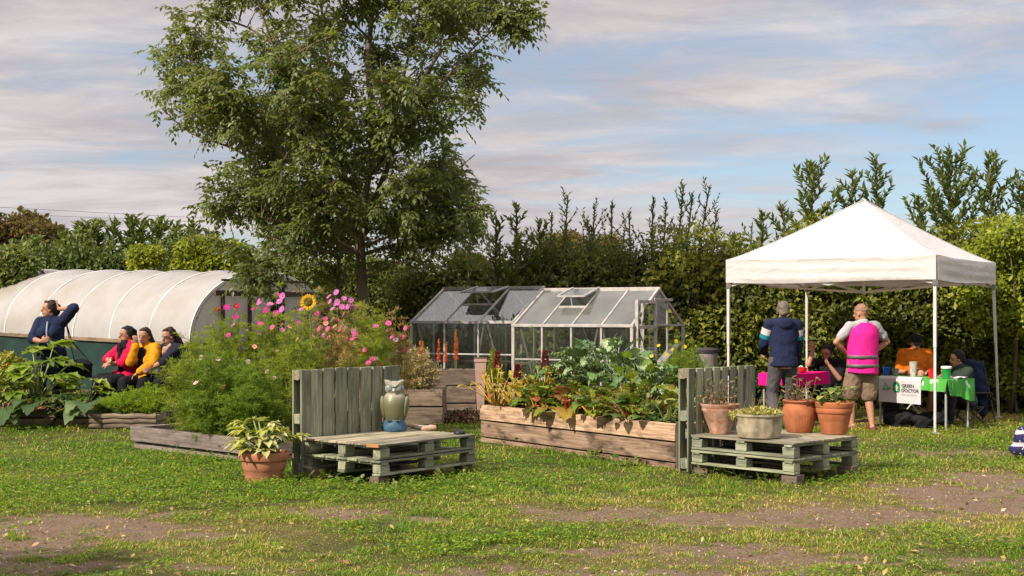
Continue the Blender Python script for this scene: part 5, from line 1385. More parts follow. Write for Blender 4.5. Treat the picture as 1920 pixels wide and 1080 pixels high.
    mb = MB(); mb.ell(c+f*.008, (.062, .02, .062), Matrix((s, -f, u_)), n=24, m=10); part('seed_head', mb, m_plain('seed head', (.10, .035, .012), .9, .2, .6, 60, .8, 160), root)
    # red hot pokers
    for k, (u, vt, vb) in enumerate([(787, 640, 683), (791.5, 640, 680), (822, 636, 684), (834, 642, 682), (853.5, 618, 684), (856, 632, 684)]):
        D = 19.95; b = P(u, 686, D); top = P(u+(3 if k in (3,) else .8), vt, D)
        lab = ['orange poker at the far left of the row', 'orange poker beside the one at the far left', 'red-orange poker left of the middle of the tall planter', 'leaning red-orange poker between the two straighter ones', 'tallest red-orange poker in the tall planter', 'shorter red-orange poker next to the tallest'][k]
        b.z = BED['k']['top']-.05; root = thing('poker_flower', lab, 'flower', b, 'red hot poker flowers'); st = MB(); st.tube([b, b.lerp(top, .5), top], [.006, .006, .004], 5); part('stem', st, m_stem, root)
        mb = MB(); H = (top-b).length; n_ = 170; t_ = rng.random(n_)**.8; a = rng.random(n_)*6.28
        z_ = np.array(b)[None]+(np.array(top-b))[None]*(.35+.65*t_)[:, None]; rr = .020*(1-t_*.7)
        d = np.stack([np.cos(a), np.sin(a), -.5+1.2*t_], 1); z_ = z_+d*np.array([1, 1, 0])*rr[:, None]*.3
        mb.leaves(z_, d, rng.normal(size=(n_, 3)), .035*(1-.5*t_), .014, t_); part('flower_spike', mb, m_leaf('poker florets', [(.80, .07, .02), (.80, .13, .03), (.75, .22, .05)], .2), root, 0)
        for j in range(10): pass
    mb = MB(); p = P(805, 676, 19.9); mb.box((0, 0, 0), (.19, .14, .17)); single('white_tub', mb, m_plain('greyish tub', (.45, .40, .37), .7, .3, .2), 'small pale box standing in the tall planter', 'box', (p.x, p.y, BED['k']['top']+.01), bevel=.01)
def bed_pt(k, s, d, z=None):
    b = BED[k]; p = b['A']+b['e']*s+b['n']*d; return Vector((p.x, p.y, (b['top']-.05) if z is None else z))
def leafy(name, label, c, n, H, L, W, mat, mst, group=None, shape=oval, ruffle=.1, cup=.15, el=(.5, 1.3), droop=.8, pet=.5, cat='plant', rs=.006, nu=12, nv=6, spread=.05, freq=5):
    """rosette plant: each leaf on its own stalk"""
    c = Vector(c); root = thing(name, label, cat, c, group); st = MB(); lf = MB()
    for i in range(n):
        a = i*2.4+R.uniform(-.5, .5); e = R.uniform(*el)*(1 if i > n*.4 else .8)
        d = Vector((math.cos(a)*math.cos(e), math.sin(a)*math.cos(e), math.sin(e)))
        q = c+Vector((math.cos(a), math.sin(a), 0))*spread*R.random(); tip = q+d*H*pet*R.uniform(.7, 1.1)
        st.tube(curve(q, tip, -.05, .03, 4), [rs*1.6, rs*1.4, rs*1.2, rs, rs*.8], 6)
        d2 = Vector((d.x, d.y, d.z-.15)); k = R.uniform(.7, 1.2)
        bent_leaf(lf, tip-d*.01, d2, L*k, W*k, shape, droop*R.uniform(.4, 1.2), cup, ruffle, nu, nv, R.random(), freq=freq)
        mid = [tip, tip+d2.normalized()*L*k*.4-Z3*(droop*L*k*.05), tip+d2.normalized()*L*k*.75-Z3*(droop*L*k*.24)]
        st.tube(mid, [rs*.8, rs*.5, rs*.2], 4, cap=False)
    part('stem', st, mst, root, 0); part('foliage', lf, mat, root, 0)
    return root
def center_bed():
    m_kale = m_leaf('kale leaves', [(.075, .145, .045), (.13, .225, .07), (.215, .32, .115), (.36, .45, .23)], .15, .4, .4, .25)
    m_chard = m_leaf('chard leaves', [(.05, .105, .012), (.10, .175, .02), (.20, .28, .03), (.40, .42, .055)], .3, .35, .45, .25)
    m_charm = m_leaf('chard leaves tinged', [(.07, .10, .015), (.17, .20, .03), (.36, .26, .04), (.28, .07, .03)], .3, .4, .4, .25)
    m_lime = m_leaf('lime leaves', [(.11, .19, .012), (.19, .28, .015), (.30, .38, .03)], .4, .45, .3, .15)
    m_sq = m_leaf('squash leaves', [(.08, .12, .03), (.14, .19, .045), (.23, .27, .07), (.33, .33, .08)], .3, .5, .3, .25)
    red = m_plain('red stalk', (.45, .018, .02), .35, .5, .3); yel = m_plain('yellow stalk', (.55, .35, .04), .4, .5); ora = m_plain('orange stalk', (.6, .18, .03), .4, .5)
    kst = m_plain('kale stalk', (.20, .27, .15), .5)
    G = 'kale plants in the centre bed'
    for (s, d, h, lab) in [(.25, .95, .62, 'kale plant at the left end of the kale row'), (.75, 1.0, .84, 'tall blue-green kale second from the left'), (1.15, 1.05, 1.04, 'tallest blue-green kale in front of the right greenhouse'), (1.6, 1.0, .84, 'kale plant right of the tallest one'), (2.05, .95, .66, 'kale plant under the open greenhouse door')]:
        c = bed_pt('c', s, d); c2 = c+Z3*(h*.35)
        r = leafy('kale_plant', lab, c2, 32, h*.62, .27, .18, m_kale, kst, G, heart, .16, .2, (.15, 1.35), .9, .75, spread=.06, freq=6)
        st = MB(); st.tube([c, c2+Z3*.05], [.018, .014], 8); part('stalk', st, kst, r)
    G = 'chard plants in the centre bed'
    spec = [(.85, .30, 'r', .36, m_charm, 'small red-stalked chard right of the amaranth'), (1.2, .42, 'o', .42, m_chard, 'chard with crinkled green leaves at the left of the chard row'), (1.5, .22, 'r', .40, m_charm, 'red-stalked chard leaning over the front plank'), (1.75, .5, 'y', .48, m_chard, 'large glossy chard in the middle of the row'),
            (2.0, .2, 'y', .40, m_chard, 'yellow-stalked chard at the front plank'), (2.3, .42, 'r', .52, m_chard, 'tall chard with bold red stalks'), (2.55, .2, 'r', .42, m_chard, 'chard whose leaf droops over the plank'), (2.6, .6, 'r', .5, m_chard, 'red-stalked chard at the right end of the row'), (1.05, .65, 'r', .45, m_charm, 'purple tinged chard behind the small one'), (.55, .62, 'o', .5, m_chard, 'green chard behind the amaranth'), (.98, .18, 'y', .40, m_chard, 'yellow-stalked chard right of the onion stalks')]
    for (s, d, k, h, m, lab) in spec:
        leafy('chard_plant', lab, bed_pt('c', s, d), 19, h*1.05, .30, .20, m, dict(r=red, o=ora, y=yel)[k], G, oval, .13, .12, (.35, 1.45), .95, .56, rs=.0085, freq=5)
    for (s, d, h, lab) in [(1.75, .95, .66, 'lime green plant left of its twin beside the kale'), (2.15, .8, .62, 'lime green plant right of its twin beside the kale')]:
        leafy('lime_plant', lab, bed_pt('c', s, d), 22, h, .14, .12, m_lime, m_stem, 'lime green plants beside the kale', heart, .05, .1, (.5, 1.4), .5, .95, spread=.1)
    for (s, d, lab) in [(2.75, .15, 'squash plant trailing over the front plank'), (3.05, .3, 'low squash plant near the right end of the centre bed'), (3.3, .45, 'squash plant by the second pallet bench back'), (3.0, .75, 'taller squash plant at the back right of the bed')]:
        leafy('squash_plant', lab, bed_pt('c', s, d), 24, .26, .13, .13, m_sq, m_stem, 'squash plants in the centre bed', heart, .06, .1, (.1, 1.2), .8, .95, spread=.14)
    # amaranth at the left end
    m_am = m_leaf('amaranth leaves', [(.36, .10, .05), (.50, .33, .04), (.56, .45, .08), (.34, .38, .06)], .4, .5, .2, .2)
    m_tas = m_leaf('amaranth tassel', [(.18, .01, .03), (.30, .02, .06), (.22, .02, .05)], .1, .8)
    for (s, d, h, lab) in [(.12, .18, .58, 'yellow-leaved amaranth with a dark red tassel at the left end of the bed'), (.45, .25, .46, 'yellow amaranth second from the left end of the bed'), (.62, .55, .60, 'amaranth with orange and red leaves before the kale')]:
        c = bed_pt('c', s, d); root = leafy('amaranth_plant', lab, c, 26, h*.9, .15, .085, m_am, yel, 'amaranth plants in the centre bed', oval, .05, .1, (.6, 1.45), 1.2, .9, spread=.07)
        mb = MB(); n = 260; t = rng.random(n); a = rng.random(n)*6.28; z = c.z+h*(.86+.36*t); rr = .028*(1.1-t)
        mb.leaves(np.stack([c.x+np.cos(a)*rr, c.y+np.sin(a)*rr, z], 1), np.stack([np.cos(a), np.sin(a), .4+0*a], 1), rng.normal(size=(n, 3)), .035, .02, rng.random(n)); part('tassel', mb, m_tas, root, 0)
    # thin spring onions / grassy stalks by the plank
    root = thing('onion_plant', 'upright pale green onion stalks by the front plank of the centre bed', 'plant', bed_pt('c', .75, .14)); mb = MB()
    for i in range(26): q = bed_pt('c', .45+R.random()*.6, .12+.08*R.random()); mb.tube(curve(q, q+Vector((R.uniform(-.06, .06), R.uniform(-.06, .06), R.uniform(.14, .3))), 0, .04, 3), [.007, .006, .005, .002], 5)
    part('foliage', mb, m_plain('onion leaf', (.2, .28, .09), .5), root, 0)
    # fennel and yellow daisies behind the second bench
    m_fen = m_leaf('fennel leaves', [(.13, .19, .025), (.2, .28, .03), (.3, .37, .05)], .4, .6, .2, .1)
    G = 'feathery fennel beside the second pallet bench'
    for (u, D, vt, r, nl, lab) in [(1290, 15.2, 628, .24, 5200, 'tall feathery fennel left of the water butt'), (1265, 15.6, 660, .24, 4600, 'shorter feathery fennel next to the squash'), (1315, 15.0, 668, .24, 4600, 'feathery fennel behind the left post of the second bench')]:
        x = (u-960)*D/F; z = gzf(x, D); feathery('fennel_plant', lab, (x, D, z), CH-(vt-HZ)*D/F-z, r, 14, m_fen, G, nl=nl, ll=.06, lw=.004)
    root = thing('daisy_plant', 'tall thin plant with small yellow flowers before the greenhouse gable', 'plant', gp(2.0, 16.3)); st = MB()
    pts = [(1235, 648), (1250, 664), (1268, 640), (1278, 668), (1262, 655), (1246, 680), (1222, 668), (1284, 650), (1228, 690), (1255, 700)]
    lf = MB()
    for (u, v) in pts:
        p = P(u, v, 16.3+R.uniform(-.1, .1)); cv = curve((2.0+R.uniform(-.1, .1), 16.3, .05), p, -.03, .04, 6); st.tube(cv, [.006, .005, .005, .004, .004, .003, .003], 4)
        for j in range(14): q = cv[R.randint(2, 5)]; a = R.random()*6.28; bent_leaf(lf, q+Z3*R.uniform(-.1, .1), (math.cos(a), math.sin(a), .3), .09, .025, oval, .5, .1, 0, 4, 2, R.random())
    part('stem', st, m_stem, root, 0); part('foliage', lf, m_fen, root, 0)
    for (u, v) in pts: flower(root, P(u, v, 16.25), (.72, .55, .02), .026, 9)
def left_beds():
    m_cou = m_leaf('courgette leaves', [(.09, .16, .02), (.16, .255, .028), (.27, .36, .04), (.40, .44, .09)], .35, .45, .35, .2)
    m_rh = m_leaf('broad dark leaves', [(.03, .06, .018), (.05, .10, .028), (.09, .15, .05), (.16, .22, .09)], .25, .4, .4, .25)
    G = 'courgette plants in the left bed'
    for (x, y, n, pe, lf, lab, fw) in [(-6.62, 17.75, 20, .86, .34, 'tallest courgette with upright leaves before the standing woman', [(-6.95, 17.55, .86)]), (-5.95, 17.85, 14, .46, .27, 'courgette with a leaf reaching towards the seated women', None), (-7.1, 17.6, 18, .55, .30, 'spreading courgette at the left edge of the photo', [(-7.0, 17.4, .72)]), (-6.25, 17.55, 14, .34, .24, 'low dark courgette in the middle of the left bed', None)]:
        courgette('courgette_plant', lab, (x, y, BED['l']['top']-.06), n, pe, lf, m_cou if 'dark' not in lab else m_rh, group=G, fw=fw, elr=(.7, 1.35) if 'tallest' in lab else (.35, 1.15))
    for (x, y, lab) in [(-6.45, 17.28, 'floppy broad leaves hanging over the front of the left bed'), (-6.85, 17.3, 'broad grey-green leaves drooping at the left of the left bed'), (-5.75, 17.4, 'broad dark leaves between the left bed and the trough')]:
        leafy('rhubarb_plant', lab, (x, y, BED['l']['top']-.05), 13, .32, .36, .27, m_rh, m_plain('reddish stalk', (.3, .12, .06), .5), 'broad-leaved plants along the left bed front', heart, .06, .12, (.1, 1.0), 1.1, .6, rs=.01)
    m_car = m_leaf('carrot tops', [(.16, .25, .018), (.26, .37, .026), (.40, .48, .05)], .4, .55, .2, .1)
    for (x, y, h, lab) in [(-5.45, 17.38, .30, 'bright feathery carrot top at the left of the trough'), (-5.2, 17.42, .36, 'bright feathery carrot top in the middle of the trough'), (-4.93, 17.4, .46, 'tallest bright feathery carrot top in the trough')]:
        feathery('carrot_plant', lab, (x, y, BED['t']['top']-.06), h, .2, 14, m_car, 'carrot tops in the trough', nl=3200, ll=.045, lw=.006, low=.3)
    m_nas = m_leaf('nasturtium leaves', [(.12, .15, .02), (.22, .25, .03), (.38, .34, .05), (.5, .22, .03)], .35)
    shrub('nasturtium_plant', 'yellowing bushy plant at the far left behind the courgettes', 'plant', gp(-7.35, 18.6), [(Vector((-7.35+R.uniform(-.4, .35), 18.6+R.uniform(-.2, .2), R.uniform(.4, .95))), (.16, .14, .13)) for k in range(14)], 2600, .07, .06, m_nas, core=False, stems=6, woody='stem')
    mb = MB(); p = P(243, 757, 17.3); mb.ell((0, 0, 0), (.035, .03, .028), n=10, m=7); single('white_stone', mb, m_plain('pale stone', (.6, .57, .55), .8), 'small white stone among the carrot tops on the trough', 'stone', tuple(Vector((p.x, p.y, BED['t']['top']-.03))))
    # broad leaves creeping out below the benches
    m_dock = m_leaf('dock leaves', [(.05, .10, .015), (.09, .16, .02), (.16, .21, .035), (.26, .26, .06)], .3, .45, .3, .25)
    G = 'weeds at the foot of the benches and beds'
    W = [(605, 898, 'dark weeds under the left side of the owl bench'), (660, 915, 'weed tuft before the owl bench, near its left side'), (760, 925, 'weeds before the front corner of the owl bench'), (850, 905, 'weed tuft below the right side of the owl bench'), (880, 890, 'leafy weeds at the right corner of the owl bench'),
         (1395, 895, 'clover-like weeds before the left side of the pot bench'), (1330, 893, 'weeds at the left corner of the pot bench'), (1455, 905, 'tall weed sprig before the front corner of the pot bench'), (1540, 900, 'weeds right of the front corner of the pot bench'), (1585, 885, 'low weeds at the right corner of the pot bench'),
         (1110, 860, 'rosette weed before the middle of the sleeper bed'), (1170, 872, 'small weed with a yellow bloom before the sleeper bed'), (960, 835, 'weed at the left end of the sleeper bed front'), (545, 905, 'weeds beside the big terracotta pot')]
    for (u, v, lab) in W:
        p = Gp(u, v); leafy('weed_plant', lab, (p.x, p.y, gzf(p.x, p.y)-.01), 26, .13, .07, .045, m_dock, m_stem, G, oval, .04, .1, (.2, 1.3), .6, .8, rs=.002, nu=5, nv=3, spread=.16)
# ================================================================ people
def to_mesh(mb, voxel, name, smooth=4, org=(0, 0, 0), wr=0, ws=9, clip=None):
    """fuse overlapping forms into one continuous skin"""
    me = mb.mesh('tmp', org, 0); o = bpy.data.objects.new('tmp', me); COL.objects.link(o)
    r = o.modifiers.new('r', 'REMESH'); r.mode = 'VOXEL'; r.voxel_size = voxel; r.use_smooth_shade = True
    s = o.modifiers.new('s', 'SMOOTH'); s.iterations = smooth; s.factor = .5
    dg = bpy.context.evaluated_depsgraph_get(); out = bpy.data.meshes.new_from_object(o.evaluated_get(dg)); out.name = name
    bpy.data.objects.remove(o); bpy.data.meshes.remove(me)
    n = len(out.vertices)
    if wr and n:
        co = np.zeros(n*3, np.float32); out.vertices.foreach_get('co', co); co = co.reshape(-1, 3)
        no = np.zeros(n*3, np.float32); out.vertices.foreach_get('normal', no); no = no.reshape(-1, 3)
        d = vnoise(co[:, 0]*ws+co[:, 2]*ws*.55, co[:, 2]*ws*1.2-co[:, 1]*ws*.8, 3)+.6*vnoise(co[:, 0]*ws*2.3-co[:, 2]*ws*1.4, co[:, 1]*ws*2+co[:, 2]*ws*1.9, 8)-.8
        out.vertices.foreach_set('co', (co+no*(d*wr)[:, None]).astype(np.float32).ravel())
    at = out.attributes.new('lp', 'FLOAT_VECTOR', 'POINT'); at = out.attributes.new('rnd', 'FLOAT', 'POINT')
    out.polygons.foreach_set('use_smooth', np.ones(len(out.polygons), bool)); out.update()
    return out
def ik(a, b, l1, l2, hint):
    d = b-a; L = min(d.length, (l1+l2)*.999); L = max(L, abs(l1-l2)*1.05+.001); u = d.normalized()
    x = (l1*l1-l2*l2+L*L)/(2*L); h = math.sqrt(max(0, l1*l1-x*x))
    p = hint-u*hint.dot(u)
    if p.length < 1e-4: p = Vector((0, 0, 1))
    return a+u*x+p.normalized()*h, a+u*L
def skins(): return dict(light=m_skin('skin light', (.52, .30, .21)), tan=m_skin('skin tan', (.44, .235, .15)), mid=m_skin('skin mid', (.38, .20, .13)), brown=m_skin('skin brown', (.30, .15, .09)))
SK_ = {}
def person(label, loc, face, k=1.0, hip=.92, lean=0, side=0, head=(0, 0), hands=None, feet=None, elbow=None, knee=None, skin='mid', female=False, top=None, bottom=None, shoes=None, hair=None, face_parts=True, hand_dir=None, extra=None, girth=1.0, palm=(0, 0)):
    """local frame: r = person's right, f = forwards, z up (metres, times k)"""
    if not SK_: SK_.update(skins())
    loc = Vector(loc); a = math.radians(face); f = Vector((math.sin(a), math.cos(a), 0)); r = Vector((f.y, -f.x, 0))
    def W(p): return loc+(r*p[0]+f*p[1]+Z3*p[2])*k
    root = thing('person', label, 'person', loc)
    ln, sd_ = math.radians(lean), math.radians(side)
    sp = (Z3*math.cos(ln)+f*math.sin(ln)+r*math.sin(sd_)).normalized(); fw = (f-sp*f.dot(sp)).normalized(); rt = fw.cross(sp)
    Mt = (rt, fw, sp)
    pel = W((0, 0, hip)); g = girth
    def T(x, y, z): return pel+(rt*x+fw*y+sp*z)*k
    sw = .165 if female else .19; hw = .095 if female else .088
    sh = {s: T(sw*s, -.005, .455) for s in (1, -1)}; hp = {s: T(hw*s, 0, -.03) for s in (1, -1)}
    neck = T(0, -.005, .50); yaw, pit = math.radians(head[0]), math.radians(head[1])
    hf = (fw*math.cos(yaw)+rt*math.sin(yaw)).normalized(); up0 = (Z3*.75+sp*.25).normalized(); hf = (hf-up0*hf.dot(up0)).normalized()
    hr = hf.cross(up0)
    hf, hu = (hf*math.cos(pit)-up0*math.sin(pit)), (up0*math.cos(pit)+hf*math.sin(pit))
    Hc = neck+up0*.135*k+hf*.03*k
    Mh = (hr, hf, hu)
    def Hd(x, y, z): return Hc+(hr*x+hf*y+hu*z)*k
    hands = hands or {}; feet = feet or {}; elbow = elbow or {}; knee = knee or {}
    J = {}
    for s in (1, -1):
        ht = hands.get(s, (s*.27, .04, hip-.08)); t_ = W(ht)
        e, w_ = ik(sh[s], t_, .29*k, .255*k, (lambda h: r*h[0]+f*h[1]+Z3*h[2])(elbow.get(s, (s*.6, -.7, -.2))))
        ft = W(feet.get(s, (s*.11, .0, .07)))
        kn, an = ik(hp[s], ft, .44*k, .43*k, (lambda h: r*h[0]+f*h[1]+Z3*h[2])(knee.get(s, (s*.15, 1, .1))))
        J[s] = (e, w_, kn, an)
    # ---- body: one continuous surface
    B = MB()
    FEM = [(-.14, .150, .115), (-.04, .178, .13), (.06, .158, .118), (.16, .143, .11), (.27, .152, .113), (.37, .158, .103), (.43, .143, .08), (.478, .075, .058)]
    MAL = [(-.14, .140, .108), (-.04, .163, .122), (.06, .157, .115), (.16, .155, .112), (.28, .172, .118), (.38, .182, .112), (.44, .160, .085), (.487, .085, .062)]
    def loft(m, secs):
        V = []; n = 22
        for z, rx, ry in secs: V += [tuple(T(rx*math.cos(6.2832*q/n), -.006+ry*math.sin(6.2832*q/n), z)) for q in range(n)]
        K = len(secs)
        m.add(V, [[(j*n+q, j*n+(q+1) % n, (j+1)*n+(q+1) % n, (j+1)*n+q) for j in range(K-1) for q in range(n)], [tuple(range(n-1, -1, -1))], [tuple((K-1)*n+q for q in range(n))]])
    def torso(m, i=0.0, hem=0, fl=0, mn=0):
        secs = FEM if female else MAL
        if hem > 0: secs = [(-.04-hem, secs[1][1]+.012+fl, secs[1][2]+.012+fl)]+secs[1:]
        loft(m, [(z, (max(x, mn)+i)*g, (max(y, mn*.66)+i)*g) for z, x, y in secs])
        if female:
            for s in (1, -1): m.ell(T(.075*s, .095*g, .30), tuple(x*k for x in (.065+i, .055+i, .065+i)), Mt)
        for s in (1, -1): m.cap(T(0, -.01, .44), sh[s], (.075+i)*k, (.058+i)*k)
    torso(B)
    B.cap(neck-sp*.06*k, Hd(0, -.02, -.05), .058*k, .053*k)
    B.ell(Hd(0, -.005, .03), (.076*k, .097*k, .098*k), Mh, 18, 12); B.ell(Hd(0, .018, -.045), (.058*k, .072*k, .075*k), Mh, 16, 10)
    B.ell(Hd(0, .058, -.095), (.028*k, .026*k, .022*k), Mh)
    B.tube([Hd(0, .085, .022), Hd(0, .108, -.012), Hd(0, .112, -.022), Hd(0, .09, -.034)], [.009*k, .013*k, .015*k, .008*k], 8)
    for s in (1, -1):
        B.ell(Hd(.078*s, -.005, -.01), (.010*k, .02*k, .032*k), Mh); B.ell(Hd(.032*s, .079, .032), (.026*k, .012*k, .009*k), Mh)
    B.ell(Hd(0, .088, -.060), (.024*k, .010*k, .010*k), Mh)
    fing = []
    for s in (1, -1):
        e, w_, kn, an = J[s]
        B.cap(sh[s], e, .050*k*g, .039*k*g); B.cap(e, e.lerp(w_, .35), .039*k*g, .041*k*g); B.cap(e.lerp(w_, .35), w_, .041*k*g, .027*k)
        B.cap(hp[s], hp[s].lerp(kn, .5), .090*k*g, .074*k*g); B.cap(hp[s].lerp(kn, .5), kn, .074*k*g, .055*k*g)
        B.cap(kn, kn.lerp(an, .35)-(0*f), .054*k*g, .056*k*g); B.cap(kn.lerp(an, .35), an, .056*k*g, .036*k)
        # foot
        fd = f; fd = (f+r*.25*s).normalized()
        B.cap(an-fd*.03*k-Z3*.03*k, an+fd*.13*k-Z3*.045*k, .034*k, .026*k, el=1.2)
        # hand: palm, four fingers and a thumb
        hd = (w_-e).normalized()
        if hand_dir and s in hand_dir: hd = (r*hand_dir[s][0]+f*hand_dir[s][1]+Z3*hand_dir[s][2]).normalized()
        pn = (fw*.6+sp*.2-rt*s*.7); pn = (pn-hd*pn.dot(hd)).normalized(); ps = hd.cross(pn)
        B.ell(w_+hd*.05*k, (.038*k, .017*k, .052*k), (ps, pn, hd), 12, 9)
        for q, (o, l) in enumerate(((-.028, .062), (-.010, .072), (.010, .068), (.028, .052))):
            b0 = w_+hd*.085*k+ps*o*k; b1 = b0+(hd*.92+pn*-.3)*l*.5*k+ps*o*.2*k; b2 = b1+(hd*.65-pn*.75)*l*.5*k
            B.tube([b0-hd*.02*k, b0, b1, b2], [.011*k, .0105*k, .010*k, .008*k], 7)
        ts = -1 if s == 1 else 1
        t0 = w_+hd*.03*k-ps*.030*k; B.tube([t0, t0-ps*.022*k+hd*.022*k-pn*.008*k, t0-ps*.028*k+hd*.052*k-pn*.02*k], [.014*k, .0125*k, .010*k], 7)
    bm = to_mesh(B, .0085*k, 'body', 3, ORG[root.name]); link('body', bm, SK_[skin], root)
    # ---- clothes
    def seg(m, p, q, r1, r2, f0, f1):
        """part of a limb between fractions"""
        a0, a1 = p.lerp(q, f0), p.lerp(q, f1); m.cap(a0, a1, r1+(r2-r1)*f0, r1+(r2-r1)*f1)
    if bottom:
        m = MB(); i = bottom.get('i', .014); ln_ = bottom['len']
        m.ell(T(0, -.01, -.055), tuple(x*k for x in ((.150+i)*g, (.112+i)*g, .11+i)), Mt)
        for s in (1, -1):
            e, w_, kn, an = J[s]; fl = bottom.get('flare', 0)
            m.cap(hp[s], hp[s].lerp(kn, min(1, ln_)), (.094*g+i)*k, (.062*g+i+fl)*k if ln_ >= 1 else (.08*g+i+fl)*k)
            if ln_ > 1: m.cap(kn, kn.lerp(an, ln_-1), (.060*g+i)*k, (.048+i+fl)*k)
        if bottom.get('skirt'):
            mid = (J[1][2]+J[-1][2])/2
            for s in (1, -1): m.cap(hp[s].lerp(hp[-s], .3), J[s][2].lerp(J[-s][2], .25), .12*k, .10*k); m.cap(J[s][2].lerp(J[-s][2], .2), J[s][3].lerp(J[-s][3], .2), .10*k, .10*k)
        link(bottom.get('name', 'trousers'), to_mesh(m, .011*k, 'trousers', 3, ORG[root.name], .011*k, 13), bottom['mat'], root)
    if top:
        m = MB(); i = top.get('i', .016); torso(m, i, top.get('hem', .08) if hip > .7 else 0, top.get('flare', 0), top.get('mn', 0))
        m.cap(T(0, -.012, .44), T(0, -.012, .495), (.085+i)*k, (.062+i)*k)
        hem = top.get('hem', .08)
        if hem > .05 and hip < .7:
            for s in (1, -1):
                d = (J[s][2]-hp[s]).normalized(); m.cap(hp[s], hp[s]+d*hem*k, (.098*g+i)*k, (.098*g+i+top.get('flare', .0))*k)
            d = ((J[1][2]+J[-1][2])/2-(hp[1]+hp[-1])/2).normalized(); m.cap(T(0, 0, -.03), T(0, 0, -.03)+d*hem*k, (.12*g+i)*k, (.12*g+i)*k)
        sl = top.get('sleeve', 2)
        for s in (1, -1):
            e, w_, kn, an = J[s]
            if sl > 0: m.cap(sh[s], sh[s].lerp(e, min(1, sl)), (.058*g+i)*k, (.050*g+i)*k)
            if sl > 1: m.cap(e, e.lerp(w_, sl-1), (.050*g+i)*k, (.038+i)*k)
        if top.get('hood'):
            m.ell(T(0, -.105, .46), (.115*k, .07*k, .085*k), Mt); m.ell(T(0, -.06, .50), (.11*k, .09*k, .05*k), Mt)
        link(top.get('name', 'shirt'), to_mesh(m, .011*k, 'shirt', 3, ORG[root.name], top.get('wr', .014)*k, 12), top['mat'], root)
    if shoes:
        for s in (1, -1):
            e, w_, kn, an = J[s]; fd = (f+r*.25*s).normalized(); m = MB()
            m.cap(an-fd*.04*k-Z3*.028*k, an+fd*.15*k-Z3*.040*k, .044*k, .034*k); m.cap(an, an-Z3*.02*k, .048*k, .045*k)
            link('shoe', to_mesh(m, .009*k, 'shoe', 2, ORG[root.name]), shoes, root)
    if hair:
        m = MB(); st = hair['style']
        if st == 'buzz':
            m.ell(Hd(0, -.016, .045), (.078*k, .095*k, .090*k), Mh, 18, 12)
        elif st in ('short', 'bun', 'long'):
            m.ell(Hd(0, -.032, .048), (.087*k, .098*k, .093*k), Mh, 18, 12)
            m.ell(Hd(0, .022, .108), (.058*k, .045*k, .024*k), Mh)
            for s in (1, -1): m.ell(Hd(.068*s, -.022, .015), (.022*k, .045*k, .055*k), Mh)
            m.ell(Hd(0, -.075, -.015), (.068*k, .045*k, .07*k), Mh)
        if st == 'bun': m.ell(Hd(0, -.11, -.03), (.055*k, .05*k, .07*k), Mh); m.ell(Hd(0, -.12, .03), (.05*k, .045*k, .05*k), Mh)
        if st == 'long':
            for (x, y, z, rr) in hair['fall']: pass
            pts = hair['fall']; 
            for s in hair.get('sides', (0,)):
                m.tube([Hd(.05*s, -.07, .03)]+[Hd(x+.05*s, y, z) for (x, y, z, rr) in pts], [.065*k]+[rr*k for (x, y, z, rr) in pts], 10)
        hm = to_mesh(m, .008*k, 'hair', 2, ORG[root.name], .012*k, 30)
        link('hair', hm, hair['mat'], root)
        if st == 'cap_': pass
    if hair and hair.get('cap'):
        m = MB(); m.ell(Hd(0, -.008, .07), (.088*k, .108*k, .075*k), Mh, 18, 12); m.ell(Hd(0, .11, .055), (.07*k, .07*k, .012*k), Mh)
        link('cap', to_mesh(m, .008*k, 'cap', 2, ORG[root.name]), hair['cap'], root)
    if face_parts:
        dk = m_plain('eye dark', (.03, .02, .018), .4, .5)
        for s in (1, -1):
            m = MB(); m.ell(Hd(.032*s, .0865, .010), (.009*k, .006*k, .0038*k), Mh, 10, 6); part('eye', m, dk, root)
            m = MB(); m.tube([Hd(.016*s, .093, .034), Hd(.033*s, .091, .039), Hd(.050*s, .078, .034)], .0024*k, 6); part('eyebrow', m, dk, root)
        m = MB(); m.tube([Hd(-.024, .086, -.060), Hd(0, .097, -.061), Hd(.024, .086, -.060)], [.004*k, .0065*k, .004*k], 6); part('mouth', m, m_plain('lips', (.30, .09, .075), .5), root)
    J['T'] = T; J['Hd'] = Hd; J['sh'] = sh; J['hp'] = hp; J['W'] = W; J['Mt'] = Mt; J['root'] = root; J['k'] = k; J['Mh'] = Mh; J['g'] = g; J['loft'] = loft
    return J
def cloth(name, J, mb, mat, vox=.009, wr=.01, ws=14, sm_=2): return link(name, to_mesh(mb, vox, name, sm_, ORG[J['root'].name], wr, ws), mat, J['root'])

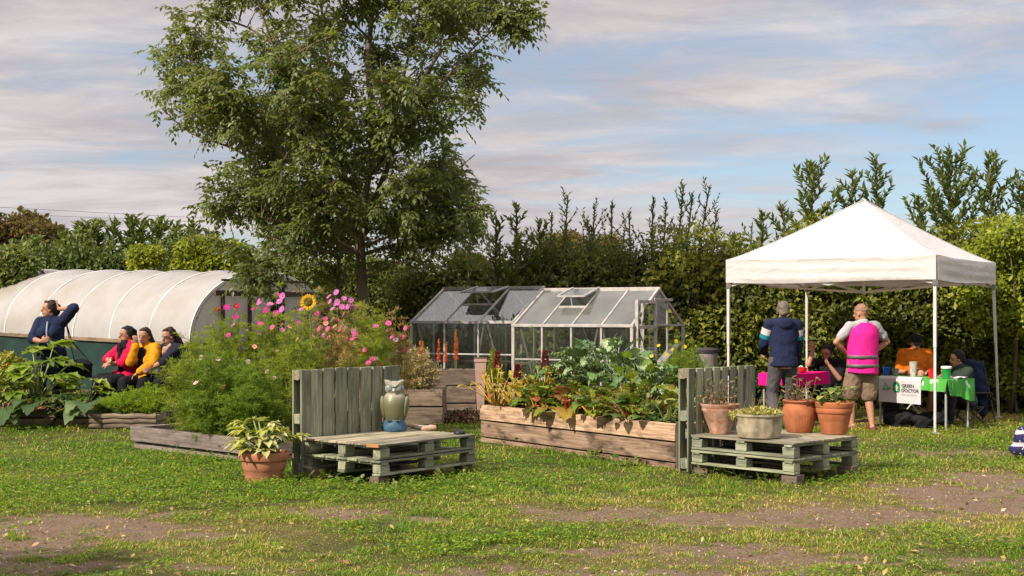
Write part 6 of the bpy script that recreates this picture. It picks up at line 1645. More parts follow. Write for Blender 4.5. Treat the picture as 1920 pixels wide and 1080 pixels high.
def stool(label, p, h, mat, seatmat, rz=0, w=.36, group='folding stools'):
    p = Vector(p); root = thing('folding_stool', label, 'stool', p, group); c, s = math.cos(rz), math.sin(rz)
    X, Y = Vector((c, s, 0)), Vector((-s, c, 0))
    mb = MB(); G = np.zeros((9, 9, 3))
    for i in range(9):
        for j in range(9):
            a, b = i/8-.5, j/8-.5; q = p+X*w*a+Y*w*b+Z3*(h-.03*(1-4*a*a)); G[i, j] = q
    mb.grid(G); o = part('seat', mb, seatmat, root, 0); sd = o.modifiers.new('t', 'SOLIDIFY'); sd.thickness = .008
    for y in (-.5, .5):
        for d in (-1, 1):
            mb = MB(); mb.tube([p+X*w*.5*d+Y*w*y*.96+Z3*h, p-X*w*.55*d+Y*w*y*.9+Z3*.012], .011, 8); part('leg', mb, mat, root)
def people():
    navy = m_fabric('navy cotton', (.016, .022, .056)); dk = m_fabric('black cotton', (.012, .012, .015)); hair_b = m_plain('black hair', (.012, .010, .010), .7, .25, .3, 60, .4, 150); hair_br = m_plain('dark brown hair', (.035, .018, .013), .7, .25, .35, 60, .4, 150)
    hair_g = m_plain('grey hair', (.16, .125, .09), .6, .4, .4, 60, .5, 150)
    mag = m_fabric('magenta cloth', (.50, .008, .055)); mus = m_fabric('mustard knit', (.60, .25, .012)); dnavy = m_fabric('dark top', (.018, .018, .032))
    grey = m_fabric('grey trousers', (.095, .085, .088)); pink = m_fabric('hi-vis pink', (.78, .022, .27), .12); lgrey = m_fabric('pale grey tee', (.42, .40, .42)); khaki = m_fabric('khaki shorts', (.24, .165, .115)); orange = m_fabric('orange tee', (.66, .16, .012)); olive = m_fabric('dark green tee', (.035, .05, .035)); shoe_d = m_plain('dark shoe', (.02, .018, .018), .6); shoe_b = m_plain('brown sandal', (.14, .04, .022), .7)
    # standing woman
    x, y = -6.67, 18.55; g = gzf(x, y)
    J = person('woman in a navy tunic standing with one hand raised to her hair', (x, y, g), 184, .985, .93, 2, 0, (62, 0), {1: (.04, .27, 1.10), -1: (-.12, .03, 1.57)}, {1: (.11, .02, .07), -1: (-.12, -.05, .07)}, {1: (.9, -.3, -.5), -1: (-1, .1, -.75)}, None, 'mid', True,
               dict(mat=navy, sleeve=1.15, hem=.26, i=.026, name='tunic', flare=.035, wr=.012), dict(mat=dk, len=1.95, i=.03), shoe_d, dict(style='bun', mat=hair_br), hand_dir={1: (-.85, .3, .25), -1: (.45, -.1, .75)}, girth=1.06)
    T = J['T']; mb = MB(); mb.tube([T(0, .13, .46), T(.0, .165, .33), T(.0, .165, .22)], [.010, .012, .008], 6); part('neckline_trim', mb, m_plain('pale trim', (.4, .42, .5), .8), J['root'])
    # her bag
    p = Vector((x+.42, y+.02, g+.58)); root = thing('shoulder_bag', 'black bag hanging behind the standing woman', 'bag', p); mb = MB(); mb.ell(p+Z3*.10, (.17, .09, .16)); mb.box(p+Z3*.07, (.3, .12, .2)); o = link('body', to_mesh(mb, .012, 'body', 3, p, .02, 10), dk, root)
    mb = MB(); mb.tube([p+Vector((-.1, 0, .22)), p+Vector((-.16, -.02, .5)), p+Vector((-.22, -.02, .80)), p+Vector((-.16, .06, .5)), p+Vector((.1, .02, .22))], .008, 6); part('strap', mb, dk, root)
    # seated women
    bx, by = -5.50, 18.5; g = gzf(bx, by)
    J = person('seated woman in a magenta jacket with black hair looking left', (bx, by, g), -136, .97, .56, 6, 0, (14, 4), {1: (.02, .36, .82), -1: (.06, .33, .76)}, {1: (.13, .42, .09), -1: (-.10, .48, .09)}, {1: (1, -.1, -.3), -1: (-1, -.1, -.3)}, {1: (.3, 1, .8), -1: (-.3, 1, .8)}, 'mid', True,
               dict(mat=mag, sleeve=1.25, hem=.12, i=.026, name='jacket', flare=.03), dict(mat=dk, len=1.95, i=.035, skirt=True, name='skirt'), shoe_d, dict(style='bun', mat=hair_b), girth=1.08)
    T = J['T']; mb = MB(); 
    for (a_, b_, q) in ((.02, .13, .44), (.0, .152, .3), (.0, .15, .15), (0, .15, .02)): mb.ell(T(a_, b_*1.05, q), (.05, .04, .10), J['Mt'])
    mb.cap(T(-.01, .05, .47), T(0, .05, .52), .075, .066); cloth('scarf', J, mb, dk)
    J = person('seated woman in a mustard cardigan resting her cheek on one hand', (-5.17, 18.38, gzf(-5.2, 18.4)), -158, .97, .56, 14, 2, (-8, 6), {1: (.06, .29, 1.06), -1: (-.12, .46, .66)}, {1: (.12, .50, .09), -1: (-.12, .44, .09)}, {1: (.1, .5, -1), -1: (-1, -.2, -.2)}, {1: (.3, 1, .8), -1: (-.3, 1, .8)}, 'mid', True,
               dict(mat=mus, sleeve=1.9, hem=.13, i=.024, name='cardigan', flare=.02), dict(mat=dk, len=1.95, i=.03), shoe_d, dict(style='long', mat=hair_br, fall=[(-.05, -.10, -.10, .055), (-.08, -.09, -.20, .05), (-.09, -.06, -.30, .032)]), hand_dir={1: (-.1, .25, 1)}, girth=1.05)
    T = J['T']; mb = MB(); mb.cap(T(.02, .10, .46), T(.05, .16, .18), .045, .05); mb.cap(T(-.03, .1, .46), T(.02, .15, .2), .03, .04); cloth('scarf', J, mb, dk)
    J3 = person('seated woman in a dark top with long brown hair, nearest the cosmos', (-4.80, 18.3, gzf(-4.8, 18.3)), -142, .97, .56, 12, 0, (4, 14), {1: (.02, .44, .72), -1: (.07, .46, .70)}, {1: (.12, .46, .09), -1: (-.10, .42, .09)}, {1: (1, -.3, -.4), -1: (-1, -.1, -.4)}, {1: (.3, 1, .8), -1: (-.3, 1, .8)}, 'mid', True,
               dict(mat=dnavy, sleeve=1.1, hem=.13, i=.022, name='tunic', flare=.02), dict(mat=dk, len=1.95, i=.03), shoe_d, dict(style='long', mat=hair_br, fall=[(-.02, -.12, -.10, .062), (-.04, -.14, -.24, .058), (-.05, -.13, -.40, .035)]), hand_dir={1: (-.3, .9, -.2), -1: (.2, .9, -.2)})
    T = J3['T']; mb = MB(); mb.cap(T(.02, .09, .47), T(.08, .12, .30), .035, .03); mb.cap(T(-.05, .04, .5), T(.03, .1, .42), .04, .035); cloth('scarf', J3, mb, m_fabric('beige scarf', (.40, .25, .18)))
    p = J3['W']((.08, .36, .64)); mb = MB(); mb.ell((0, 0, .05), (.15, .10, .085)); mb.box((0, 0, .04), (.22, .13, .09)); o = link('handbag', to_mesh(mb, .010, 'handbag', 3, (0, 0, 0), .02, 12), m_plain('grey leather', (.16, .16, .17), .45, .5), None, p); tag(o, 'grey handbag on the lap of the woman in the dark top', 'bag')
    p = Vector((-5.78, 18.22, gzf(-5.8, 18.2)+.01)); mb = MB(); mb.box((0, 0, .22), (.34, .2, .40)); mb.ell((0, 0, .25), (.18, .12, .22)); o = link('tote_bag', to_mesh(mb, .013, 'tote_bag', 3, (0, 0, 0), .03, 9), dk, None, p); tag(o, 'large black bag on the ground by the knees of the magenta-jacketed woman', 'bag')
    # man in the hoodie
    x, y = 3.80, 17.95; g = gzf(x, y)
    J = person('man in a navy hoodie with white and teal sleeve bands, seen from behind', (x, y, g), -6, 1.045, .94, 2, 1, (14, 14), {1: (.25, .16, .80), -1: (-.17, .30, 1.02)}, {1: (.12, .03, .07), -1: (-.12, -.02, .07)}, {1: (.5, -.9, -.1), -1: (-.6, -.8, -.4)}, None, 'light', False,
               dict(mat=navy, sleeve=1.95, hem=.07, i=.022, name='hoodie', hood=True, wr=.012, mn=.162), dict(mat=grey, len=1.96, i=.02), shoe_d, dict(style='short', mat=hair_g), face_parts=False)
    for s in (1, -1):
        e = J[s][0]; a = J['sh'][s]
        for (f0, f1, mt) in ((.22, .50, m_fabric('white band', (.62, .55, .55))), (.50, .70, m_fabric('teal band', (.02, .20, .26)))):
            mb = MB(); mb.tube([a.lerp(e, f0), a.lerp(e, (f0+f1)/2), a.lerp(e, f1)], [.0855, .0835, .081], 20); o = part('sleeve_band', mb, mt, J['root'], 60)
    # man in the pink vest
    x, y = 4.90, 17.9; g = gzf(x, y)
    J = person('man in a bright pink hi-vis vest standing with hands on his hips, seen from behind', (x, y, g), -14, 1.03, .94, -1, 0, (-30, 6), {1: (.20, .08, 1.03), -1: (-.19, .08, 1.03)}, {1: (.13, -.03, .06), -1: (-.09, .12, .06)}, {1: (1, -.12, .05), -1: (-1, -.12, .05)}, None, 'tan', False,
               dict(mat=lgrey, sleeve=.62, hem=.03, i=.018, name='t_shirt'), dict(mat=khaki, len=.98, i=.03, flare=.02, name='shorts'), None, dict(style='buzz', mat=m_plain('shaved hair', (.30, .17, .12), .6, .3, .3, 60)), hand_dir={1: (-.8, .35, -.35), -1: (.8, .35, -.35)})
    T = J['T']; Mt = J['Mt']
    VS = [(-.18, .222, .172), (-.05, .214, .165), (.10, .204, .156), (.25, .216, .160), (.36, .220, .158), (.42, .212, .142), (.465, .185, .122), (.51, .105, .088)]
    mb = MB(); n = 48; G = np.zeros((30, n+1, 3)); zs = np.linspace(-.18, .51, 30)
    for i in range(30):
        z = zs[i]; rx = np.interp(z, [v[0] for v in VS], [v[1] for v in VS]); ry = np.interp(z, [v[0] for v in VS], [v[2] for v in VS])
        for q in range(n+1):
            a = 6.2832*q/n; w_ = 1+.06*(float(vnoise(3*math.cos(a)+5, 3*math.sin(a)+z*5, 4))-.5)*2+.05*(float(vnoise(8*math.cos(a)+2, z*4+8*math.sin(a), 6))-.5)
            G[i, q] = T(rx*w_*math.cos(a), -.006+ry*w_*math.sin(a), z-(.02*math.cos(a) if i == 0 else 0))
    mb.grid(G); o = part('vest', mb, pink, J['root'], 0); sd = o.modifiers.new('t', 'SOLIDIFY'); sd.thickness = .004
    for z in (.045, -.075):
        rx = np.interp(z, [v[0] for v in VS], [v[1] for v in VS])+.009; ry = np.interp(z, [v[0] for v in VS], [v[2] for v in VS])+.009; V = []
        for q in range(49):
            a = 6.2832*q/48
            for h in (.024, -.024): V.append(tuple(T(rx*math.cos(a), -.006+ry*math.sin(a), z+h)))
        mb = MB(); mb.add(V, [(2*q, 2*q+1, 2*q+3, 2*q+2) for q in range(48)]); o = part('reflective_band', mb, m_plain('reflective grey', (.12, .105, .11), .5, .4), J['root'], 0); sd = o.modifiers.new('t', 'SOLIDIFY'); sd.thickness = .004
    for s in (1, -1):
        an = J[s][3]; a = math.radians(-14); f = Vector((math.sin(a), math.cos(a), 0)); mb = MB(); mb.cap(an-f*.05-Z3*.055, an+f*.16-Z3*.058, .042, .036); mb.cap(an+f*.06-Z3*.05, an+f*.09-Z3*.045, .045, .04); cloth('sandal', J, mb, shoe_b, .009, 0)
    # man in black behind the pink table
    x, y = 4.90, 19.75; g = gzf(x, y)
    J = person('dark-haired man in a black top sitting behind the pink table holding up a red phone', (x, y, g), 208, .98, .41, 4, 0, (22, 22), {1: (.20, .22, 1.08), -1: (-.06, .24, .84)}, {1: (.13, .42, .08), -1: (-.15, .42, .08)}, {1: (.25, .5, -1), -1: (-.6, -.2, -.8)}, {1: (.3, 1, .8), -1: (-.3, 1, .8)}, 'mid', False,
               dict(mat=dk, sleeve=.7, hem=.05, i=.02, name='t_shirt'), dict(mat=dk, len=1.9, i=.018), shoe_d, dict(style='short', mat=hair_b), hand_dir={1: (.1, .2, .9)})
    Hd = J['Hd']; mb = MB(); mb.tube([Hd(-.06, .045, -.04), Hd(-.045, .07, -.09), Hd(0, .085, -.112), Hd(.045, .07, -.09), Hd(.06, .045, -.04)], [.012, .018, .02, .018, .012], 8); part('beard', mb, hair_b, J['root'])
    w_ = J[1][1]; mb = MB(); mb.box((0, 0, 0), (.075, .012, .15)); o = single('phone', mb, m_plain('red phone case', (.75, .05, .06), .4), 'red phone held up by the man in black', 'phone', tuple(w_+Vector((.02, -.06, .10))), bevel=.004); o.rotation_euler = (.1, .12, .25)
    # person in orange
    x, y = 5.98, 19.0; g = gzf(x, y)
    J = person('person in an orange T-shirt and black cap sitting behind the green table', (x, y, g), 188, .95, .62, 2, 0, (-4, 28), {1: (.17, .24, .80), -1: (-.15, .27, .80)}, {1: (.04, .42, .36), -1: (-.13, .36, .08)}, {1: (.3, -.9, -.5), -1: (-.3, -.9, -.5)}, {1: (-.35, .8, 1), -1: (-.3, 1, .8)}, 'tan', False,
               dict(mat=orange, sleeve=.9, hem=.04, i=.024, name='t_shirt'), dict(mat=m_fabric('dark shorts', (.03, .025, .025)), len=.8, i=.03, name='shorts'), shoe_d, dict(style='short', mat=hair_br, cap=dk), hand_dir={1: (-.2, .8, -.1), -1: (.5, .7, -.1)})
    mb = MB(); p = J['W']((.03, .30, .86)); mb.lathe([(.06, 0), (.085, .02), (.095, .035), (.09, .037), (.07, .02), (0, .012)], (0, 0, 0), 20); single('bowl', mb, m_plain('grey bowl', (.35, .34, .33), .4), 'pale bowl held by the person in orange', 'bowl', tuple(p))
    stool('folding stool under the person in orange', (x, y, g), .49, m_steel, dk)
    # person in green
    x, y = 6.62, 18.68; g = gzf(x, y)
    J = person('dark-haired person in a dark green T-shirt sitting at the right end of the green table', (x, y, g), 250, .96, .37, 14, 0, (18, 6), {1: (.10, .34, .74), -1: (.0, .36, .74)}, {1: (.14, .40, .08), -1: (-.12, .40, .08)}, {1: (1, -.2, -.4), -1: (-1, -.2, -.4)}, {1: (.3, 1, .8), -1: (-.3, 1, .8)}, 'tan', False,
               dict(mat=olive, sleeve=.9, hem=.05, i=.024, name='t_shirt'), dict(mat=m_fabric('dark jeans', (.03, .03, .04)), len=1.9, i=.018), shoe_d, dict(style='short', mat=hair_b))
    stool('low folding stool under the person in dark green', (x, y, g), .25, m_plain('black frame', (.02, .02, .02), .5), dk, .6)
    stool('low folding stool behind the pink table', (4.90, 19.78, gzf(4.9, 19.8)), .29, m_plain('black frame', (.02, .02, .02), .5), dk, .3)

# ================================================================ tables and small things
def text_mesh(s, size):
    c = bpy.data.curves.new('t', 'FONT'); c.body = s; c.size = size; c.resolution_u = 2; c.extrude = .0012
    o = bpy.data.objects.new('t', c); COL.objects.link(o); dg = bpy.context.evaluated_depsgraph_get(); me = bpy.data.meshes.new_from_object(o.evaluated_get(dg)); bpy.data.objects.remove(o); bpy.data.curves.remove(c); return me
def table(name, label, A, dx, L, dy, Wd, h, topmat, legmat):
    A = Vector(A); g = gzf(A.x, A.y); root = thing(name, label, 'table', (A.x, A.y, g))
    mb = MB(); c = A+dx*L/2+dy*Wd/2+Z3*(g+h-.015); mb.box(c, (L, Wd, .03), (dx, dy, Z3)); part('table_top', mb, topmat, root, bevel=.006)
    for a in (.05, L-.05):
        for b in (.05, Wd-.05):
            p = A+dx*a+dy*b; mb = MB(); mb.tube([p+Z3*(g+h-.03), p+Z3*(g+.005)], .016, 10); part('leg', mb, legmat, root)
    mb = MB()
    for a in (.05, L-.05): mb.bar(A+dx*a+dy*.066+Z3*(g+h-.14), A+dx*a+dy*(Wd-.066)+Z3*(g+h-.14), .02, .02)
    for b in (.05, Wd-.05): mb.bar(A+dx*.066+dy*b+Z3*(g+h-.06), A+dx*(L-.066)+dy*b+Z3*(g+h-.06), .02, .02)
    part('apron', mb, legmat, root); return root, g+h
def skirt_cloth(name, label, cat, A, dx, L, dy, Wd, z, drops, mat, amp=.012, group=None):
    """cloth over a table top with drop lengths (front, right, back, left)"""
    A = Vector(A); mb = MB(); zt = z+.004; e = .012
    n = 26
    G = np.zeros((n+1, 13, 3))
    for i in range(n+1):
        for j in range(13):
            q = A+dx*(L+2*e)*(i/n)-dx*e+dy*((Wd+2*e)*(j/12)-e); G[i, j] = (q.x, q.y, zt+.002*vnoise(i*.9, j*.9, 3))
    mb.grid(G)
    C = [A-dx*e-dy*e, A+dx*(L+e)-dy*e, A+dx*(L+e)+dy*(Wd+e), A-dx*e+dy*(Wd+e)]
    for k in range(4):
        p, q = C[k], C[(k+1) % 4]; out = Vector(((q-p).y, -(q-p).x, 0)).normalized(); dr = drops[k]
        m = 44; G = np.zeros((m+1, 8, 3))
        for i in range(m+1):
            f = i/m; b = p.lerp(q, f); d0 = dr[0]+(dr[1]-dr[0])*f if isinstance(dr, tuple) else dr
            for j in range(8):
                t = j/7; o = amp*t*(1+math.sin(f*(q-p).length*26+k*2)+.5*math.sin(f*(q-p).length*47))
                v = b+out*(o+.004*math.sin(t*1.57)); G[i, j] = (v.x, v.y, zt-d0*t*(1+.05*math.sin(f*9+k)))
        mb.grid(G)
    return single(name, mb, mat, label, cat, (A.x, A.y, z), group, sharp=50)
def cup(label, p, r0, r1, h, mat, group='cups and tubs on the green table', lid=None, n=24):
    p = Vector(p); root = thing('cup', label, 'cup', p, group); mb = MB()
    mb.lathe([(r0, 0), (r0+(r1-r0)*.5, h*.5), (r1, h*.96), (r1+.004, h), (r1-.003, h), (r0*.9, h*.1), (0, h*.08)], p, n); part('body', mb, mat, root)
    if lid: mb = MB(); mb.lathe([(r1+.007, h-.012), (r1+.010, h+.012), (r1*.95, h+.02), (0, h+.02)], p+Z3*.001, n); part('lid', mb, lid, root)
    return root
def tables():
    d1, d2 = GZ['d1'], GZ['d2']; legm = m_plain('grey table leg', (.33, .32, .32), .4, .5, .2)
    # pink table
    A = Vector((4.20, 18.42, 0)); r1, z1 = table('folding_table', 'folding table under the bright pink cloth', A, d2, 1.0, d1, .68, .735, m_plain('table board', (.5, .48, .45), .6), legm)
    # order: front edge runs along d1 seen from the camera, so build with corner at the near end
    t = m_fabric('pink cloth', (.78, .008, .21), .15)
    skirt_cloth('tablecloth', 'bright pink cloth over the table under the gazebo', 'tablecloth', A+d1*.68, -d1, .68, d2, 1.0, z1, (.17, .17, .17, .17), t)
    p = A+d2*.33+d1*.22+Z3*(z1+.006)
    root = thing('red_bowl', 'shallow red bowl with white things in it on the pink table', 'bowl', p); mb = MB(); mb.lathe([(.09, 0), (.13, .03), (.135, .075), (.128, .075), (.1, .02), (0, .015)], p, 26); part('body', mb, m_plain('red plastic', (.68, .015, .02), .35, .5, .1), root)
    mb = MB()
    for k in range(7): a = k*2.4; mb.ell(p+Vector((math.cos(a)*.05, math.sin(a)*.05, .065+.012*(k % 3))), (.035, .028, .022), n=8, m=6)
    part('contents', mb, m_plain('white contents', (.65, .6, .58), .8), root)
    p = A+d2*.22+d1*.42+Z3*(z1+.006); mb = MB(); mb.ell((0, 0, .028), (.09, .06, .035)); mb.ell((.06, .02, .03), (.05, .05, .03)); o = link('pouch', to_mesh(mb, .007, 'pouch', 2), m_plain('dark pouch', (.06, .02, .022), .7), None, p); tag(o, 'small dark pouch on the pink table beside the red bowl', 'pouch')
    p = A+d2*.30+d1*.52+Z3*(z1+.006); cup('small clear bottle on the pink table behind the dark pouch', p, .025, .022, .13, m_plain('grey bottle', (.35, .36, .42), .2, .5), 'things on the pink table')
    # green table
    B = Vector((5.955, 17.53, 0)); f1 = Vector((-.585, .811, 0)).normalized(); f2 = Vector((.811, .585, 0)).normalized(); L, Wd = 1.2, .60
    A0 = B+f1*L
    r2, z2 = table('folding_table', 'folding table under the green cloth', A0, -f1, L, f2, Wd, .70, m_plain('table board', (.5, .48, .45), .6), legm)
    t = NT('green printed cloth'); co = coord(t); vo = t.n('ShaderNodeTexVoronoi'); vo.inputs['Scale'].default_value = 5.5; t.l(co, vo.inputs['Vector'])
    n = t.noise(co, 14, 2); c = t.mix(t.ramp(t.math('ADD', vo.outputs['Distance'], t.math('MULTIPLY', n, .25)), [(.28, (1, 1, 1)), (.34, (0, 0, 0))]), (.075, .33, .055), (.50, .60, .48))
    gcl = t.done(t.bsdf(c, .85, .2))
    skirt_cloth('tablecloth', 'green cloth printed with pale leaves over the right-hand table', 'tablecloth', A0, -f1, L, f2, Wd, z2, (.16, (.20, .32), .16, .16), gcl, .02)
    # printed banner
    A_ = B+f1*.36; n_ = -f2
    bw, bh = .72, .36; e = -f1    # left to right seen from the camera
    P0 = B+f1*1.10+n_*.055+Z3*(z2+.012)
    root = thing('banner', 'white cloth banner with a green triangle, emblem and lettering on the green table', 'banner', P0)
    mb = MB(); n1 = 30; G = np.zeros((n1+1, 15, 3))
    for i in range(n1+1):
        for j in range(15):
            t_ = j/14; q = P0+e*(bw*i/n1)
            if j == 0: v = q+f2*.12+Z3*.004
            elif j == 1: v = q+f2*.04+Z3*.006
            else:
                t2 = (j-1)/13; v = q-Z3*(bh*t2*(1+.03*i/n1))+n_*(.004*math.sin(i*.5)*t2)
            G[i, j] = v
    mb.grid(G); o = part('cloth', mb, m_fabric('white banner', (.62, .58, .60), .1, .9, .15), root, 60)
    def ink(name, me, mat, x, z, label=None):
        o = link(name, me, mat, root); M = Matrix((e, Z3, n_)).transposed().to_4x4(); M.translation = P0+e*x-Z3*z+n_*.012-ORG[root.name]; o.matrix_local = M; return o
    gr = m_plain('dark green ink', (.02, .15, .06), .7, .2, .1); gl = m_plain('light green ink', (.09, .42, .12), .7, .2, .1); tx = m_plain('dark grey ink', (.055, .055, .065), .7, .2, .1)
    def flat(polys, z=.0012):
        mb = MB()
        for pl in polys:
            k = len(pl); V = [(x, y, 0) for x, y in pl]+[(x, y, z) for x, y in pl]
            mb.add(V, [[tuple(range(k-1, -1, -1))], [tuple(range(k, 2*k))], [(i, (i+1) % k, k+(i+1) % k, k+i) for i in range(k)]])
        return mb.mesh('ink', sharp=20)
    # triangle mark: an open A shape with a dark right leg
    ink('triangle_mark', flat([[(.0, 0), (.11, 0), (.092, .016), (.022, .016)], [(.0, 0), (.022, .016), (.052, .078), (.05, .10)]]), gl, .075, .185)
    ink('triangle_mark', flat([[(.05, .10), (.057, .078), (.092, .018), (.115, .0)]]), gr, .075, .185)
    # emblem: rounded house badge with a cross
    an = [math.pi*i/14 for i in range(15)]
    outer = [(.055*math.cos(a), .055*math.sin(a)+.03) for a in an]+[(-.058, -.03), (-.045, -.06), (.045, -.06), (.058, -.03)]
    ink('emblem', flat([outer]), gr, .315, .15)
    inner = [(.036*math.cos(a), .034*math.sin(a)+.034, ) for a in an]+[(-.036, .03), (.036, .03)]
    o1 = ink('emblem', flat([[(-.042, .012), (.042, .012), (.0, .052)], [(-.042, -.012), (.042, -.012), (.042, .006), (-.042, .006)], [(-.04, -.048), (.04, -.048), (.046, -.030), (-.046, -.030)]], .0022), gl, .315, .15)
    ink('emblem', flat([[(-.009, -.045), (.009, -.045), (.009, .035), (-.009, .035)], [(-.03, -.012), (.03, -.012), (.03, .004), (-.03, .004)]], .0032), m_plain('white ink', (.65, .65, .63), .7), .315, .15)
    for k, s in enumerate(('GREEN', 'DOCTOR')): ink('lettering', text_mesh(s, .068), tx, .40, .140+.066*k)
    mb = MB(); ink('rule_line', flat([[(0, 0), (.26, 0), (.26, .003), (0, .003)]]), tx, .40, .245)
    # things on the table
    def on(u, D, dz=0): q = P(u, 0, D); return Vector((q.x, q.y, z2+.009))
    def tb(a, b): q = B+f1*a+f2*b; return Vector((q.x, q.y, z2+.009))
    cup('bright blue cup at the left end of the green table', tb(1.13, .16), .038, .05, .125, m_plain('blue plastic', (.01, .09, .55), .35, .5, .15))
    cup('grey cup beside the blue one on the green table', tb(.98, .17), .035, .05, .11, m_plain('grey plastic cup', (.26, .25, .26), .5, .4, .15))
    cup('tall pale patterned cup behind the banner', tb(.66, .15), .038, .056, .22, m_plain('pale cup', (.58, .54, .46), .6, .3, .5, 35))
    cup('red cup on the green table beside the gazebo leg', tb(.36, .17), .045, .055, .125, m_plain('red cup', (.70, .012, .02), .35, .5, .15))
    cup('green tub with a white lid on the green table', tb(.15, .2), .052, .065, .15, m_plain('green tub', (.012, .25, .05), .4, .5, .15), lid=m_plain('white lid', (.75, .73, .70), .4, .4, .05))
    p = tb(.10, .42); root = thing('open_book', 'open white notebook at the right end of the green table', 'book', p); mb = MB()
    for s in (-1, 1):
        G = np.zeros((7, 2, 3))
        for i in range(7): 
            x = s*.14*i/6; h = .004+.016*math.sin(math.pi*min(1, (i/6)*1.1))
            for j in (0, 1): v = p+Vector((.9, .4, 0)).normalized()*x+Vector((-.4, .9, 0)).normalized()*(.2*(j-.5))+Z3*h; G[i, j] = v
        mb.grid(G)
    part('pages', mb, m_plain('paper', (.75, .72, .72), .8), root)
    # dark jacket on a folding chair
    p = Vector((6.95, 19.15, gzf(7, 19.1))); root = thing('folding_chair', 'dark folding chair standing behind the green table by the gazebo leg', 'chair', p); bl = m_plain('black frame', (.02, .02, .02), .5)
    mb = MB(); mb.box(p+Vector((-.02, .06, .43)), (.42, .4, .03)); part('seat', mb, bl, root, bevel=.01)
    mb = MB(); mb.box(p+Vector((.0, .27, .72)), (.42, .025, .36)); part('backrest', mb, bl, root, bevel=.01)
    for s in (-.2, .2):
        mb = MB(); mb.tube([p+Vector((s, .28, .9)), p+Vector((s, -.2, .02))], .012, 8); part('leg', mb, bl, root); mb = MB(); mb.tube([p+Vector((s, -.12, .415)), p+Vector((s, .3, .02))], .012, 8); part('leg', mb, bl, root)
    mb = MB(); c = p+Vector((-.02, .12, 0))
    for (x, z, rx, rz) in ((0, .78, .2, .14), (-.06, .55, .14, .22), (.08, .5, .13, .28), (-.1, .32, .08, .18), (.12, .28, .09, .24), (0, .66, .21, .1)): mb.ell(c+Vector((x, -.02-.06*math.sin(z*5), z)), (rx, .09, rz))
    o = link('jacket', to_mesh(mb, .012, 'jacket', 3, c, .035, 9), m_fabric('navy jacket', (.014, .022, .05)), None, c); tag(o, 'navy jacket draped over the dark folding chair', 'jacket')
    # bags below the green table
    for (u, D, sx_, sz, lab) in [(1690, 18.35, .24, .13, 'black rucksack lying under the left half of the green table'), (1742, 18.15, .26, .12, 'dark bag lying under the right half of the green table'), (1668, 18.6, .11, .2, 'dark upright bag at the left leg of the green table')]:
        q = P(u, 0, D); q.z = gzf(q.x, q.y)+.005; mb = MB(); mb.ell((0, 0, sz*.95), (sx_, .16, sz)); mb.ell((sx_*.3, -.04, sz*1.1), (sx_*.55, .16, sz*.8)); mb.box((0, 0, sz*.5), (sx_*1.5, .2, sz)); o = link('bag', to_mesh(mb, .012, 'bag', 3, (0, 0, 0), .035, 10), m_fabric('bag cloth', (.018, .018, .02)), None, q); tag(o, lab, 'bag', 'bags under the green table')
    # striped bundle at the right edge
    q = Vector(((1921-960)*14.1/F, 14.1, 0)); q.z = gzf(q.x, q.y)+.005
    t = NT('striped cloth'); s_ = t.n('ShaderNodeSeparateXYZ'); co = coord(t); t.l(co, s_.inputs[0]); n = t.noise(co, 6, 3)
    w_ = t.math('SINE', t.math('MULTIPLY', t.math('ADD', s_.outputs[2], t.math('MULTIPLY', n, .05)), 46.0))
    vo = t.n('ShaderNodeTexVoronoi'); vo.inputs['Scale'].default_value = 16; t.l(co, vo.inputs['Vector'])
    c = t.mix(t.ramp(w_, [(.50, (0, 0, 0)), (.58, (1, 1, 1))]), (.025, .022, .07), (.40, .37, .40)); c = t.mix(t.ramp(vo.outputs['Distance'], [(.10, (1, 1, 1)), (.16, (0, 0, 0))]), c, (.5, .48, .5))
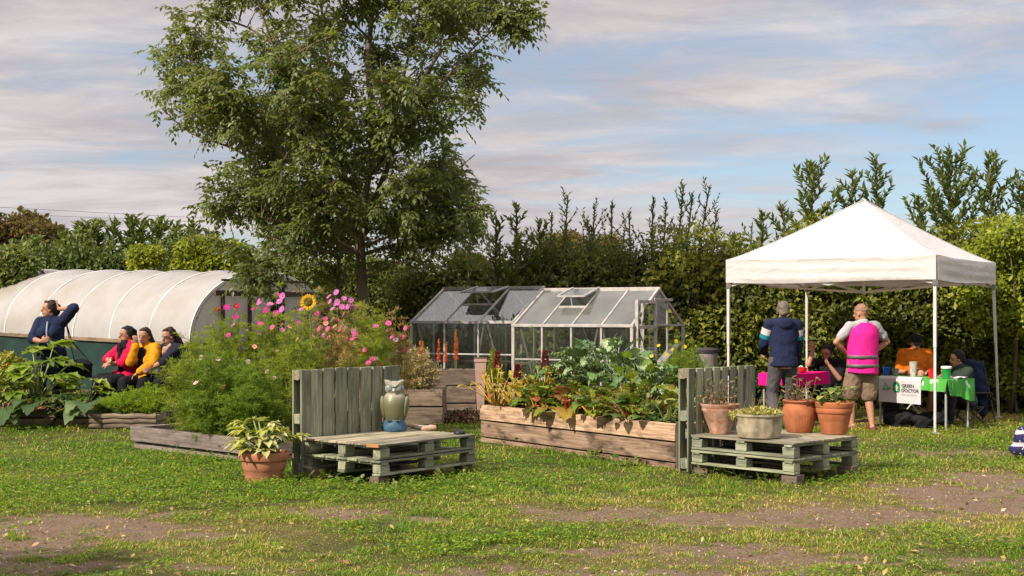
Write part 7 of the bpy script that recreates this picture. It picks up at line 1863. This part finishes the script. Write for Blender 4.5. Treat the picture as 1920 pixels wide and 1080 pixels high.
    mb = MB(); mb.ell((0, 0, .17), (.13, .13, .17)); mb.ell((-.02, 0, .09), (.15, .14, .09)); mb.ell((.02, 0, .28), (.11, .11, .06)); o = link('striped_bundle', to_mesh(mb, .010, 'striped_bundle', 3, (0, 0, 0), .02, 12), t.done(t.bsdf(c, .9, .15)), None, q); tag(o, 'navy and white striped cloth bundle on the grass at the right edge', 'cloth bundle')
def far_things():
    # house with grey side at the far left
    D = 44; b = P(12, 0, D); b.z = gzf(b.x, b.y)
    root = thing('house', 'small grey house glimpsed between the trees at the far left', 'house', b); z0, z1 = 0, CH-(478-HZ)*D/F-b.z
    mb = MB(); mb.box(b+Vector((-.6, 2, z1/2)), (2.6, 4, z1)); part('wall', mb, m_plain('grey render', (.30, .29, .33), .9), root)
    mb = MB(); zt = CH-(462-HZ)*D/F-b.z; V = [b+Vector((x, y, z)) for x, y, z in ((-2.0, -.15, z1-.05), (.8, -.15, z1-.05), (.8, 4.2, z1-.05), (-2.0, 4.2, z1-.05), (-2.0, 2, zt), (.8, 2, zt))]
    mb.add([tuple(v) for v in V], [[(0, 1, 5, 4), (2, 3, 4, 5), (0, 3, 2, 1)], [(1, 2, 5), (0, 4, 3)]]); part('roof', mb, m_plain('slate', (.13, .125, .14), .8), root)
    f = MB(); f.box(b+Vector((.1, -.02, z1-.7)), (.5, .06, .6)); w_ = part('window', f, m_plain('white frame', (.6, .58, .56), .6), root); f = MB(); f.box(b+Vector((.1, -.06, z1-.7)), (.4, .02, .5)); part('pane', f, m_plain('dark pane', (.05, .05, .06), .1, .6), w_)
    D = 70
    for k, (v0, v1, lab) in enumerate([(388, 411, 'thin overhead wire crossing the sky at the left, upper one'), (402, 418, 'thin overhead wire crossing the sky at the left, lower one')]):
        pts = [P(-200+i*70, v0-10+(v1-v0+10)*(i*70/620)+0, D) for i in range(14)]; mb = MB(); mb.tube(pts, .012, 5); single('overhead_wire', mb, m_plain('wire', (.12, .11, .12), .6), lab, 'wire', (0, 0, 0), 'overhead wires')
import time as _t
def run():
    T = _t.time()
    for f in STEPS:
        f(); print(f.__name__, round(_t.time()-T, 1))
STEPS = [gazebo, greenhouses, polytunnel, beds, benches, pots, owl, tables, people, far_things, cosmos, center_bed, left_beds, vegetation, make_grass]
run()
